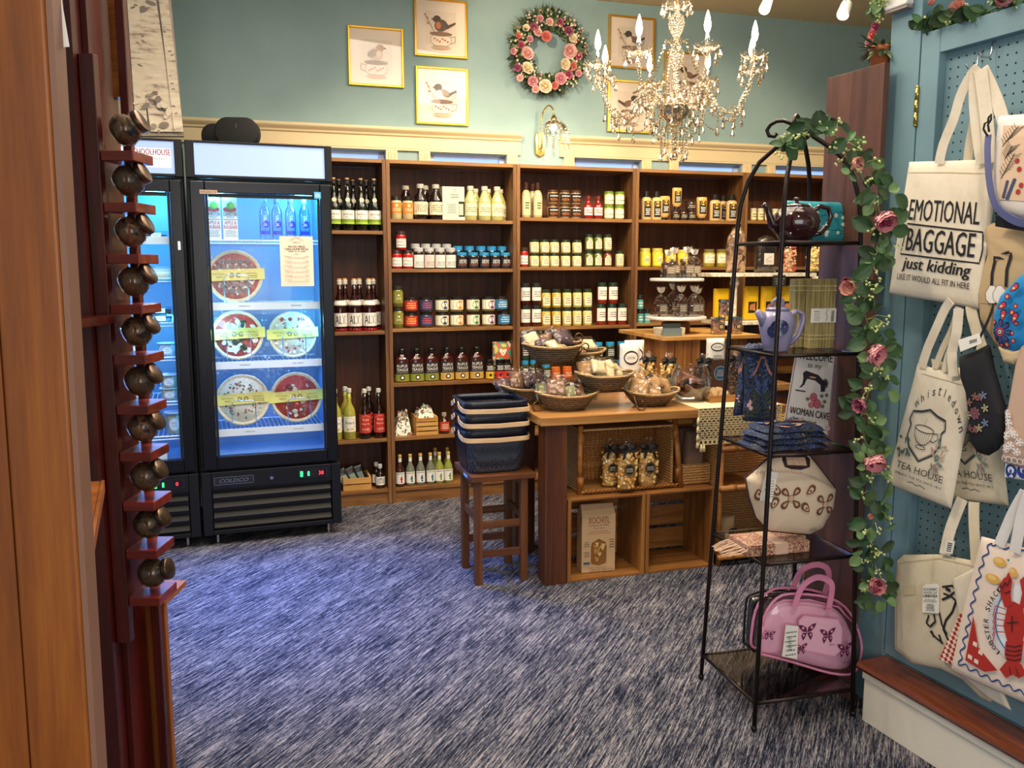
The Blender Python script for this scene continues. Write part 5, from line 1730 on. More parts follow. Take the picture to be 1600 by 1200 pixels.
for i, (px, zb) in enumerate(((204, 1.635), (246, 1.635), (204, 1.205), (246, 1.205), (204, 1.245), (246, 1.245))):
    x = FR.hit(px, 400, .16)[0]
    t = thing('salad_box', 'clear plastic clamshell box, ' + ['top shelf left', 'top shelf right', 'third shelf lower left', 'third shelf lower right', 'third shelf upper left', 'third shelf upper right'][i] + ' of left fridge', 'box', FR, x, .12, zb, 0, 'clear clamshell boxes')
    part('food', MB(C('#3a4a5a', .6, scale=60, var=.5)).box(-.05, .01, .002, .05, .10, .02), t)
    part('clamshell', MB(PETP).add(g_prism([(-.062, 0), (.062, 0), (.066, .02), (.058, .038), (-.058, .038), (-.066, .02)], 0, .11)), t)
    a = Art().rect(-.024, .006, .024, .03, C('#f4f8fb', .5, var=0)).text('HEAT', 0, .018, .007, C('#22384a', .6), w=.03)
    part('price_label', a.mb(flatmap(-.001)), t)
for i, px in enumerate((206, 251)):
    x = FR.hit(px, 400, .22)[0]
    solo('cheese_wheel', MB(CHEESE).add(g_lathe([(.072, 0), (.078, .01), (.078, .03), (.07, .04), (.001, .042)], 22, caps=False), None, True).add(g_lathe([(.045, .0425), (.045, .0432)], 14), C('#f4f8fb', .5), False), 'round wrapped pie on the second wire shelf of left fridge, ' + ('left one' if i == 0 else 'right one'), 'pie', FR, x, .19, 1.438, 0, 'round pies in the fridge', RX(14))
solo('paper_box', MB(C('#e6eef2', .5)).box(-.12, 0, 0, .12, .12, .06), 'white cardboard box on the floor of the left fridge', 'box', FR, -.745 + .46, .12, .468)
# --- wireless speakers on the fridge
SPK = C('#15120f', .7, var=.2)
def speaker(px, w, h, label, y):
    x, _ = FR.hit(px, 200, y)
    t = thing('speaker', label, 'speaker', FR, x, y, 2.126, -12, 'black speakers on the fridge')
    pl_ = rrect(-w / 2, 0, w / 2, h, h * .46, 8)
    part('grille_body', MB(SPK).add(g_prism(pl_, 0, .10), None, True), t, bev=.008)
    part('top_mark', MB(GREY).box(-.001, -.0008, h * .62, .001, 0, h * .78), t)
speaker(369, .225, .148, 'larger black rounded speaker in front, on top of the right fridge', .16)
speaker(336, .15, .132, 'smaller black rounded speaker behind, on top of the right fridge', .31)
# --- birch canvas
BARK = C('#e2d3bb', .8, var=.12, scale=30)
t = thing('birch_canvas', 'tall canvas print of birch trunks standing on the left fridge', 'picture', FR, -.745 + .045, .13, 2.126 + .003, 0, None, RX(-3) @ RY(-2.4))
BGc = blotch('misty_grey_canvas', ['#a8978e', '#b8aaa2', '#9c8c80'], 3, .8, bump=.1)
cw, ch = .70, 1.02
part('stretched_canvas', MB(BGc).box(0, 0, 0, cw, .03, ch), t)
a = Art()
DK = C('#8a7c74', .85, var=.3)
GR2 = blotch('undergrowth_paint', ['#6a6052', '#a79a86', '#8a7a68', '#c4b59c'], 12, .85, bump=.1)
rr3 = random.Random(11)
pts = [(0, 0), (cw, 0), (cw, .10)] + [(cw - cw * k / 12, .16 + .10 * rr3.random()) for k in range(1, 12)] + [(0, .22)]
a.poly(pts, GR2)
TRUNK = blotch('birch_bark_paint', ['#efe2ca', '#e6d6bc', '#dccab0', '#8a7a72'], 16, .85, bump=.1, stretch=(.6, 1, 2.2))
for (x0, x1, lean) in ((.06, .10, .02), (.24, .27, .0), (.34, .37, -.01), (.44, .47, .01), (.545, .665, -.055), (.475, .53, .03), (.655, .70, -.02)):
    a.poly([(x0, .02), (x1, .02), (min(cw, x1 + lean), ch), (x0 + lean, ch)], TRUNK)
    for k in range(11):
        z = rr3.uniform(.05, ch - .05)
        xx = (x0 + x1) / 2 + lean * z / ch
        s_ = (x1 - x0) * rr3.uniform(.08, .26)
        a.ell(min(cw - s_, xx + rr3.uniform(-.3, .3) * (x1 - x0)), z, s_, s_ * rr3.uniform(.25, .5), DK, 9, rot=rr3.uniform(-30, 30))
for k in range(46):
    xx, z = rr3.uniform(.02, cw - .04), rr3.uniform(.01, .2)
    a.ell(xx, z, rr3.uniform(.006, .025), rr3.uniform(.006, .018), [DK, GR2, BARK][k % 3], 8, rot=rr3.uniform(0, 90))
part('painting', a.mb(flatmap()), t)
# ================================================================== ISLAND
IS = Frame(.117, 3.876, 17)
TZ = .81
t = thing('island_table', 'long wooden display table with thick oak top and square reddish posts', 'table', IS, 0, 0, 0)
part('tabletop', MB(W_ISL).box(0, 0, TZ - .042, 1.30, .64, TZ), t, bev=.004)
for x, y in ((.03, .02), (.03, .50), (1.16, .50)):
    part('leg', MB(W_POST).box(x, y, 0, x + .108, y + .108, TZ - .0425), t, bev=.003)
part('apron_rail', MB(W_POST).box(.14, .52, .68, 1.159, .545, TZ - .043), t)
t = thing('back_table', 'second wooden table of equal height behind the island, under the raised board', 'table', IS, .74, .66, 0)
part('tabletop', MB(W_ISL).box(0, 0, TZ - .04, 1.05, .74, TZ), t, bev=.003)
for x, y in ((.02, .02), (.93, .02), (.02, .62), (.93, .62)):
    part('leg', MB(W_POST).box(x, y, 0, x + .09, y + .09, TZ - .0405), t)
def crate(x, y, z, w, d, h, label, grp='wooden crates under the island'):
    t = thing('wooden_crate', label, 'crate', IS, x, y, z, 0, grp)
    for s in (0, 1):
        part('end_board', MB(W_CRATEZ).box(s * (w - .018), 0, 0, s * (w - .018) + .018, d, h), t, bev=.0015)
    for k in range(3):
        y0 = d * k / 3
        part('slat', MB(W_CRATE).box(.0185, y0 + .002, 0, w - .0185, y0 + d / 3 - .012, .011), t, bev=.001)
        part('slat', MB(W_CRATE).box(.0185, y0 + .002, h - .011, w - .0185, y0 + d / 3 - .012, h), t, bev=.001)
        z0 = .016 + (h - .032) * k / 3
        part('slat', MB(W_CRATE).box(.0185, d - .010, z0 + .004, w - .0185, d, z0 + (h - .032) / 3 - .014), t, bev=.001)
    return t
crate(.146, .03, 0, .402, .30, .405, 'pine crate on its side holding the chip bag, beside the thick post')
crate(.552, .03, 0, .376, .30, .405, 'empty pine crate on its side, right of the chip bag crate')
# chip bag
KRAFT = C('#c9a67c', .75, var=.06)
t = thing('chip_bag', 'kraft paper bag of corn chips standing in the left crate', 'bag', IS, .33, .09, .0125, -4)
bw, bh, bd = .172, .335, .085
v = [(-bw / 2, 0, 0), (bw / 2, 0, 0), (bw / 2, bd, 0), (-bw / 2, bd, 0), (-bw / 2, 0, bh * .86), (bw / 2, 0, bh * .86), (bw / 2, bd, bh * .86), (-bw / 2, bd, bh * .86),
     (-bw / 2 + .004, bd * .42, bh), (bw / 2 - .004, bd * .42, bh), (bw / 2 - .004, bd * .5, bh), (-bw / 2 + .004, bd * .5, bh)]
f = [(0, 3, 2, 1), (0, 1, 5, 4), (1, 2, 6, 5), (2, 3, 7, 6), (3, 0, 4, 7), (4, 5, 9, 8), (5, 6, 10, 9), (6, 7, 11, 10), (7, 4, 8, 11), (8, 9, 10, 11)]
part('paper_bag', MB(KRAFT).add((v, f)), t, bev=.003)
a = Art()
OR = C('#a0561c', .6)
BR = C('#2c1a10', .7)
a.text('XOCHITL', 0, .262, .032, OR, w=.108, bold=.001).text('- Totopos de Maíz -', 0, .236, .010, BR, w=.118, shear=.2).text('(corn chips)', 0, .222, .008, BR, w=.05)
a.text('WHITE MAIZE CHIPS', 0, .207, .006, OR, w=.09).text('TORTILLAS DE MAIS BLANC', 0, .197, .006, OR, w=.12)
a.poly([(-.04, .055), (-.036, .045), (0, .035), (.036, .045), (.04, .055), (.04, .13), (.036, .15), (0, .17), (-.036, .15), (-.04, .13)], C('#8a5a2a', .4))
for k in range(12):
    q = random.Random(k)
    cx_, cz_ = q.uniform(-.025, .025), q.uniform(.06, .145)
    a.poly([(cx_ + .014 * math.cos(q.random() + i * 2.1), cz_ + .016 * math.sin(q.random() + i * 2.1)) for i in range(3)], [C('#d8b070', .6), C('#b8853f', .6)][k % 2])
a.lines(-.075, -.048, .13, .16, 3, BR, 3, .3).lines(-.075, -.048, .08, .11, 3, BR, 4, .3).lines(.05, .078, .12, .17, 4, BR, 5, .3).rect(-.078, .045, -.046, .056, C('#2a5a7a', .6))
a.text('Organic - Style Mexicana', -.008, .026, .006, BR, w=.10).text('NET WT. 340 g (12oz)', .018, .0155, .008, INK, w=.115).text('POIDS NET 340 g (12oz)', .015, .005, .008, INK, w=.125)
part('print', a.mb(flatmap()), t)
# ---- tilted wicker basket on the crates
WICK = wicker('honey_wicker', '#a8733a', '#e2b878', 120)
WICKD = wicker('brown_seagrass_weave', '#3c2c1e', '#8f785a', 150)
t = thing('wicker_basket', 'honey coloured wicker basket lying open to the front under the tabletop', 'basket', IS, .235, .10, .409, 0)
bw, bd, bh = .50, .21, .315
wk = MB(WICK)
wk.box(0, 0, 0, bw, bd, .012).box(.02, bd - .012, .0125, bw - .02, bd, bh).box(0, .02, .0125, .012, bd, bh).box(bw - .012, .02, .0125, bw, bd, bh).box(.0125, .0, bh - .01, bw - .0125, bd - .0125, bh)
part('woven_body', wk, t)
st = MB(W_RATTAN)
for k in range(22):
    x = .03 + (bw - .06) * k / 21
    st.add(g_tube([(x, bd - .014, .013), (x + .004 * math.sin(k), bd - .018, bh * .5), (x, bd - .014, bh - .011)], .0045, 5), None, True)
for k in range(26):
    z = .02 + (bh - .04) * k / 25
    st.add(g_tube([(.015 + (bw - .03) * i / 22, bd - .017 - .004 * ((i + k) % 2), z) for i in range(23)], .003, 4), None, True)
part('weave_strand', st, t, stuff=True)
part('corner_cane', MB(W_RATTAN).add(g_tube([(.0, .012, -.002), (-.006, -.01, bh + .02)], .014, 8), None, True), t)
part('corner_cane', MB(W_RATTAN).add(g_tube([(bw + .03, -.01, -.002), (bw, .012, bh + .02)], .014, 8), None, True), t)
bd_ = MB(W_RATTAN)
for k in range(24):
    x = .01 + (bw) * k / 24
    bd_.add(g_tube([(x, -.012, .004), (x + .015, -.020, .018), (x + .034, -.006, .012)], .005, 5), None, True)
part('braided_rim', bd_, t)
for x, z in ((0, .06), (0, .27), (bw + .02, .07), (bw, .27)):
    part('cane_binding', MB(W_RATTAN).add(g_lathe([(.0165, -.022), (.0165, .022)], 10), None, True, T(x, .0, z)), t)
POP = blotch('caramel_popcorn', ['#b87a30', '#e8bc62', '#f4d48a', '#cf9644'], 80, .6, kind='cells', bump=.9)
CARA = C('#dfa04a', .5, coat=.2, var=.2, scale=60)
CARA2 = C('#f2cf88', .6, var=.3, scale=60)
def popbag(fr, x, y, z, w, h, label, grp, neck=True, seed=0, mt=None, sticker=True, rz=0, bow=True):
    t = thing('popcorn_bag', label, 'bag', fr, x, y, z, rz, grp)
    rr4 = random.Random(seed)
    m = MB(CARA)
    n = 90
    for k in range(n):
        q = rr4.uniform(-1, 1)
        zz = rr4.uniform(.06, .74)
        s_ = (1 - .35 * max(0, zz - .5))
        side = rr4.choice([-1, -1, 1]) if rr4.random() < .7 else 0
        px_ = q * w * .42 * s_
        py_ = (side * w * .26 * math.sqrt(max(.05, 1 - q * q * .7))) if side else rr4.uniform(-.2, .2) * w
        m.add(g_ball((px_, py_, zz * h), w * rr4.uniform(.066, .098), 6, 4), (mt or [CARA, CARA2])[k % 2], True)
    m.add(g_lathe([(w * .36, h * .03), (w * .42, h * .12), (w * .40, h * .55), (w * .22, h * .70)], 10, sy=.6), POP if mt is None else mt[0], True)
    part('popcorn', m, t, stuff=True)
    fm = MB(CELLO)
    fm.add(g_lathe([(w * .44, 0.0), (w * .52, h * .08), (w * .52, h * .55), (w * .40, h * .72), (w * .12, h * .80), (w * .10, h * .84), (w * .22, h * .93), (w * .34, h * 1.0)], 14, sy=.62, caps=False), None, True)
    part('cellophane_bag', fm, t)
    if bow:
        bm_ = MB(C('#0d0b0c', .6))
        for s_ in (-1, 1):
            bm_.add(g_ribbon([(0, -w * .14, h * .82), (s_ * w * .22, -w * .22, h * .88), (s_ * w * .42, -w * .20, h * .85), (s_ * w * .38, -w * .2, h * .78), (0, -w * .15, h * .81)], (0, .3, 1), w * .17, .003))
            bm_.add(g_ribbon([(0, -w * .15, h * .82), (s_ * w * .2, -w * .27, h * .72), (s_ * w * .28, -w * .30, h * .62)], (1, 0, 0), w * .10, .002))
        part('bow', bm_, t, label='black ribbon bow')
    if sticker:
        a = Art()
        a.ell(0, 0, w * .27, w * .27, INK, 20).ring(0, 0, w * .235, w * .235, .0012, C('#c9a25a', .5)).text('CARAMEL', 0, .003, w * .09, CREAM, w=w * .34).text('POPCORN', 0, -.008, w * .07, CREAM, w=w * .32)
        part('round_label', a.mb(lambda xx, yy, l: (xx, -w * .345 - l, yy + h * .42)), t)
    return t
popbag(IS, .41, .15, .4215, .095, .235, 'caramel popcorn bag with black bow, back left in the wicker basket', 'popcorn bags in the wicker basket', seed=1)
popbag(IS, .463, .075, .4215, .11, .25, 'caramel popcorn bag with black bow, front centre in the wicker basket', 'popcorn bags in the wicker basket', seed=2)
popbag(IS, .585, .10, .4215, .11, .24, 'caramel popcorn bag with black bow, right in the wicker basket', 'popcorn bags in the wicker basket', seed=3)
# right of the basket: paper sacks in a low wicker tray
t = thing('wicker_tray', 'low wicker tray with brown paper sack, right end under the island', 'basket', IS, .79, .12, .409)
part('woven_body', MB(WICK).box(0, 0, 0, .155, .2, .01).box(0, 0, .0105, .155, .012, .10).box(0, .188, .0105, .155, .2, .10).box(0, .0125, .0105, .012, .1875, .10).box(.143, .0125, .0105, .155, .1875, .10), t)
for k, (dx, dy) in enumerate(((.077, .06), (.077, .14))):
    solo('paper_sack', MB(C('#7b6150', .8)).add(Pillow([(-.052, 0), (.052, 0), (.055, .16), (.045, .25), (-.045, .25), (-.055, .16)], .035, 30).geo(), None, True), 'brown paper sack standing in the low wicker tray, ' + ('front one' if k == 0 else 'rear one'), 'sack', IS, .79 + dx, .10 + dy, .4198 + .004, 0, 'paper sacks')
# side bag seen between stool and table
a = Art(); 
m = MB(blotch('swirl_print', ['#2a6a4a', '#e8dcc0', '#c8502c', '#3a9a8a', '#f0c050', '#20282c'], 16, .7, kind='noise', const=True, bump=0, detail=1)).add(Pillow([(-.07, 0), (.07, 0), (.07, .24), (-.07, .24)], .03, 30).geo(), None, True)
solo('printed_pouch', m, 'multicoloured swirl printed bag on the floor shelf behind the stool', 'bag', B, -.06, .08, .765, 0)
# ---- lace runner
LACE = C('#e6d3a4', .8)
t = thing('lace_runner', 'cream crochet lace runner hanging over the front edge of the island', 'runner', IS, .80, 0, TZ + .0015)
part('runner_top', MB(LACE).box(0, -.004, 0, .46, .3, .003), t)
a = Art()
W_, H_ = .46, .155
for k in range(-8, 24):
    for s_ in (1, -1):
        x0 = k * .024
        pts = [(x0 + s_ * j * .012, -j * .0155) for j in range(11)]
        pts = [p for p in pts if 0 <= p[0] <= W_]
        if len(pts) > 1:
            a.stroke(pts, .0038, LACE)
            a.l -= 1
for k in range(13):
    a.stroke([(0, -.010 - k * .0115 + (.0 if k % 2 else .001)), (W_, -.010 - k * .0115)], .0042 if k < 9 else .003, LACE)
    a.l -= 1
a.stroke([(0, 0), (0, -H_), (W_, -H_), (W_, 0)], .006, LACE)
for k in range(19):
    a.rect(k * .024, -H_ - .018, k * .024 + .012, -H_, LACE); a.l -= 1
a.rect(0, -H_ - .022, W_, -H_ - .016, LACE)
part('crochet_front', a.mb(lambda x, y, l: (x, -.0065 - l, y)), t)
ts = [(.0, -.04), (.0, -.08), (.0, -.12), (.0, -H_), (.02, -H_ - .02), (.035, -H_ - .02)]
for x, z in ts:
    part('tassel', MB(LACE).add(g_lathe([(.003, z), (.007, z - .012), (.009, z - .034), (.001, z - .035)], 7, x - .003, -.010), None, True), t)
# ---- rattan chest at the right
t = thing('rattan_shelf', 'rattan shelf unit with woven back, behind the lower rack legs', 'shelf unit', IS, .955, .02, 0)
part('woven_back', MB(WICK).box(0, .30, .05, .50, .315, .74).box(0, .02, .05, .012, .30, .74).box(.488, .02, .05, .5, .30, .74), t)
for z in (.045, .40, .60):
    part('rattan_rail', MB(W_RATTAN).add(g_tube([(-.01, .0, z), (.51, .0, z)], .015, 8), None, True), t)
    for x in (.06, .30):
        part('cane_binding', MB(W_RATTAN).add(g_tube([(x - .018, 0, z), (x + .018, 0, z)], .0175, 8), None, True), t)
for z in (.06, .385):
    part('shelf_board', MB(W_CRATE).box(.013, .016, z, .487, .299, z + .012), t)
for x in (.0, .5):
    part('rattan_post', MB(W_RATTAN).add(g_tube([(x, .012, 0), (x, .012, .745)], .013, 8), None, True), t)
solo('paper_packet', MB(C('#b99a72', .7)).add(Pillow([(-.06, 0), (.06, 0), (.06, .16), (-.06, .16)], .03, 24).geo(), None, True), 'brown wrapped packet with black bow on the rattan shelf', 'packet', IS, 1.03, .12, .0725)
a = Art().poly([(0, 0), (.06, .03), (.045, .065), (-.02, .045)], C('#d8b890', .7)).lines(0, .045, .018, .045, 3, BR, 3, .3)
m = a.mb(flatmap())
m.add(g_ball((0, -.002, .075), .022, 8, 5, 1.4, .5, 1), C('#0e0c0c', .6), True)
solo('gift_tag', m, 'tilted tan gift tag with black bow on the rattan shelf', 'tag', IS, 1.06, .075, .078)

# ---- stool and shopping baskets
ST = Frame(-.173, 3.929, 17.5)
t = thing('wooden_stool', 'dark brown wooden stool with four legs holding the stacked baskets', 'stool', ST, .11, .125, 0)
SZ = .53
part('seat', MB(W_STOOLX).box(-.15, -.155, SZ - .028, .165, .18, SZ), t, bev=.003)
for x in (-.112, .112):
    for y in (-.125, .125):
        part('leg', MB(W_STOOL).box(x - .018, y - .018, 0, x + .018, y + .018, SZ - .0285), t, bev=.002)
for z in (.13, .27):
    for y in (-.125, .125):
        part('rail', MB(W_STOOLX).box(-.0935, y - .009, z, .0935, y + .009, z + .034), t, bev=.001)
for z in (.30,):
    for x in (-.112, .112):
        part('rail', MB(W_STOOL).box(x - .009, -.1065, z, x + .009, .1065, z + .034), t, bev=.001)
for x in (-.112, .112):
    part('rail', MB(W_STOOL).box(x - .009, -.1065, SZ - .07, x + .009, .1065, SZ - .029), t)
solo('small_label', MB(C('#8fb8e0', .5)).box(-.001, 0, 0, 0, .07, .014), 'light blue paper strip stuck on the left edge of the stool seat', 'label', ST, -.0412, 0.04, SZ - .022)
MESHM = mesh_mat('black_expanded_mesh', '#4a505c', .40, 120)
NAVY = C('#10182a', .35, .3)
def shop_basket(z, label):
    t = thing('shopping_basket', label, 'basket', ST, .096, .135, z, 0, 'black mesh shopping baskets')
    def ringp(hw, hd, r, zz, n=5):
        return [(x, y, zz) for x, y in rrect(-hw, -hd, hw, hd, r, n)]
    lv = [(.128, .115, .05, 0), (.132, .12, .05, .015), (.150, .138, .05, .15), (.156, .144, .05, .20)]
    v, f = [], []
    for q in lv:
        v += ringp(*q)
    n = len(v) // len(lv)
    for j in range(len(lv) - 1):
        for i in range(n):
            k = (i + 1) % n
            f.append((j * n + i, j * n + k, (j + 1) * n + k, (j + 1) * n + i))
    f.append(tuple(range(n - 1, -1, -1)))
    part('mesh_body', MB(MESHM).add((v, f), None, True), t)
    part('bottom_plate', MB(NAVY).add(([(x, y, .001) for x, y, _ in ringp(.126, .113, .05, 0)] + [(x, y, .004) for x, y, _ in ringp(.126, .113, .05, 0)], [tuple(range(n - 1, -1, -1)), tuple(range(n, 2 * n))])), t)
    rim = MB(NAVY)
    v = ringp(.157, .145, .05, .172) + ringp(.160, .148, .05, .205) + ringp(.150, .138, .045, .207) + ringp(.148, .136, .045, .174)
    f = []
    for j in range(4):
        for i in range(n):
            k = (i + 1) % n
            a_, b2 = j * n, ((j + 1) % 4) * n
            f.append((a_ + i, a_ + k, b2 + k, b2 + i))
    part('rim', rim.add((v, f), None, True), t)
    part('side_panel', MB(NAVY).add(([(-.1535, -.10, .17), (-.1535, .10, .17), (-.1335, .09, .02), (-.1335, -.08, .02), (-.1515, -.10, .17), (-.1515, .10, .17), (-.1315, .09, .02), (-.1315, -.08, .02)], [(0, 3, 2, 1), (4, 5, 6, 7), (0, 1, 5, 4), (2, 3, 7, 6), (1, 2, 6, 5), (3, 0, 4, 7)])), t)
    for sgn in (-1, 1):
        # folded down bentwood handle running round the front or back half
        pts = [(-.166, sgn * .035, .192)]
        for x, y in ((-.166, .06), (-.163, .10)):
            pts.append((x, sgn * y, .178 - .2 * (y - .05)))
        for i in range(6):
            q = R_(90 * i / 5)
            pts.append((-.115 - .045 * math.cos(q), sgn * (.112 + .045 * math.sin(q)), .166))
        pts += [(0, sgn * .158, .163)]
        pts = pts + [(-x, y, z) for x, y, z in reversed(pts[:-1])]
        part('wood_handle', MB(BENT).add(g_ribbon(pts, (0, 0, 1), .021, .005)), t, bev=.001)
    for s_ in (-1, 1):
        for y in (-.05, .05):
            part('rivet', MB(INK).add(g_ball((s_ * .1695, y * .8, .188), .004, 6, 4), None, True), t)
    return t
shop_basket(SZ + .001, 'black mesh basket with bent wood handles, bottom of the stack on the stool')
shop_basket(SZ + .069, 'black mesh basket with bent wood handles, middle of the stack of three')
shop_basket(SZ + .137, 'black mesh basket with bent wood handles, topmost of the stack of three')

# ---- seagrass baskets with wrapped sweets on the tiered stand
SNK = [C('#7a5236', .6, var=.5, scale=50), C('#d8c8a0', .6, var=.3, scale=60), C('#4a3440', .6, var=.5, scale=40), C('#b08a5c', .6, var=.4, scale=50), C('#8a8f66', .6, var=.4, scale=50)]
def sweets_basket(x, y, z, w, d, h, label, cols, desc, seed, n=7):
    t = thing('seagrass_basket', label, 'basket', IS, x, y, z, 0, 'oval seagrass baskets on the tiered stand')
    def f(u, v):
        a = 2 * math.pi * u
        r = .55 + .45 * v ** .8
        return (w / 2 * r * math.cos(a), d / 2 * r * math.sin(a), h * v + .018 * abs(math.cos(a)) ** 3 * v)
    part('woven_bowl', MB(WICKD).add(g_grid(f, 28, 6), None, True).add((lambda q: ([f(i / 28, 0) for i in range(28)], [tuple(range(27, -1, -1))]))(0)), t)
    rp = [(w / 2 * math.cos(2 * math.pi * k / 28), d / 2 * math.sin(2 * math.pi * k / 28), h + .018 * abs(math.cos(2 * math.pi * k / 28)) ** 3) for k in range(28)]
    part('rolled_rim', MB(wicker('rim_weave', '#8a6a40', '#d2b07a', 150)).add(g_tube(rp, .0065, 6, closed=True), None, True), t)
    rr5 = random.Random(seed)
    for k in range(n):
        u = (k + .5) / n - .5
        px_, pw, ph = u * w * .74, w * rr5.uniform(.30, .40), d * rr5.uniform(.50, .72)
        c = cols[k % len(cols)]
        t2 = thing('wrapped_sweet', desc + ', ' + ordw(k, n) + ' in the pile', 'packet', IS, x + px_, y + rr5.uniform(-.04, .04), z + h * .55 + .016 * (k % 3), 0, desc + ' packets', RZ(rr5.uniform(-25, 25)) @ RX(-50 + rr5.uniform(-18, 22)) @ RY(rr5.uniform(-25, 25)))
        P_ = Pillow([(-pw / 2, 0), (pw / 2, 0), (pw / 2, ph), (-pw / 2, ph)], .022, 24)
        part('sweets', MB(SNK[c]).add(Pillow([(-pw * .42, ph * .1), (pw * .42, ph * .1), (pw * .40, ph * .8), (-pw * .4, ph * .82)], .018, 20, 3, wav=.006, seed=k).geo(), None, True), t2)
        part('wrapper', MB(CELLO).add(P_.geo(), None, True), t2)
    return t
sweets_basket(.197, .19, .811, .315, .20, .072, 'front left seagrass basket of wrapped sweets on the tabletop', [4, 0, 2], 'clear packet in the front left basket', 1)
sweets_basket(.64, .19, .811, .295, .20, .062, 'front right seagrass basket of nut packets on the tabletop', [3, 1, 3], 'nut packet in the front right basket', 2)
sweets_basket(.075, .44, .811, .27, .20, .075, 'rear left seagrass basket of wrapped sweets on the tabletop', [2, 0, 2], 'dark packet in the rear left basket', 3)
sweets_basket(.395, .20, .898, .30, .20, .070, 'middle seagrass basket of pale nut packets, raised by the stand', [1, 3, 1], 'pale nut packet in the raised middle basket', 4)
sweets_basket(.165, .30, 1.030, .31, .20, .075, 'highest seagrass basket at the left of the tiered stand', [0, 1, 2], 'packet in the highest left basket', 5)
sweets_basket(.345, .42, 1.005, .28, .19, .055, 'rear upper seagrass basket behind the scroll of the stand', [1, 3], 'pale envelope in the rear upper basket', 6, 3)
t = thing('tiered_stand', 'bronze metal tiered stand with scroll finial holding the baskets', 'stand', IS, .30, .31, .811)
BRZ = C('#6a4a2a', .35, .8)
def scroll(cx, cz, r, a0, a1, n=14, y=0):
    return [(cx + r * (1 - .55 * k / n) * math.cos(R_(a0 + (a1 - a0) * k / n)), y, cz + r * (1 - .55 * k / n) * math.sin(R_(a0 + (a1 - a0) * k / n))) for k in range(n + 1)]
part('centre_pole', MB(BRZ).add(g_tube([(0, 0, .0), (0, 0, .30)], .005, 8), None, True), t)
fin = MB(BRZ)
fin.add(g_tube([(0, 0, .30)] + scroll(0, .335, .026, -90, 330), .0038, 6), None, True)
for s_ in (-1, 1):
    fin.add(g_tube([(0, 0, .25), (s_ * .02, 0, .275)] + [(s_ * p[0], p[1], p[2]) for p in scroll(.038, .285, .022, 170, -200)], .0038, 6), None, True)
part('scroll_finial', fin, t)
for (x, y, z0) in ((-.13, -.01, .2185), (.045, .10, .1935)):
    part('basket_ring', MB(BRZ).add(g_tube([(x + .095 * math.cos(2 * math.pi * k / 20), y + .055 * math.sin(2 * math.pi * k / 20), z0 - .004) for k in range(20)], .0035, 6, True), None, True), t)
part('basket_ring', MB(BRZ).add(g_tube([(.095 + .095 * math.cos(2 * math.pi * k / 20), -.11 + .055 * math.sin(2 * math.pi * k / 20), .082) for k in range(20)], .0035, 6, True), None, True), t)
part('side_leg', MB(BRZ).add(g_tube([(-.23, -.01, .21), (-.232, -.06, .10), (-.24, -.13, .02)] + [(-.262 + .022 * math.cos(R_(q)), -.14, .022 + .022 * math.sin(R_(q))) for q in range(0, -300, -30)], .004, 6), None, True), t)
part('side_leg', MB(BRZ).add(g_tube([(.19, -.14, .078), (.20, -.23, .06), (.20, -.26, .02)] + [(.222 - .022 * math.cos(R_(q)), -.265, .022 + .022 * math.sin(R_(q))) for q in range(0, -300, -30)], .004, 6), None, True), t)
part('cross_arm', MB(BRZ).add(g_tube([(-.23, -.01, .21), (-.13, .04, .212), (0, 0, .214), (.05, .1, .188)], .004, 6), None, True).add(g_tube([(0, 0, .08), (.10, -.1, .079), (.19, -.14, .078)], .004, 6), None, True), t)

# ---- raised board with cake stand
RZB = 1.10
t = thing('raised_board', 'pale wooden board raised on slatted crates behind the island', 'riser', IS, .96, .70, 0)
part('board', MB(W_LIGHT).box(0, 0, RZB - .022, .62, .62, RZB), t, bev=.002)
for (cx_, cy_) in ((.035, .03), (.34, .03)):
    for k in range(4):
        part('plank', MB(W_CRATEZ).box(cx_ + k * .054, cy_, TZ + .001, cx_ + k * .054 + .050, cy_ + .012, RZB - .0225), t, bev=.001)
        part('plank', MB(W_CRATEZ).box(cx_ - .002, cy_ + .0125 + k * .08, TZ + .001, cx_ + .008, cy_ + .085 + k * .08, RZB - .0225), t)
MARB = C('#f0ebe2', .35, coat=.3, var=.03)
cx_, cy_ = IS.hit(1056, 497, .95)[0], .95
t = thing('cake_stand', 'white two-tier round cake stand of wrapped chocolates on the raised board', 'stand', IS, cx_, cy_, RZB + .001)
part('base_column', MB(W_POST).add(g_lathe([(.085, 0), (.085, .06), (.06, .075)], 20), None, False), t)
part('lower_tier', MB(MARB).add(g_lathe([(.175, .082), (.178, .087), (.178, .096), (.175, .10)], 32), None, False), t)
part('pole', MB(W_POST).add(g_lathe([(.012, .10), (.012, .305)], 10), None, True), t)
part('upper_tier', MB(MARB).add(g_lathe([(.155, .305), (.158, .309), (.158, .318), (.155, .322)], 32), None, False), t)
CHOC = [C('#3a2218', .5, var=.5, scale=60), C('#4c2c1e', .5, var=.5, scale=50)]
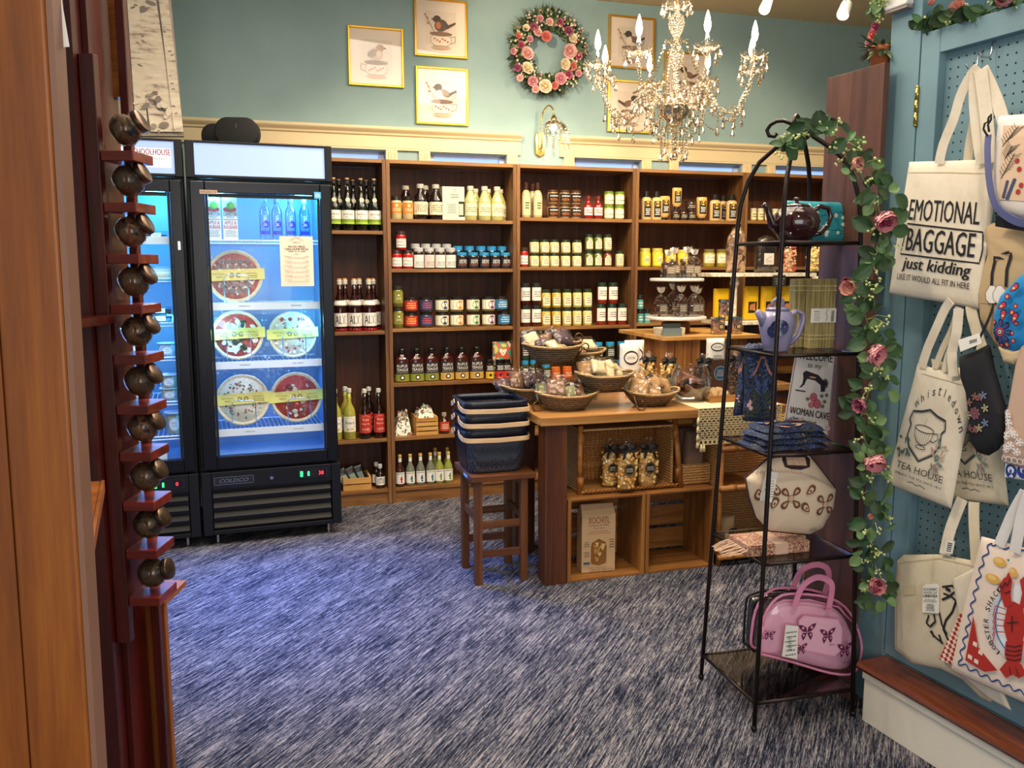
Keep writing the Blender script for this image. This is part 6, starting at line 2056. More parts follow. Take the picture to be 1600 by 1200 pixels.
def sweetbag(fr, x, y, z, w, h, label, grp, lab='#8a7a68', seed=0, cont=None):
    t = thing('sweets_bag', label, 'bag', fr, x, y, z, 0, grp)
    rr4 = random.Random(seed)
    m = MB(CHOC[0])
    for k in range(22):
        m.add(g_ball((rr4.uniform(-.36, .36) * w, rr4.uniform(-.22, .22) * w, rr4.uniform(.06, .55) * h), w * rr4.uniform(.09, .14), 6, 4), (cont or CHOC)[k % 2], False)
    part('sweets', m, t, stuff=True)
    fm = MB(CELLO).add(g_lathe([(w * .44, 0), (w * .50, h * .08), (w * .48, h * .52), (w * .30, h * .66), (w * .09, h * .74), (w * .08, h * .78), (w * .28, h * .92), (w * .36, h * 1.0)], 12, sy=.7, caps=False), None, True)
    part('cellophane_bag', fm, t)
    fl = MB(C('#efe8de', .35, coat=.4))
    for k in range(7):
        q = 2 * math.pi * k / 7
        leafm(fl, (0, 0, h * .77), (math.cos(q) * .7, math.sin(q) * .5, 1), (0, -1, .1), h * .24, w * .20, fl.mat)
    part('gathered_top', fl, t)
    a = Art()
    a.rect(-w * .26, h * .16, w * .26, h * .42, C(lab, .6), 4).lines(-w * .22, w * .22, h * .18, h * .38, 3, CREAM, seed, .3)
    part('label', a.mb(lambda xx, yy, l: (xx, -w * .36 - l, yy)), t)
for i, (dx, dy, s_) in enumerate(((-.085, -.055, 1.0), (.02, -.085, 1.12), (.10, -.02, 1.05), (.01, .06, 1.1))):
    sweetbag(IS, cx_ + dx, cy_ + dy, RZB + .1015 + .222, .098, .165 * s_, 'wrapped chocolate bag on the upper white tier, ' + ['left front', 'centre front', 'right', 'rear'][i], 'chocolate bags on the cake stand', seed=i)
for i, (dx, dy, s_) in enumerate(((-.115, -.03, 1.0), (-.03, -.115, 1.05), (.06, -.105, 1.05), (.13, -.02, .95), (-.01, .02, 1.12))):
    sweetbag(IS, cx_ + dx, cy_ + dy, RZB + .1015, .092, .175 * s_, 'wrapped chocolate bag on the lower white tier, ' + ['leftmost', 'front left', 'front right', 'rightmost', 'rear beside the pole'][i], 'chocolate bags on the cake stand', '#6f665e', seed=10 + i)
x = IS.hit(1052, 520, .72)[0]
t = thing('sign_holder', 'small grey card holder on the front of the raised board', 'sign', IS, x, .74, RZB + .001)
part('card', MB(C('#3c4240', .5)).box(-.055, 0, 0, .055, .003, .07), t)
part('acrylic_stand', MB(C('#7c8a86', .3, coat=.5)).box(-.058, -.012, 0, .058, -.002, .045), t)
x = IS.hit(1000, 515, .8)[0]
for k in range(3):
    solo('flat_box', MB(C('#d9c9a6', .6)).box(-.075, -.05, 0, .075, .05, .014), 'flat cream box stacked left of the card holder, ' + ['bottom', 'middle', 'top'][k] + ' one', 'box', IS, 1.045, .80, RZB + .001 + .0155 * k, -8 + 6 * k, 'flat cream boxes')
# candy jars
def candy(px, y, z, label):
    x = IS.hit(px, 500, y)[0]
    t = thing('candy_jar', label, 'jar', IS, x, y, z, 0, 'jars of pink sweets')
    rr4 = random.Random(int(px))
    m = MB(C('#e6a9a0', .5, var=.15))
    for k in range(34):
        q = rr4.uniform(0, 6.28)
        R0 = .026 * rr4.random() ** .4
        m.add(g_ball((R0 * math.cos(q), R0 * math.sin(q), rr4.uniform(.012, .078)), .0115, 6, 4), [C('#e6a9a0', .5), C('#f0cdb8', .5)][k % 2], True)
    part('sweets', m, t, stuff=True)
    part('clear_jar', MB(CLEARG).add(g_lathe([(.038, 0), (.041, .005), (.041, .085)], 18, caps=False), None, True), t)
    part('lid', MB(CHROME).add(g_lathe([(.043, .085), (.043, .098), (.040, .10)], 18), None, False), t)
    a = Art().ell(0, .045, .024, .024, INK, 18).ring(0, .045, .020, .020, .0012, CREAM).ell(0, .045, .013, .012, C('#c8a070', .6), 10)
    part('round_label', a.mb(cylmap(.0412)), t)
candy(1122, .80, RZB + .001, 'clear jar of pink sweets, lower left of three beside the rack post')
candy(1149, .80, RZB + .001, 'clear jar of pink sweets, lower right of three')
candy(1133, .80, RZB + .1015, 'clear jar of pink sweets stacked on the other two')
# shelf of yellow pouches and upper whitewashed tray
t = thing('tray_stand', 'whitewashed carved two-level tray stand on turned posts', 'stand', IS, IS.hit(1111, 428, 1.04)[0], 1.10, RZB + .001)
WW = blotch('whitewashed_carving', ['#d8c8a8', '#efe6d2', '#b8a684'], 60, .7, kind='cells', bump=.5)
part('lower_tray', MB(WW).box(.10, -.06, .03, .80, .22, .05), t)
part('upper_tray', MB(WW).box(0, -.06, .328, .75, .22, .35), t)
for x in (.12, .70):
    part('turned_post', MB(WW).add(g_lathe([(.03, 0.0505), (.018, .08), (.018, .26), (.03, .29), (.022, .31), (.03, .3275)], 12, x + .08, .0), None, True), t)
    part('foot', MB(WW).add(g_lathe([(.02, 0), (.025, .0295)], 10, x, .08)), t)
YP = C('#f3c306', .4, coat=.2, var=.05)
for i, px in enumerate((1126, 1172, 1199, 1226, 1246)):
    y = 1.14 + .012 * (i % 2)
    x = IS.hit(px, 490, y)[0]
    t = thing('yellow_pouch', 'bright yellow stand-up pouch behind the candy jars, ' + ordw(i, 5), 'pouch', IS, x, y, RZB + .052, 0, 'bright yellow pouches')
    w, h = .105, .215 - .012 * (i == 0)
    P_ = Pillow([(-w / 2, 0), (w / 2, 0), (w / 2, h), (-w / 2, h)], .024, 24)
    part('pouch', MB(YP).add(P_.geo(), None, True), t)
    a = Art().rect(-w * .28, h * .22, w * .30, h * .55, C('#2a2018', .6)).ell(0, h * .40, w * .2, h * .09, C('#d07a4a', .6), 12).rect(-w / 2 + .004, h * .82, w / 2 - .004, h * .835, C('#d19c08', .5))
    part('print', a.mb(P_.map()), t)
x = IS.hit(1150, 400, 1.13)[0]
UZ = RZB + .351 + .0015
t = thing('coffee_bag', 'tall clear bag of mixed dried fruit on the upper tray, leftmost', 'bag', IS, x, 1.13, UZ, 0, 'clear bags on the upper tray')
P_ = Pillow([(-.06, 0), (.06, 0), (.065, .16), (.05, .24), (.02, .27), (-.02, .27), (-.055, .22), (-.065, .15)], .035, 30, wav=.006)
part('contents', MB(blotch('dried_fruit_mix', ['#3a2620', '#7c5a44', '#c8a888', '#4a3430'], 40, .6, kind='cells', bump=.8)).add(P_.geo(), None, True), t)
part('cellophane_bag', MB(CELLO).add(Pillow([(p[0] * 1.06, p[1] * 1.04) for p in P_.pts], .040, 30).geo(), None, True), t)
x = IS.hit(1196, 400, 1.13)[0]
t = thing('coffee_bag', 'clear bag of dark coffee with a square label on the upper tray', 'bag', IS, x, 1.13, UZ, 0, 'clear bags on the upper tray')
P_ = Pillow([(-.07, 0), (.07, 0), (.068, .17), (.05, .215), (.015, .225), (-.015, .225), (-.05, .21), (-.068, .16)], .035, 30)
part('contents', MB(C('#241610', .4, coat=.6, var=.5, scale=60)).add(P_.geo(), None, True), t)
part('cellophane_bag', MB(CELLO).add(Pillow([(p[0] * 1.05, p[1] * 1.03) for p in P_.pts], .040, 30).geo(), None, True), t)
a = Art().rect(-.035, .05, .035, .12, C('#e6d8cc', .6)).stroke([(-.02, .08), (0, .095), (.02, .1)], .003, C('#8a5a5a', .6)).lines(-.025, .025, .058, .08, 3, GREY, 4, .3)
part('label', a.mb(lambda xx, yy, l: (xx, -.0415 - l, yy)), t)
for i, (px, mt) in enumerate(((1232, [C('#d9b48a', .6), C('#b03a2c', .6)]), (1272, [CARA2, C('#efcd88', .6)]))):
    x = IS.hit(px, 400, 1.12)[0]
    popbag(IS, x, 1.12, UZ, .105, .21, 'clear bag of ' + ('red and tan popcorn under the teapot' if i == 0 else 'golden popcorn beside the dark panel'), 'popcorn on the upper tray', seed=20 + i, mt=mt, sticker=False, bow=False)
x = IS.hit(1222, 440, 1.03)[0]
t = thing('hanging_card', 'small dark price card hanging from the upper tray edge', 'card', IS, x - .02, 1.03, RZB + .272)
part('card', MB(C('#2c2c26', .6)).box(-.045, 0, -.005, .045, .003, .065), t)
a = Art().lines(-.035, .035, .005, .05, 3, C('#a8a890', .6), 2, .25); part('print', a.mb(flatmap()), t)
# lower level under the board
def pouch(fr, x, y, z, w, h, label, grp, col='#eeeae0'):
    t = thing('white_pouch', label, 'pouch', fr, x, y, z, 0, grp)
    P_ = Pillow([(-w / 2, 0), (w / 2, 0), (w / 2, h), (-w / 2, h)], .025, 24)
    part('pouch', MB(C(col, .5)).add(P_.geo(), None, True), t)
    a = Art().ell(0, h * .68, w * .38, h * .16, INK, 20).ell(0, h * .68, w * .33, h * .12, WHITE, 20).text('LOCAL', 0, h * .68, h * .06, INK, w=w * .4).lines(-w * .3, w * .3, h * .1, h * .4, 3, GREY, 3, .3)
    part('print', a.mb(P_.map()), t)
pouch(IS, .80, .80, TZ + .001, .12, .25, 'white pouch with black oval logo, left of the slatted crate, front', 'white pouches')
pouch(IS, .865, .88, TZ + .001, .12, .26, 'white pouch with black oval logo, left of the slatted crate, rear', 'white pouches')
x = IS.hit(1118, 560, .62)[0]
t = thing('brown_box', 'brown carton with round blue label right of the slatted planks', 'box', IS, x + .01, .58, TZ + .001)
part('carton', MB(C('#4a3020', .6)).box(-.055, 0, 0, .055, .03, .165), t)
a = Art().ell(0, .09, .042, .042, C('#1f4f7a', .5), 22).ring(0, .09, .038, .038, .0015, CREAM).lines(-.025, .025, .07, .11, 4, CREAM, 3, .25); part('round_label', a.mb(flatmap()), t)
pouch(IS, x + .02, .56 + .10, TZ + .13, .11, .15, 'white pouch with black logo above the brown carton', 'white pouches')
popbag(IS, .74, .44, TZ + .001, .10, .24, 'popcorn bag with black bow behind the right seagrass basket, left one', 'popcorn bags beside the planks', seed=8)
popbag(IS, .845, .42, TZ + .001, .10, .23, 'popcorn bag with black bow behind the right seagrass basket, right one', 'popcorn bags beside the planks', seed=9)
bx_, by_ = .885, .24
t = thing('glass_bowl', 'round glass fishbowl of wrapped brownies on the lace runner', 'bowl', IS, bx_, by_, TZ + .0055)
part('glass', MB(CLEARG).add(g_lathe([(.05, 0), (.075, .012), (.10, .06), (.104, .10), (.092, .15), (.080, .172), (.084, .182)], 26, caps=False), None, True), t)
for k in range(7):
    rr6 = random.Random(k)
    a_ = k * 2.3
    q = thing('wrapped_brownie', 'wrapped brownie inside the glass fishbowl, ' + ['lowest', 'second lowest', 'third lowest', 'middle', 'third from top', 'second from top', 'topmost'][k], 'brownie', IS, bx_ + .035 * math.cos(a_), by_ + .03 * math.sin(a_), TZ + .03 + .016 * k, 0, 'wrapped brownies', RZ(rr6.uniform(0, 90)) @ RX(rr6.uniform(-60, 40)))
    part('brownie', MB(C('#7a4a32', .6, var=.3)).add(g_lathe([(.001, -.008), (.045, -.007), (.047, 0), (.045, .008), (.001, .009)], 16, caps=False), None, True), q)
    part('wrapper', MB(CELLO).add(g_lathe([(.001, -.012), (.055, -.004), (.055, .004), (.001, .013)], 10, caps=False), None, True), q)
t = thing('nut_tray', 'small tray of wrapped nut bars between rack post and hanging towel', 'tray', IS, 1.02, .20, TZ + .0055)
part('tray', MB(W_CRATE).box(-.08, -.07, 0, .08, .07, .008).box(-.08, -.07, .0085, .08, -.06, .035), t)
part('wrapped_bars', MB(SNK[3]).add(g_grid(lambda u, v: ((u - .5) * .14, (v - .5) * .11 + .003, .012 + .05 * (1 - abs(2 * u - 1) ** 3) * (1 - abs(2 * v - 1) ** 3) + .008 * math.sin(u * 30) * math.sin(v * 25)), 14, 12), None, False), t, stuff=True)
popbag(IS, 1.05, .42, TZ + .001, .11, .22, 'dark bag with black bow behind the nut tray', 'bags behind the nut tray', seed=12, mt=CHOC, sticker=False)
popbag(IS, 1.20, .35, TZ + .001, .11, .24, 'dark bag with bow between towel and sign', 'bags behind the nut tray', seed=13, mt=CHOC, sticker=False)
# ================================================================== ARCHED IRON RACK
ET = Frame(.905, 2.85, 15)
def hs(z):
    return .185 * (1 - .25 * min(z, 1.6) / 1.575)
def shx(z):
    return .012 * z / 1.575
t = thing('arched_rack', 'black wrought iron etagere with arched scroll top and five glass shelves', 'rack', ET, 0, 0, 0)
RACK = t
for sx_ in (-1, 1):
    for sy_ in (-1, 1):
        pts = [(sx_ * hs(z) + shx(z), sy_ * hs(z), z) for z in (.012, .4, .8, 1.2, 1.575)]
        h0 = hs(1.575)
        for u, z in ((.99, 1.63), (.95, 1.70), (.84, 1.775), (.66, 1.835), (.42, 1.875), (.20, 1.905), (.07, 1.935)):
            pts.append((sx_ * h0 * u + .012, sy_ * h0 * u, z))
        part('leg', MB(IRON).add(g_tube(pts, .0075, 8), None, True), t)
        # scroll on top
        c = []
        for q in range(0, 15):
            a = R_(200 - q * 24)
            r = .024 * (1 - .035 * q)
            c.append((.062 + r * math.cos(a), 1.935 + r * math.sin(a)))
        sc_ = [(.0, 1.93), (.015, 1.945), (.032, 1.955)] + [(x, z) for x, z in [(.045, 1.962), (.062, 1.962), (.078, 1.952), (.086, 1.935), (.080, 1.918), (.066, 1.914), (.060, 1.924)]]
        part('scroll', MB(IRON).add(g_tube([(sx_ * p * .9 + .012, sy_ * p * .9, z) for p, z in sc_], .0065, 8), None, True), t)
        part('foot', MB(IRON).add(g_ball((sx_ * hs(0) * 1.0, sy_ * hs(0), .0115), .011, 8, 5), None, True), t)
part('collar', MB(IRON).add(g_lathe([(.016, 1.895), (.022, 1.91), (.016, 1.925)], 10, .012, 0), None, True), t)
LV = [.10, .56, .91, 1.225, 1.575]
for z in LV:
    h = hs(z)
    for (a_, b2) in (((-1, -1), (1, -1)), ((1, -1), (1, 1)), ((1, 1), (-1, 1)), ((-1, 1), (-1, -1))):
        part('shelf_rail', MB(IRON).add(g_tube([(a_[0] * h + shx(z), a_[1] * h, z - .006), (b2[0] * h + shx(z), b2[1] * h, z - .006)], .006, 7), None, True), t)
    part('glass_shelf', MB(PLATEGLASS).box(-h + .008 + shx(z), -h + .008, z - .005, h - .008 + shx(z), h - .008, z), t)

def tr(fr, y, pts, o=(0, 0)):
    return [(lambda q: (q[0] - o[0], q[1] - o[1]))(fr.hit(px, py, y)) for px, py in pts]

# --- brown teapot (top shelf)
BT = C('#2c0d10', .12, coat=.8, var=.1)
x0 = ET.hit(1243, 360, -.03)[0]
t = thing('teapot', 'glossy dark brown round teapot on the top shelf of the iron rack', 'teapot', ET, x0, -.03, 1.576)
s_ = 1.08
part('body', MB(BT).add(g_lathe([(.035 * s_, 0), (.048 * s_, .006), (.066 * s_, .035), (.071 * s_, .06), (.064 * s_, .085), (.046 * s_, .104), (.040 * s_, .107)], 28), None, True), t)
part('lid', MB(BT).add(g_lathe([(.041 * s_, .1075), (.036 * s_, .114), (.015, .119), (.006, .122), (.006, .127), (.011, .131), (.008, .138), (.001, .139)], 20), None, True), t)
part('spout', MB(BT).add(g_tube([(-.055 * s_, 0, .035), (-.080 * s_, 0, .055), (-.090 * s_, 0, .085), (-.100 * s_, 0, .108), (-.112 * s_, 0, .113)], [.018, .015, .011, .009, .009], 10), None, True), t)
part('handle', MB(BT).add(g_tube([(.050 * s_, 0, .095), (.080 * s_, 0, .112), (.108 * s_, 0, .105), (.118 * s_, 0, .080), (.108 * s_, 0, .050), (.085 * s_, 0, .027), (.058 * s_, 0, .020)], [.008, .008, .008, .0085, .0085, .008, .007], 10), None, True), t)
# --- blossom tin behind
q0 = ET.hit(1228, 370, .06)[0]; q1 = ET.hit(1345, 370, .06)[0]
t = thing('blossom_tea_towel_box', 'turquoise blossom patterned pouch behind the brown teapot', 'pouch', ET, (q0 + q1) / 2, .065, 1.576, 0, None, RX(-8))
w = q1 - q0
P_ = Pillow([(-w / 2, .01), (-w / 2 + .02, 0), (w / 2 - .03, 0), (w / 2 - .01, .06), (w / 2, .135), (-w / 2, .138), (-w / 2 - .004, .12)], .022, 32, 5)
part('pouch', MB(blotch('blossom_turquoise', ['#1c7f92', '#2497a6', '#3aa9b0'], 14, .35, coat=.3, bump=0)).add(P_.geo(), None, True), t)
a = Art()
rr = random.Random(4)
WB = C('#d8e2d0', .6)
for k in range(7):
    x_, z_ = rr.uniform(-w * .38, w * .2), rr.uniform(.015, .11)
    a.stroke([(x_, z_), (x_ + .03, z_ + rr.uniform(-.01, .012)), (x_ + .06, z_ + rr.uniform(-.02, .02))], .002, C('#2a3c3c', .6))
for k in range(34):
    x_, z_ = rr.uniform(-w * .42, w * .42), rr.uniform(.012, .12)
    a.ell(x_, z_, .006 + rr.random() * .006, .004 + rr.random() * .005, WB, 7); a.l -= 1
part('blossom_print', a.mb(P_.map()), t)
# --- lavender pot (second shelf)
LAV = C('#8a86a8', .25, coat=.6, var=.05)
x0 = ET.hit(1213, 500, -.05)[0]
t = thing('teapot', 'lavender stoneware teapot with dark blue blot, second shelf of the iron rack', 'teapot', ET, x0, -.055, 1.226)
s_ = 1.02
part('body', MB(LAV).add(g_lathe([(.036, 0), (.040, .004), (.046, .03), (.055 * s_, .075), (.056 * s_, .095), (.046, .122), (.034, .130)], 26), None, True), t)
part('lid', MB(LAV).add(g_lathe([(.037, .1305), (.036, .137), (.020, .142), (.001, .143)], 20), None, True), t)
part('lid_loop', MB(LAV).add(g_tube([(-.022 + .002, 0, .140), (-.020, 0, .158), (0, 0, .172), (.018, 0, .162), (.020, 0, .140)], .0055, 8), None, True), t)
part('spout', MB(LAV).add(g_tube([(-.040, 0, .088), (-.058, 0, .112), (-.074, 0, .128)], [.020, .015, .010], 10), None, True), t)
part('handle', MB(LAV).add(g_ribbon([(.040, 0, .108), (.066, 0, .128), (.088, 0, .120), (.092, 0, .095), (.078, 0, .050), (.046, 0, .018)], (0, 1, 0), [.02, .022, .024, .024, .022, .018], .010), None, True), t)
a = Art()
NB = C('#1a2250', .25, coat=.5, var=.3, scale=60)
a.ell(-.022, .078, .028, .026, NB, 20).ell(-.040, .066, .02, .02, NB, 16).ell(-.026, .088, .005, .012, C('#5a66a0', .3), 10, rot=40)
part('blue_glaze_blot', a.mb(lambda x, y, l: (.058 * math.sin(x / .055), -.058 * math.cos(x / .055) - l, y)), t)
# --- bamboo mats
BAM = wood('split_bamboo', '#6e6238', '#9d8e5a', '#bdae7a', 'z', .6, fine=200, coarse=30)
def bamboo(px, y, w, d, label, lab):
    x0 = ET.hit(px, 500, y)[0]
    t = thing('rolled_mat', label, 'mat', ET, x0, y, 1.2262, 0, 'bundled bamboo mats')
    m = MB(BAM)
    n = int(w / .0056)
    for k in range(n):
        x = -w / 2 + w * (k + .5) / n
        m.add(g_box(x - .0024, -d / 2 + .0012 * (k % 2), 0, x + .0024, d / 2, .228 + .002 * math.sin(k * 3.1)))
    part('bamboo_slats', m, t)
    s_ = MB(C('#d8cb98', .7))
    for z in (.03, .043, .19, .205):
        s_.add(g_tube([(-w / 2 - .001, -d / 2 - .001, z), (w / 2 + .001, -d / 2 - .001, z), (w / 2 + .001, d / 2 + .001, z), (-w / 2 - .001, d / 2 + .001, z)], .0012, 4, True))
    part('string', s_, t)
    if lab:
        part('paper_band', MB(WHITE).box(-w / 2 - .0015, -d / 2 - .0022, .085, w / 2 + .0015, -d / 2 - .0014, .132), t)
        a = Art().text('Bamboo', -w * .28, .122, .006, INK, w=.02).text('MAT SET', -w * .28, .112, .005, INK, w=.02).lines(-w * .42, -w * .14, .09, .107, 4, GREY, 2, .3).stroke([(.01, .09), (.014, .105), (.008, .115), (.014, .13)], .0015, INK)
        for k in range(8):
            a.rect(w * .30, .09 + .0045 * k, w * .42, .092 + .0045 * k, INK)
        part('print', a.mb(flatmap(-d / 2 - .0022)), t)
bamboo(1281, .0, .092, .035, 'bamboo mat bundle with white paper band, beside the lavender teapot', True)
bamboo(1251, .045, .075, .03, 'bamboo mat bundle without band, half behind the lavender teapot', False)
# --- hanging floral towel
FLN = blotch('navy_floral_weave', ['#0c1028', '#131a38', '#2c3a5c', '#0c1028', '#41507a', '#10162e', '#3c4636', '#0c1028', '#a87868'], 38, .8, bump=.2, const=True, detail=2)
OF = (0, 0)
Y0 = .03
def leaf2(a, x, y, L, W, rot, m):
    pts = []
    for k in range(12):
        q = 2 * math.pi * k / 12
        px_, py_ = L / 2 * (1 + math.cos(q)), W / 2 * math.sin(q) * (1 + .5 * math.cos(q)) * .8
        c, s__ = math.cos(R_(rot)), math.sin(R_(rot))
        pts.append((x + px_ * c - py_ * s__, y + px_ * s__ + py_ * c))
    a.poly(pts, m); a.l -= 1
def hang_towel(pxs, y, label, seed, base_px):
    o = ET.hit(*base_px, y)
    pts = tr(ET, y, pxs, o)
    t = thing('hanging_towel', label, 'towel', ET, o[0], y, o[1], 0, 'navy floral towels')
    P_ = Pillow(pts, .010, 40, 6, wav=.004, seed=seed)
    part('towel', MB(FLN).add(P_.geo(), None, True), t)
    a = Art()
    xs_ = [p[0] for p in pts]; zs_ = [p[1] for p in pts]
    xm, zt, zb, hw = sum((min(xs_), max(xs_))) / 2, max(zs_), min(zs_), (max(xs_) - min(xs_)) / 2
    PK, GR, BL_ = C('#b47a66', .7), C('#37432e', .7), C('#495a86', .7)
    H = zt - zb
    for s_ in (-1, 1):
        a.stroke([(xm + s_ * hw * (.08 + .5 * u), zt - H * (.14 + .30 * u * (1.2 - .4 * u))) for u in (0, .25, .5, .75, 1)], [.004, .006, .008, .009, .003], PK); a.l -= 1
        for k in range(9):
            leaf2(a, xm + s_ * hw * .05, zb + H * (.10 + .048 * k), hw * (.75 - .04 * k), hw * .16, 90 - s_ * (78 - 6 * k) if s_ > 0 else 90 + (78 - 6 * k), GR if k < 6 else BL_)
        for k in range(8):
            leaf2(a, xm + s_ * hw * (.35 + .07 * (k % 3)), zt - H * (.08 + .045 * k), hw * .42, hw * .15, 60 * s_ + 25 * k + (180 if s_ < 0 else 0), BL_)
        for dx, dz in ((.58, .30), (.68, .26), (.56, .22)):
            a.ell(xm + s_ * hw * dx, zb + H * dz, hw * .11, hw * .11, C('#d4a4a0', .7), 12)
    a.ell(xm, zt - H * .15, hw * .16, hw * .07, PK, 12)
    part('woven_print', a.mb(P_.map()), t)
hang_towel([(1162, 540), (1213, 540), (1214, 600), (1212, 662), (1160, 657), (1163, 610)], .06, 'navy floral towel hanging below the lavender teapot, front one', 1, (1190, 655))
hang_towel([(1157, 542), (1170, 542), (1168, 648), (1146, 650), (1153, 600)], .09, 'narrow navy floral towel edge hanging just left of the other', 5, (1158, 648))
# --- welcome sign
y = .05
o = ET.hit(1262, 672, y)
o = (o[0], .912)
t = thing('metal_sign', 'white tin WELCOME sign with sewing machine and roses, leaning on the rack', 'sign', ET, o[0], y, .912)
cs = tr(ET, y, [(1245, 543), (1306, 549), (1224, 668), (1294, 682)], o)
Q = quadmap(*cs)
pts = [cs[0], cs[1], cs[3], cs[2]]
sg = MB(C('#e8e2dc', .45, var=.05, scale=9)).add(g_prism(pts, 0, .003))
part('tin_plate', sg, t, label='white enamelled plate with rusty rim')
a = Art()
DB = C('#2a2430', .6)
RS, RS2 = C('#b8405a', .6), C('#d88a98', .6)
for k in range(4):
    a.rect(.195 * (k + 1), 0, .195 * (k + 1) + .006, 1, C('#cfc8c0', .6), 1, 1)
a.stroke([(.02, .008), (.98, .008), (.98, .992), (.02, .992)], .018, C('#8a6058', .6, var=.4), True)
a.text('WELCOME', .5, .915, .10, DB, w=.86, bold=.006).text('to my', .5, .79, .07, DB, w=.34, shear=.15)
a.poly([(.20, .52), (.26, .53), (.27, .64), (.24, .70), (.30, .735), (.62, .70), (.80, .62), (.82, .52), (.72, .505), (.70, .585), (.56, .63), (.36, .64), (.33, .60), (.31, .56)], DB)
a.ell(.80, .61, .06, .04, DB, 14).ring(.80, .61, .075, .05, .012, DB, 16).rect(.12, .475, .36, .490, DB).ell(.48, .665, .09, .012, C('#c09a68', .6), 10)
for x_, z_, r_ in ((.56, .43, .085), (.66, .36, .09), (.52, .335, .06)):
    a.ell(x_, z_, r_, r_ * .62, RS, 14).ring(x_, z_, r_ * .6, r_ * .36, .014, RS2, 12).ell(x_, z_, r_ * .25, r_ * .15, RS2, 8)
for x_, z_ in ((.74, .46), (.82, .40), (.85, .48), (.78, .34), (.42, .40)):
    a.ell(x_, z_, .04, .022, C('#6a7060', .6), 8)
for x_, z_ in ((.10, .24), (.95, .10), (.30, .04), (.12, .96)):
    a.ell(x_, z_, .05, .03, C('#e6b8c0', .6), 10)
a.text('WOMAN CAVE', .5, .235, .085, DB, w=.90, bold=.005).text('she is out', .38, .13, .07, DB, w=.6, shear=.25).text('of my way', .6, .05, .06, DB, w=.5, shear=.25)
def sgm(u, v, l):
    x_, z_ = Q(u, v)
    return (x_, -.0006 - l, z_)
part('print', a.mb(sgm), t)
# --- folded floral cloth pile
t0 = (1231, 690)
for k in range(4):
    o = ET.hit(1231, 690, -.06)
    wd, dp = (.25, .25, .235, .22)[k], (.16, .155, .15, .14)[k]
    cm = MB(FLN)
    rr7 = random.Random(k + 2)
    ph = rr7.uniform(0, 6)
    def top(u, v, wd=wd, dp=dp, ph=ph):
        e = (1 - abs(2 * u - 1) ** 6) * (1 - abs(2 * v - 1) ** 6)
        return ((u - .5) * wd * (1 + .03 * math.sin(v * 9 + ph)), (v - .5) * dp * (1 + .05 * math.sin(u * 13 + ph)), .017 * e ** .4 + .0025 * math.sin(u * 19 + ph) * math.sin(v * 12) * e if e > 0 else 0)
    cm.add(g_grid(top, 20, 14), None, True).add(g_grid(lambda u, v: (lambda q: (q[0], q[1], .0005))(top(u, v)), 6, 6))
    a = Art()
    for j in range(10):
        leaf2(a, rr7.uniform(-wd * .38, wd * .3), rr7.uniform(-dp * .36, dp * .36), .05, .018, rr7.uniform(0, 360), [C('#c98a72', .7), C('#6478ae', .7), C('#8a98b8', .7), C('#d8b8a0', .7)][j % 4])
    a.into(cm, lambda x_, y_, l: (x_, y_, .0205 + l)) if k == 3 else None
    solo('folded_cloth', cm, 'folded navy floral cloth in the pile before the tin sign, ' + ['bottom one', 'second from bottom', 'third from bottom', 'top one'][k], 'cloth', ET, o[0] + rr7.uniform(-.006, .006), -.035, .9105 + .0185 * k, rr7.uniform(-6, 6), 'folded floral cloths on the rack')
# --- cream lunch tote
y = -.05
o = ET.hit(1235, 838, y)
o = (o[0], .585)
zoff = 0
LT = [(1212, 713), (1256, 712), (1262, 716), (1304, 770), (1300, 800), (1283, 832), (1262, 842), (1200, 836), (1180, 815), (1170, 785), (1164, 754)]
pts = tr(ET, y, LT, o)
zb = min(p[1] for p in pts)
pts = [(p[0], p[1] - zb) for p in pts]
t = thing('lunch_tote', 'cream neoprene lunch tote with brown flower embroidery on the rack', 'bag', ET, o[0], y, .599)
P_ = Pillow(pts, .045, 60, 3.2)
part('body', MB(C('#dcc6ac', .8, var=.04)).add(P_.geo(), None, True), t)
def L2(px, py):
    q = ET.hit(px, py, y)
    return (q[0] - o[0], q[1] - o[1] - zb)
part('piping', MB(C('#3a1f18', .7)).add(g_tube([(q[0], 0, q[1]) for q in pts], .004, 6, True), None, True), t)
a = Art()
BE = C('#6c4230', .7)
hh = L2(1237, 728)
a.poly([L2(1216, 733), L2(1214, 722), L2(1219, 715), L2(1252, 715), L2(1258, 722), L2(1255, 733), L2(1240, 737), L2(1225, 736)], C('#2c1814', .7))
a.poly([L2(1220, 730), L2(1221, 719), L2(1250, 719), L2(1250, 731)], C('#c8a88c', .8, var=.4, scale=80))
zz = []
for k in range(61):
    u = k / 60
    px_ = 1166 + 136 * u
    py_ = 758 - 24 * math.sin(math.pi * min(1, .12 + u * .88)) ** .9 + 14 * u + (2.2 if k % 2 else -2.2)
    zz.append(L2(px_, py_))
a.stroke(zz, .0012, BE)
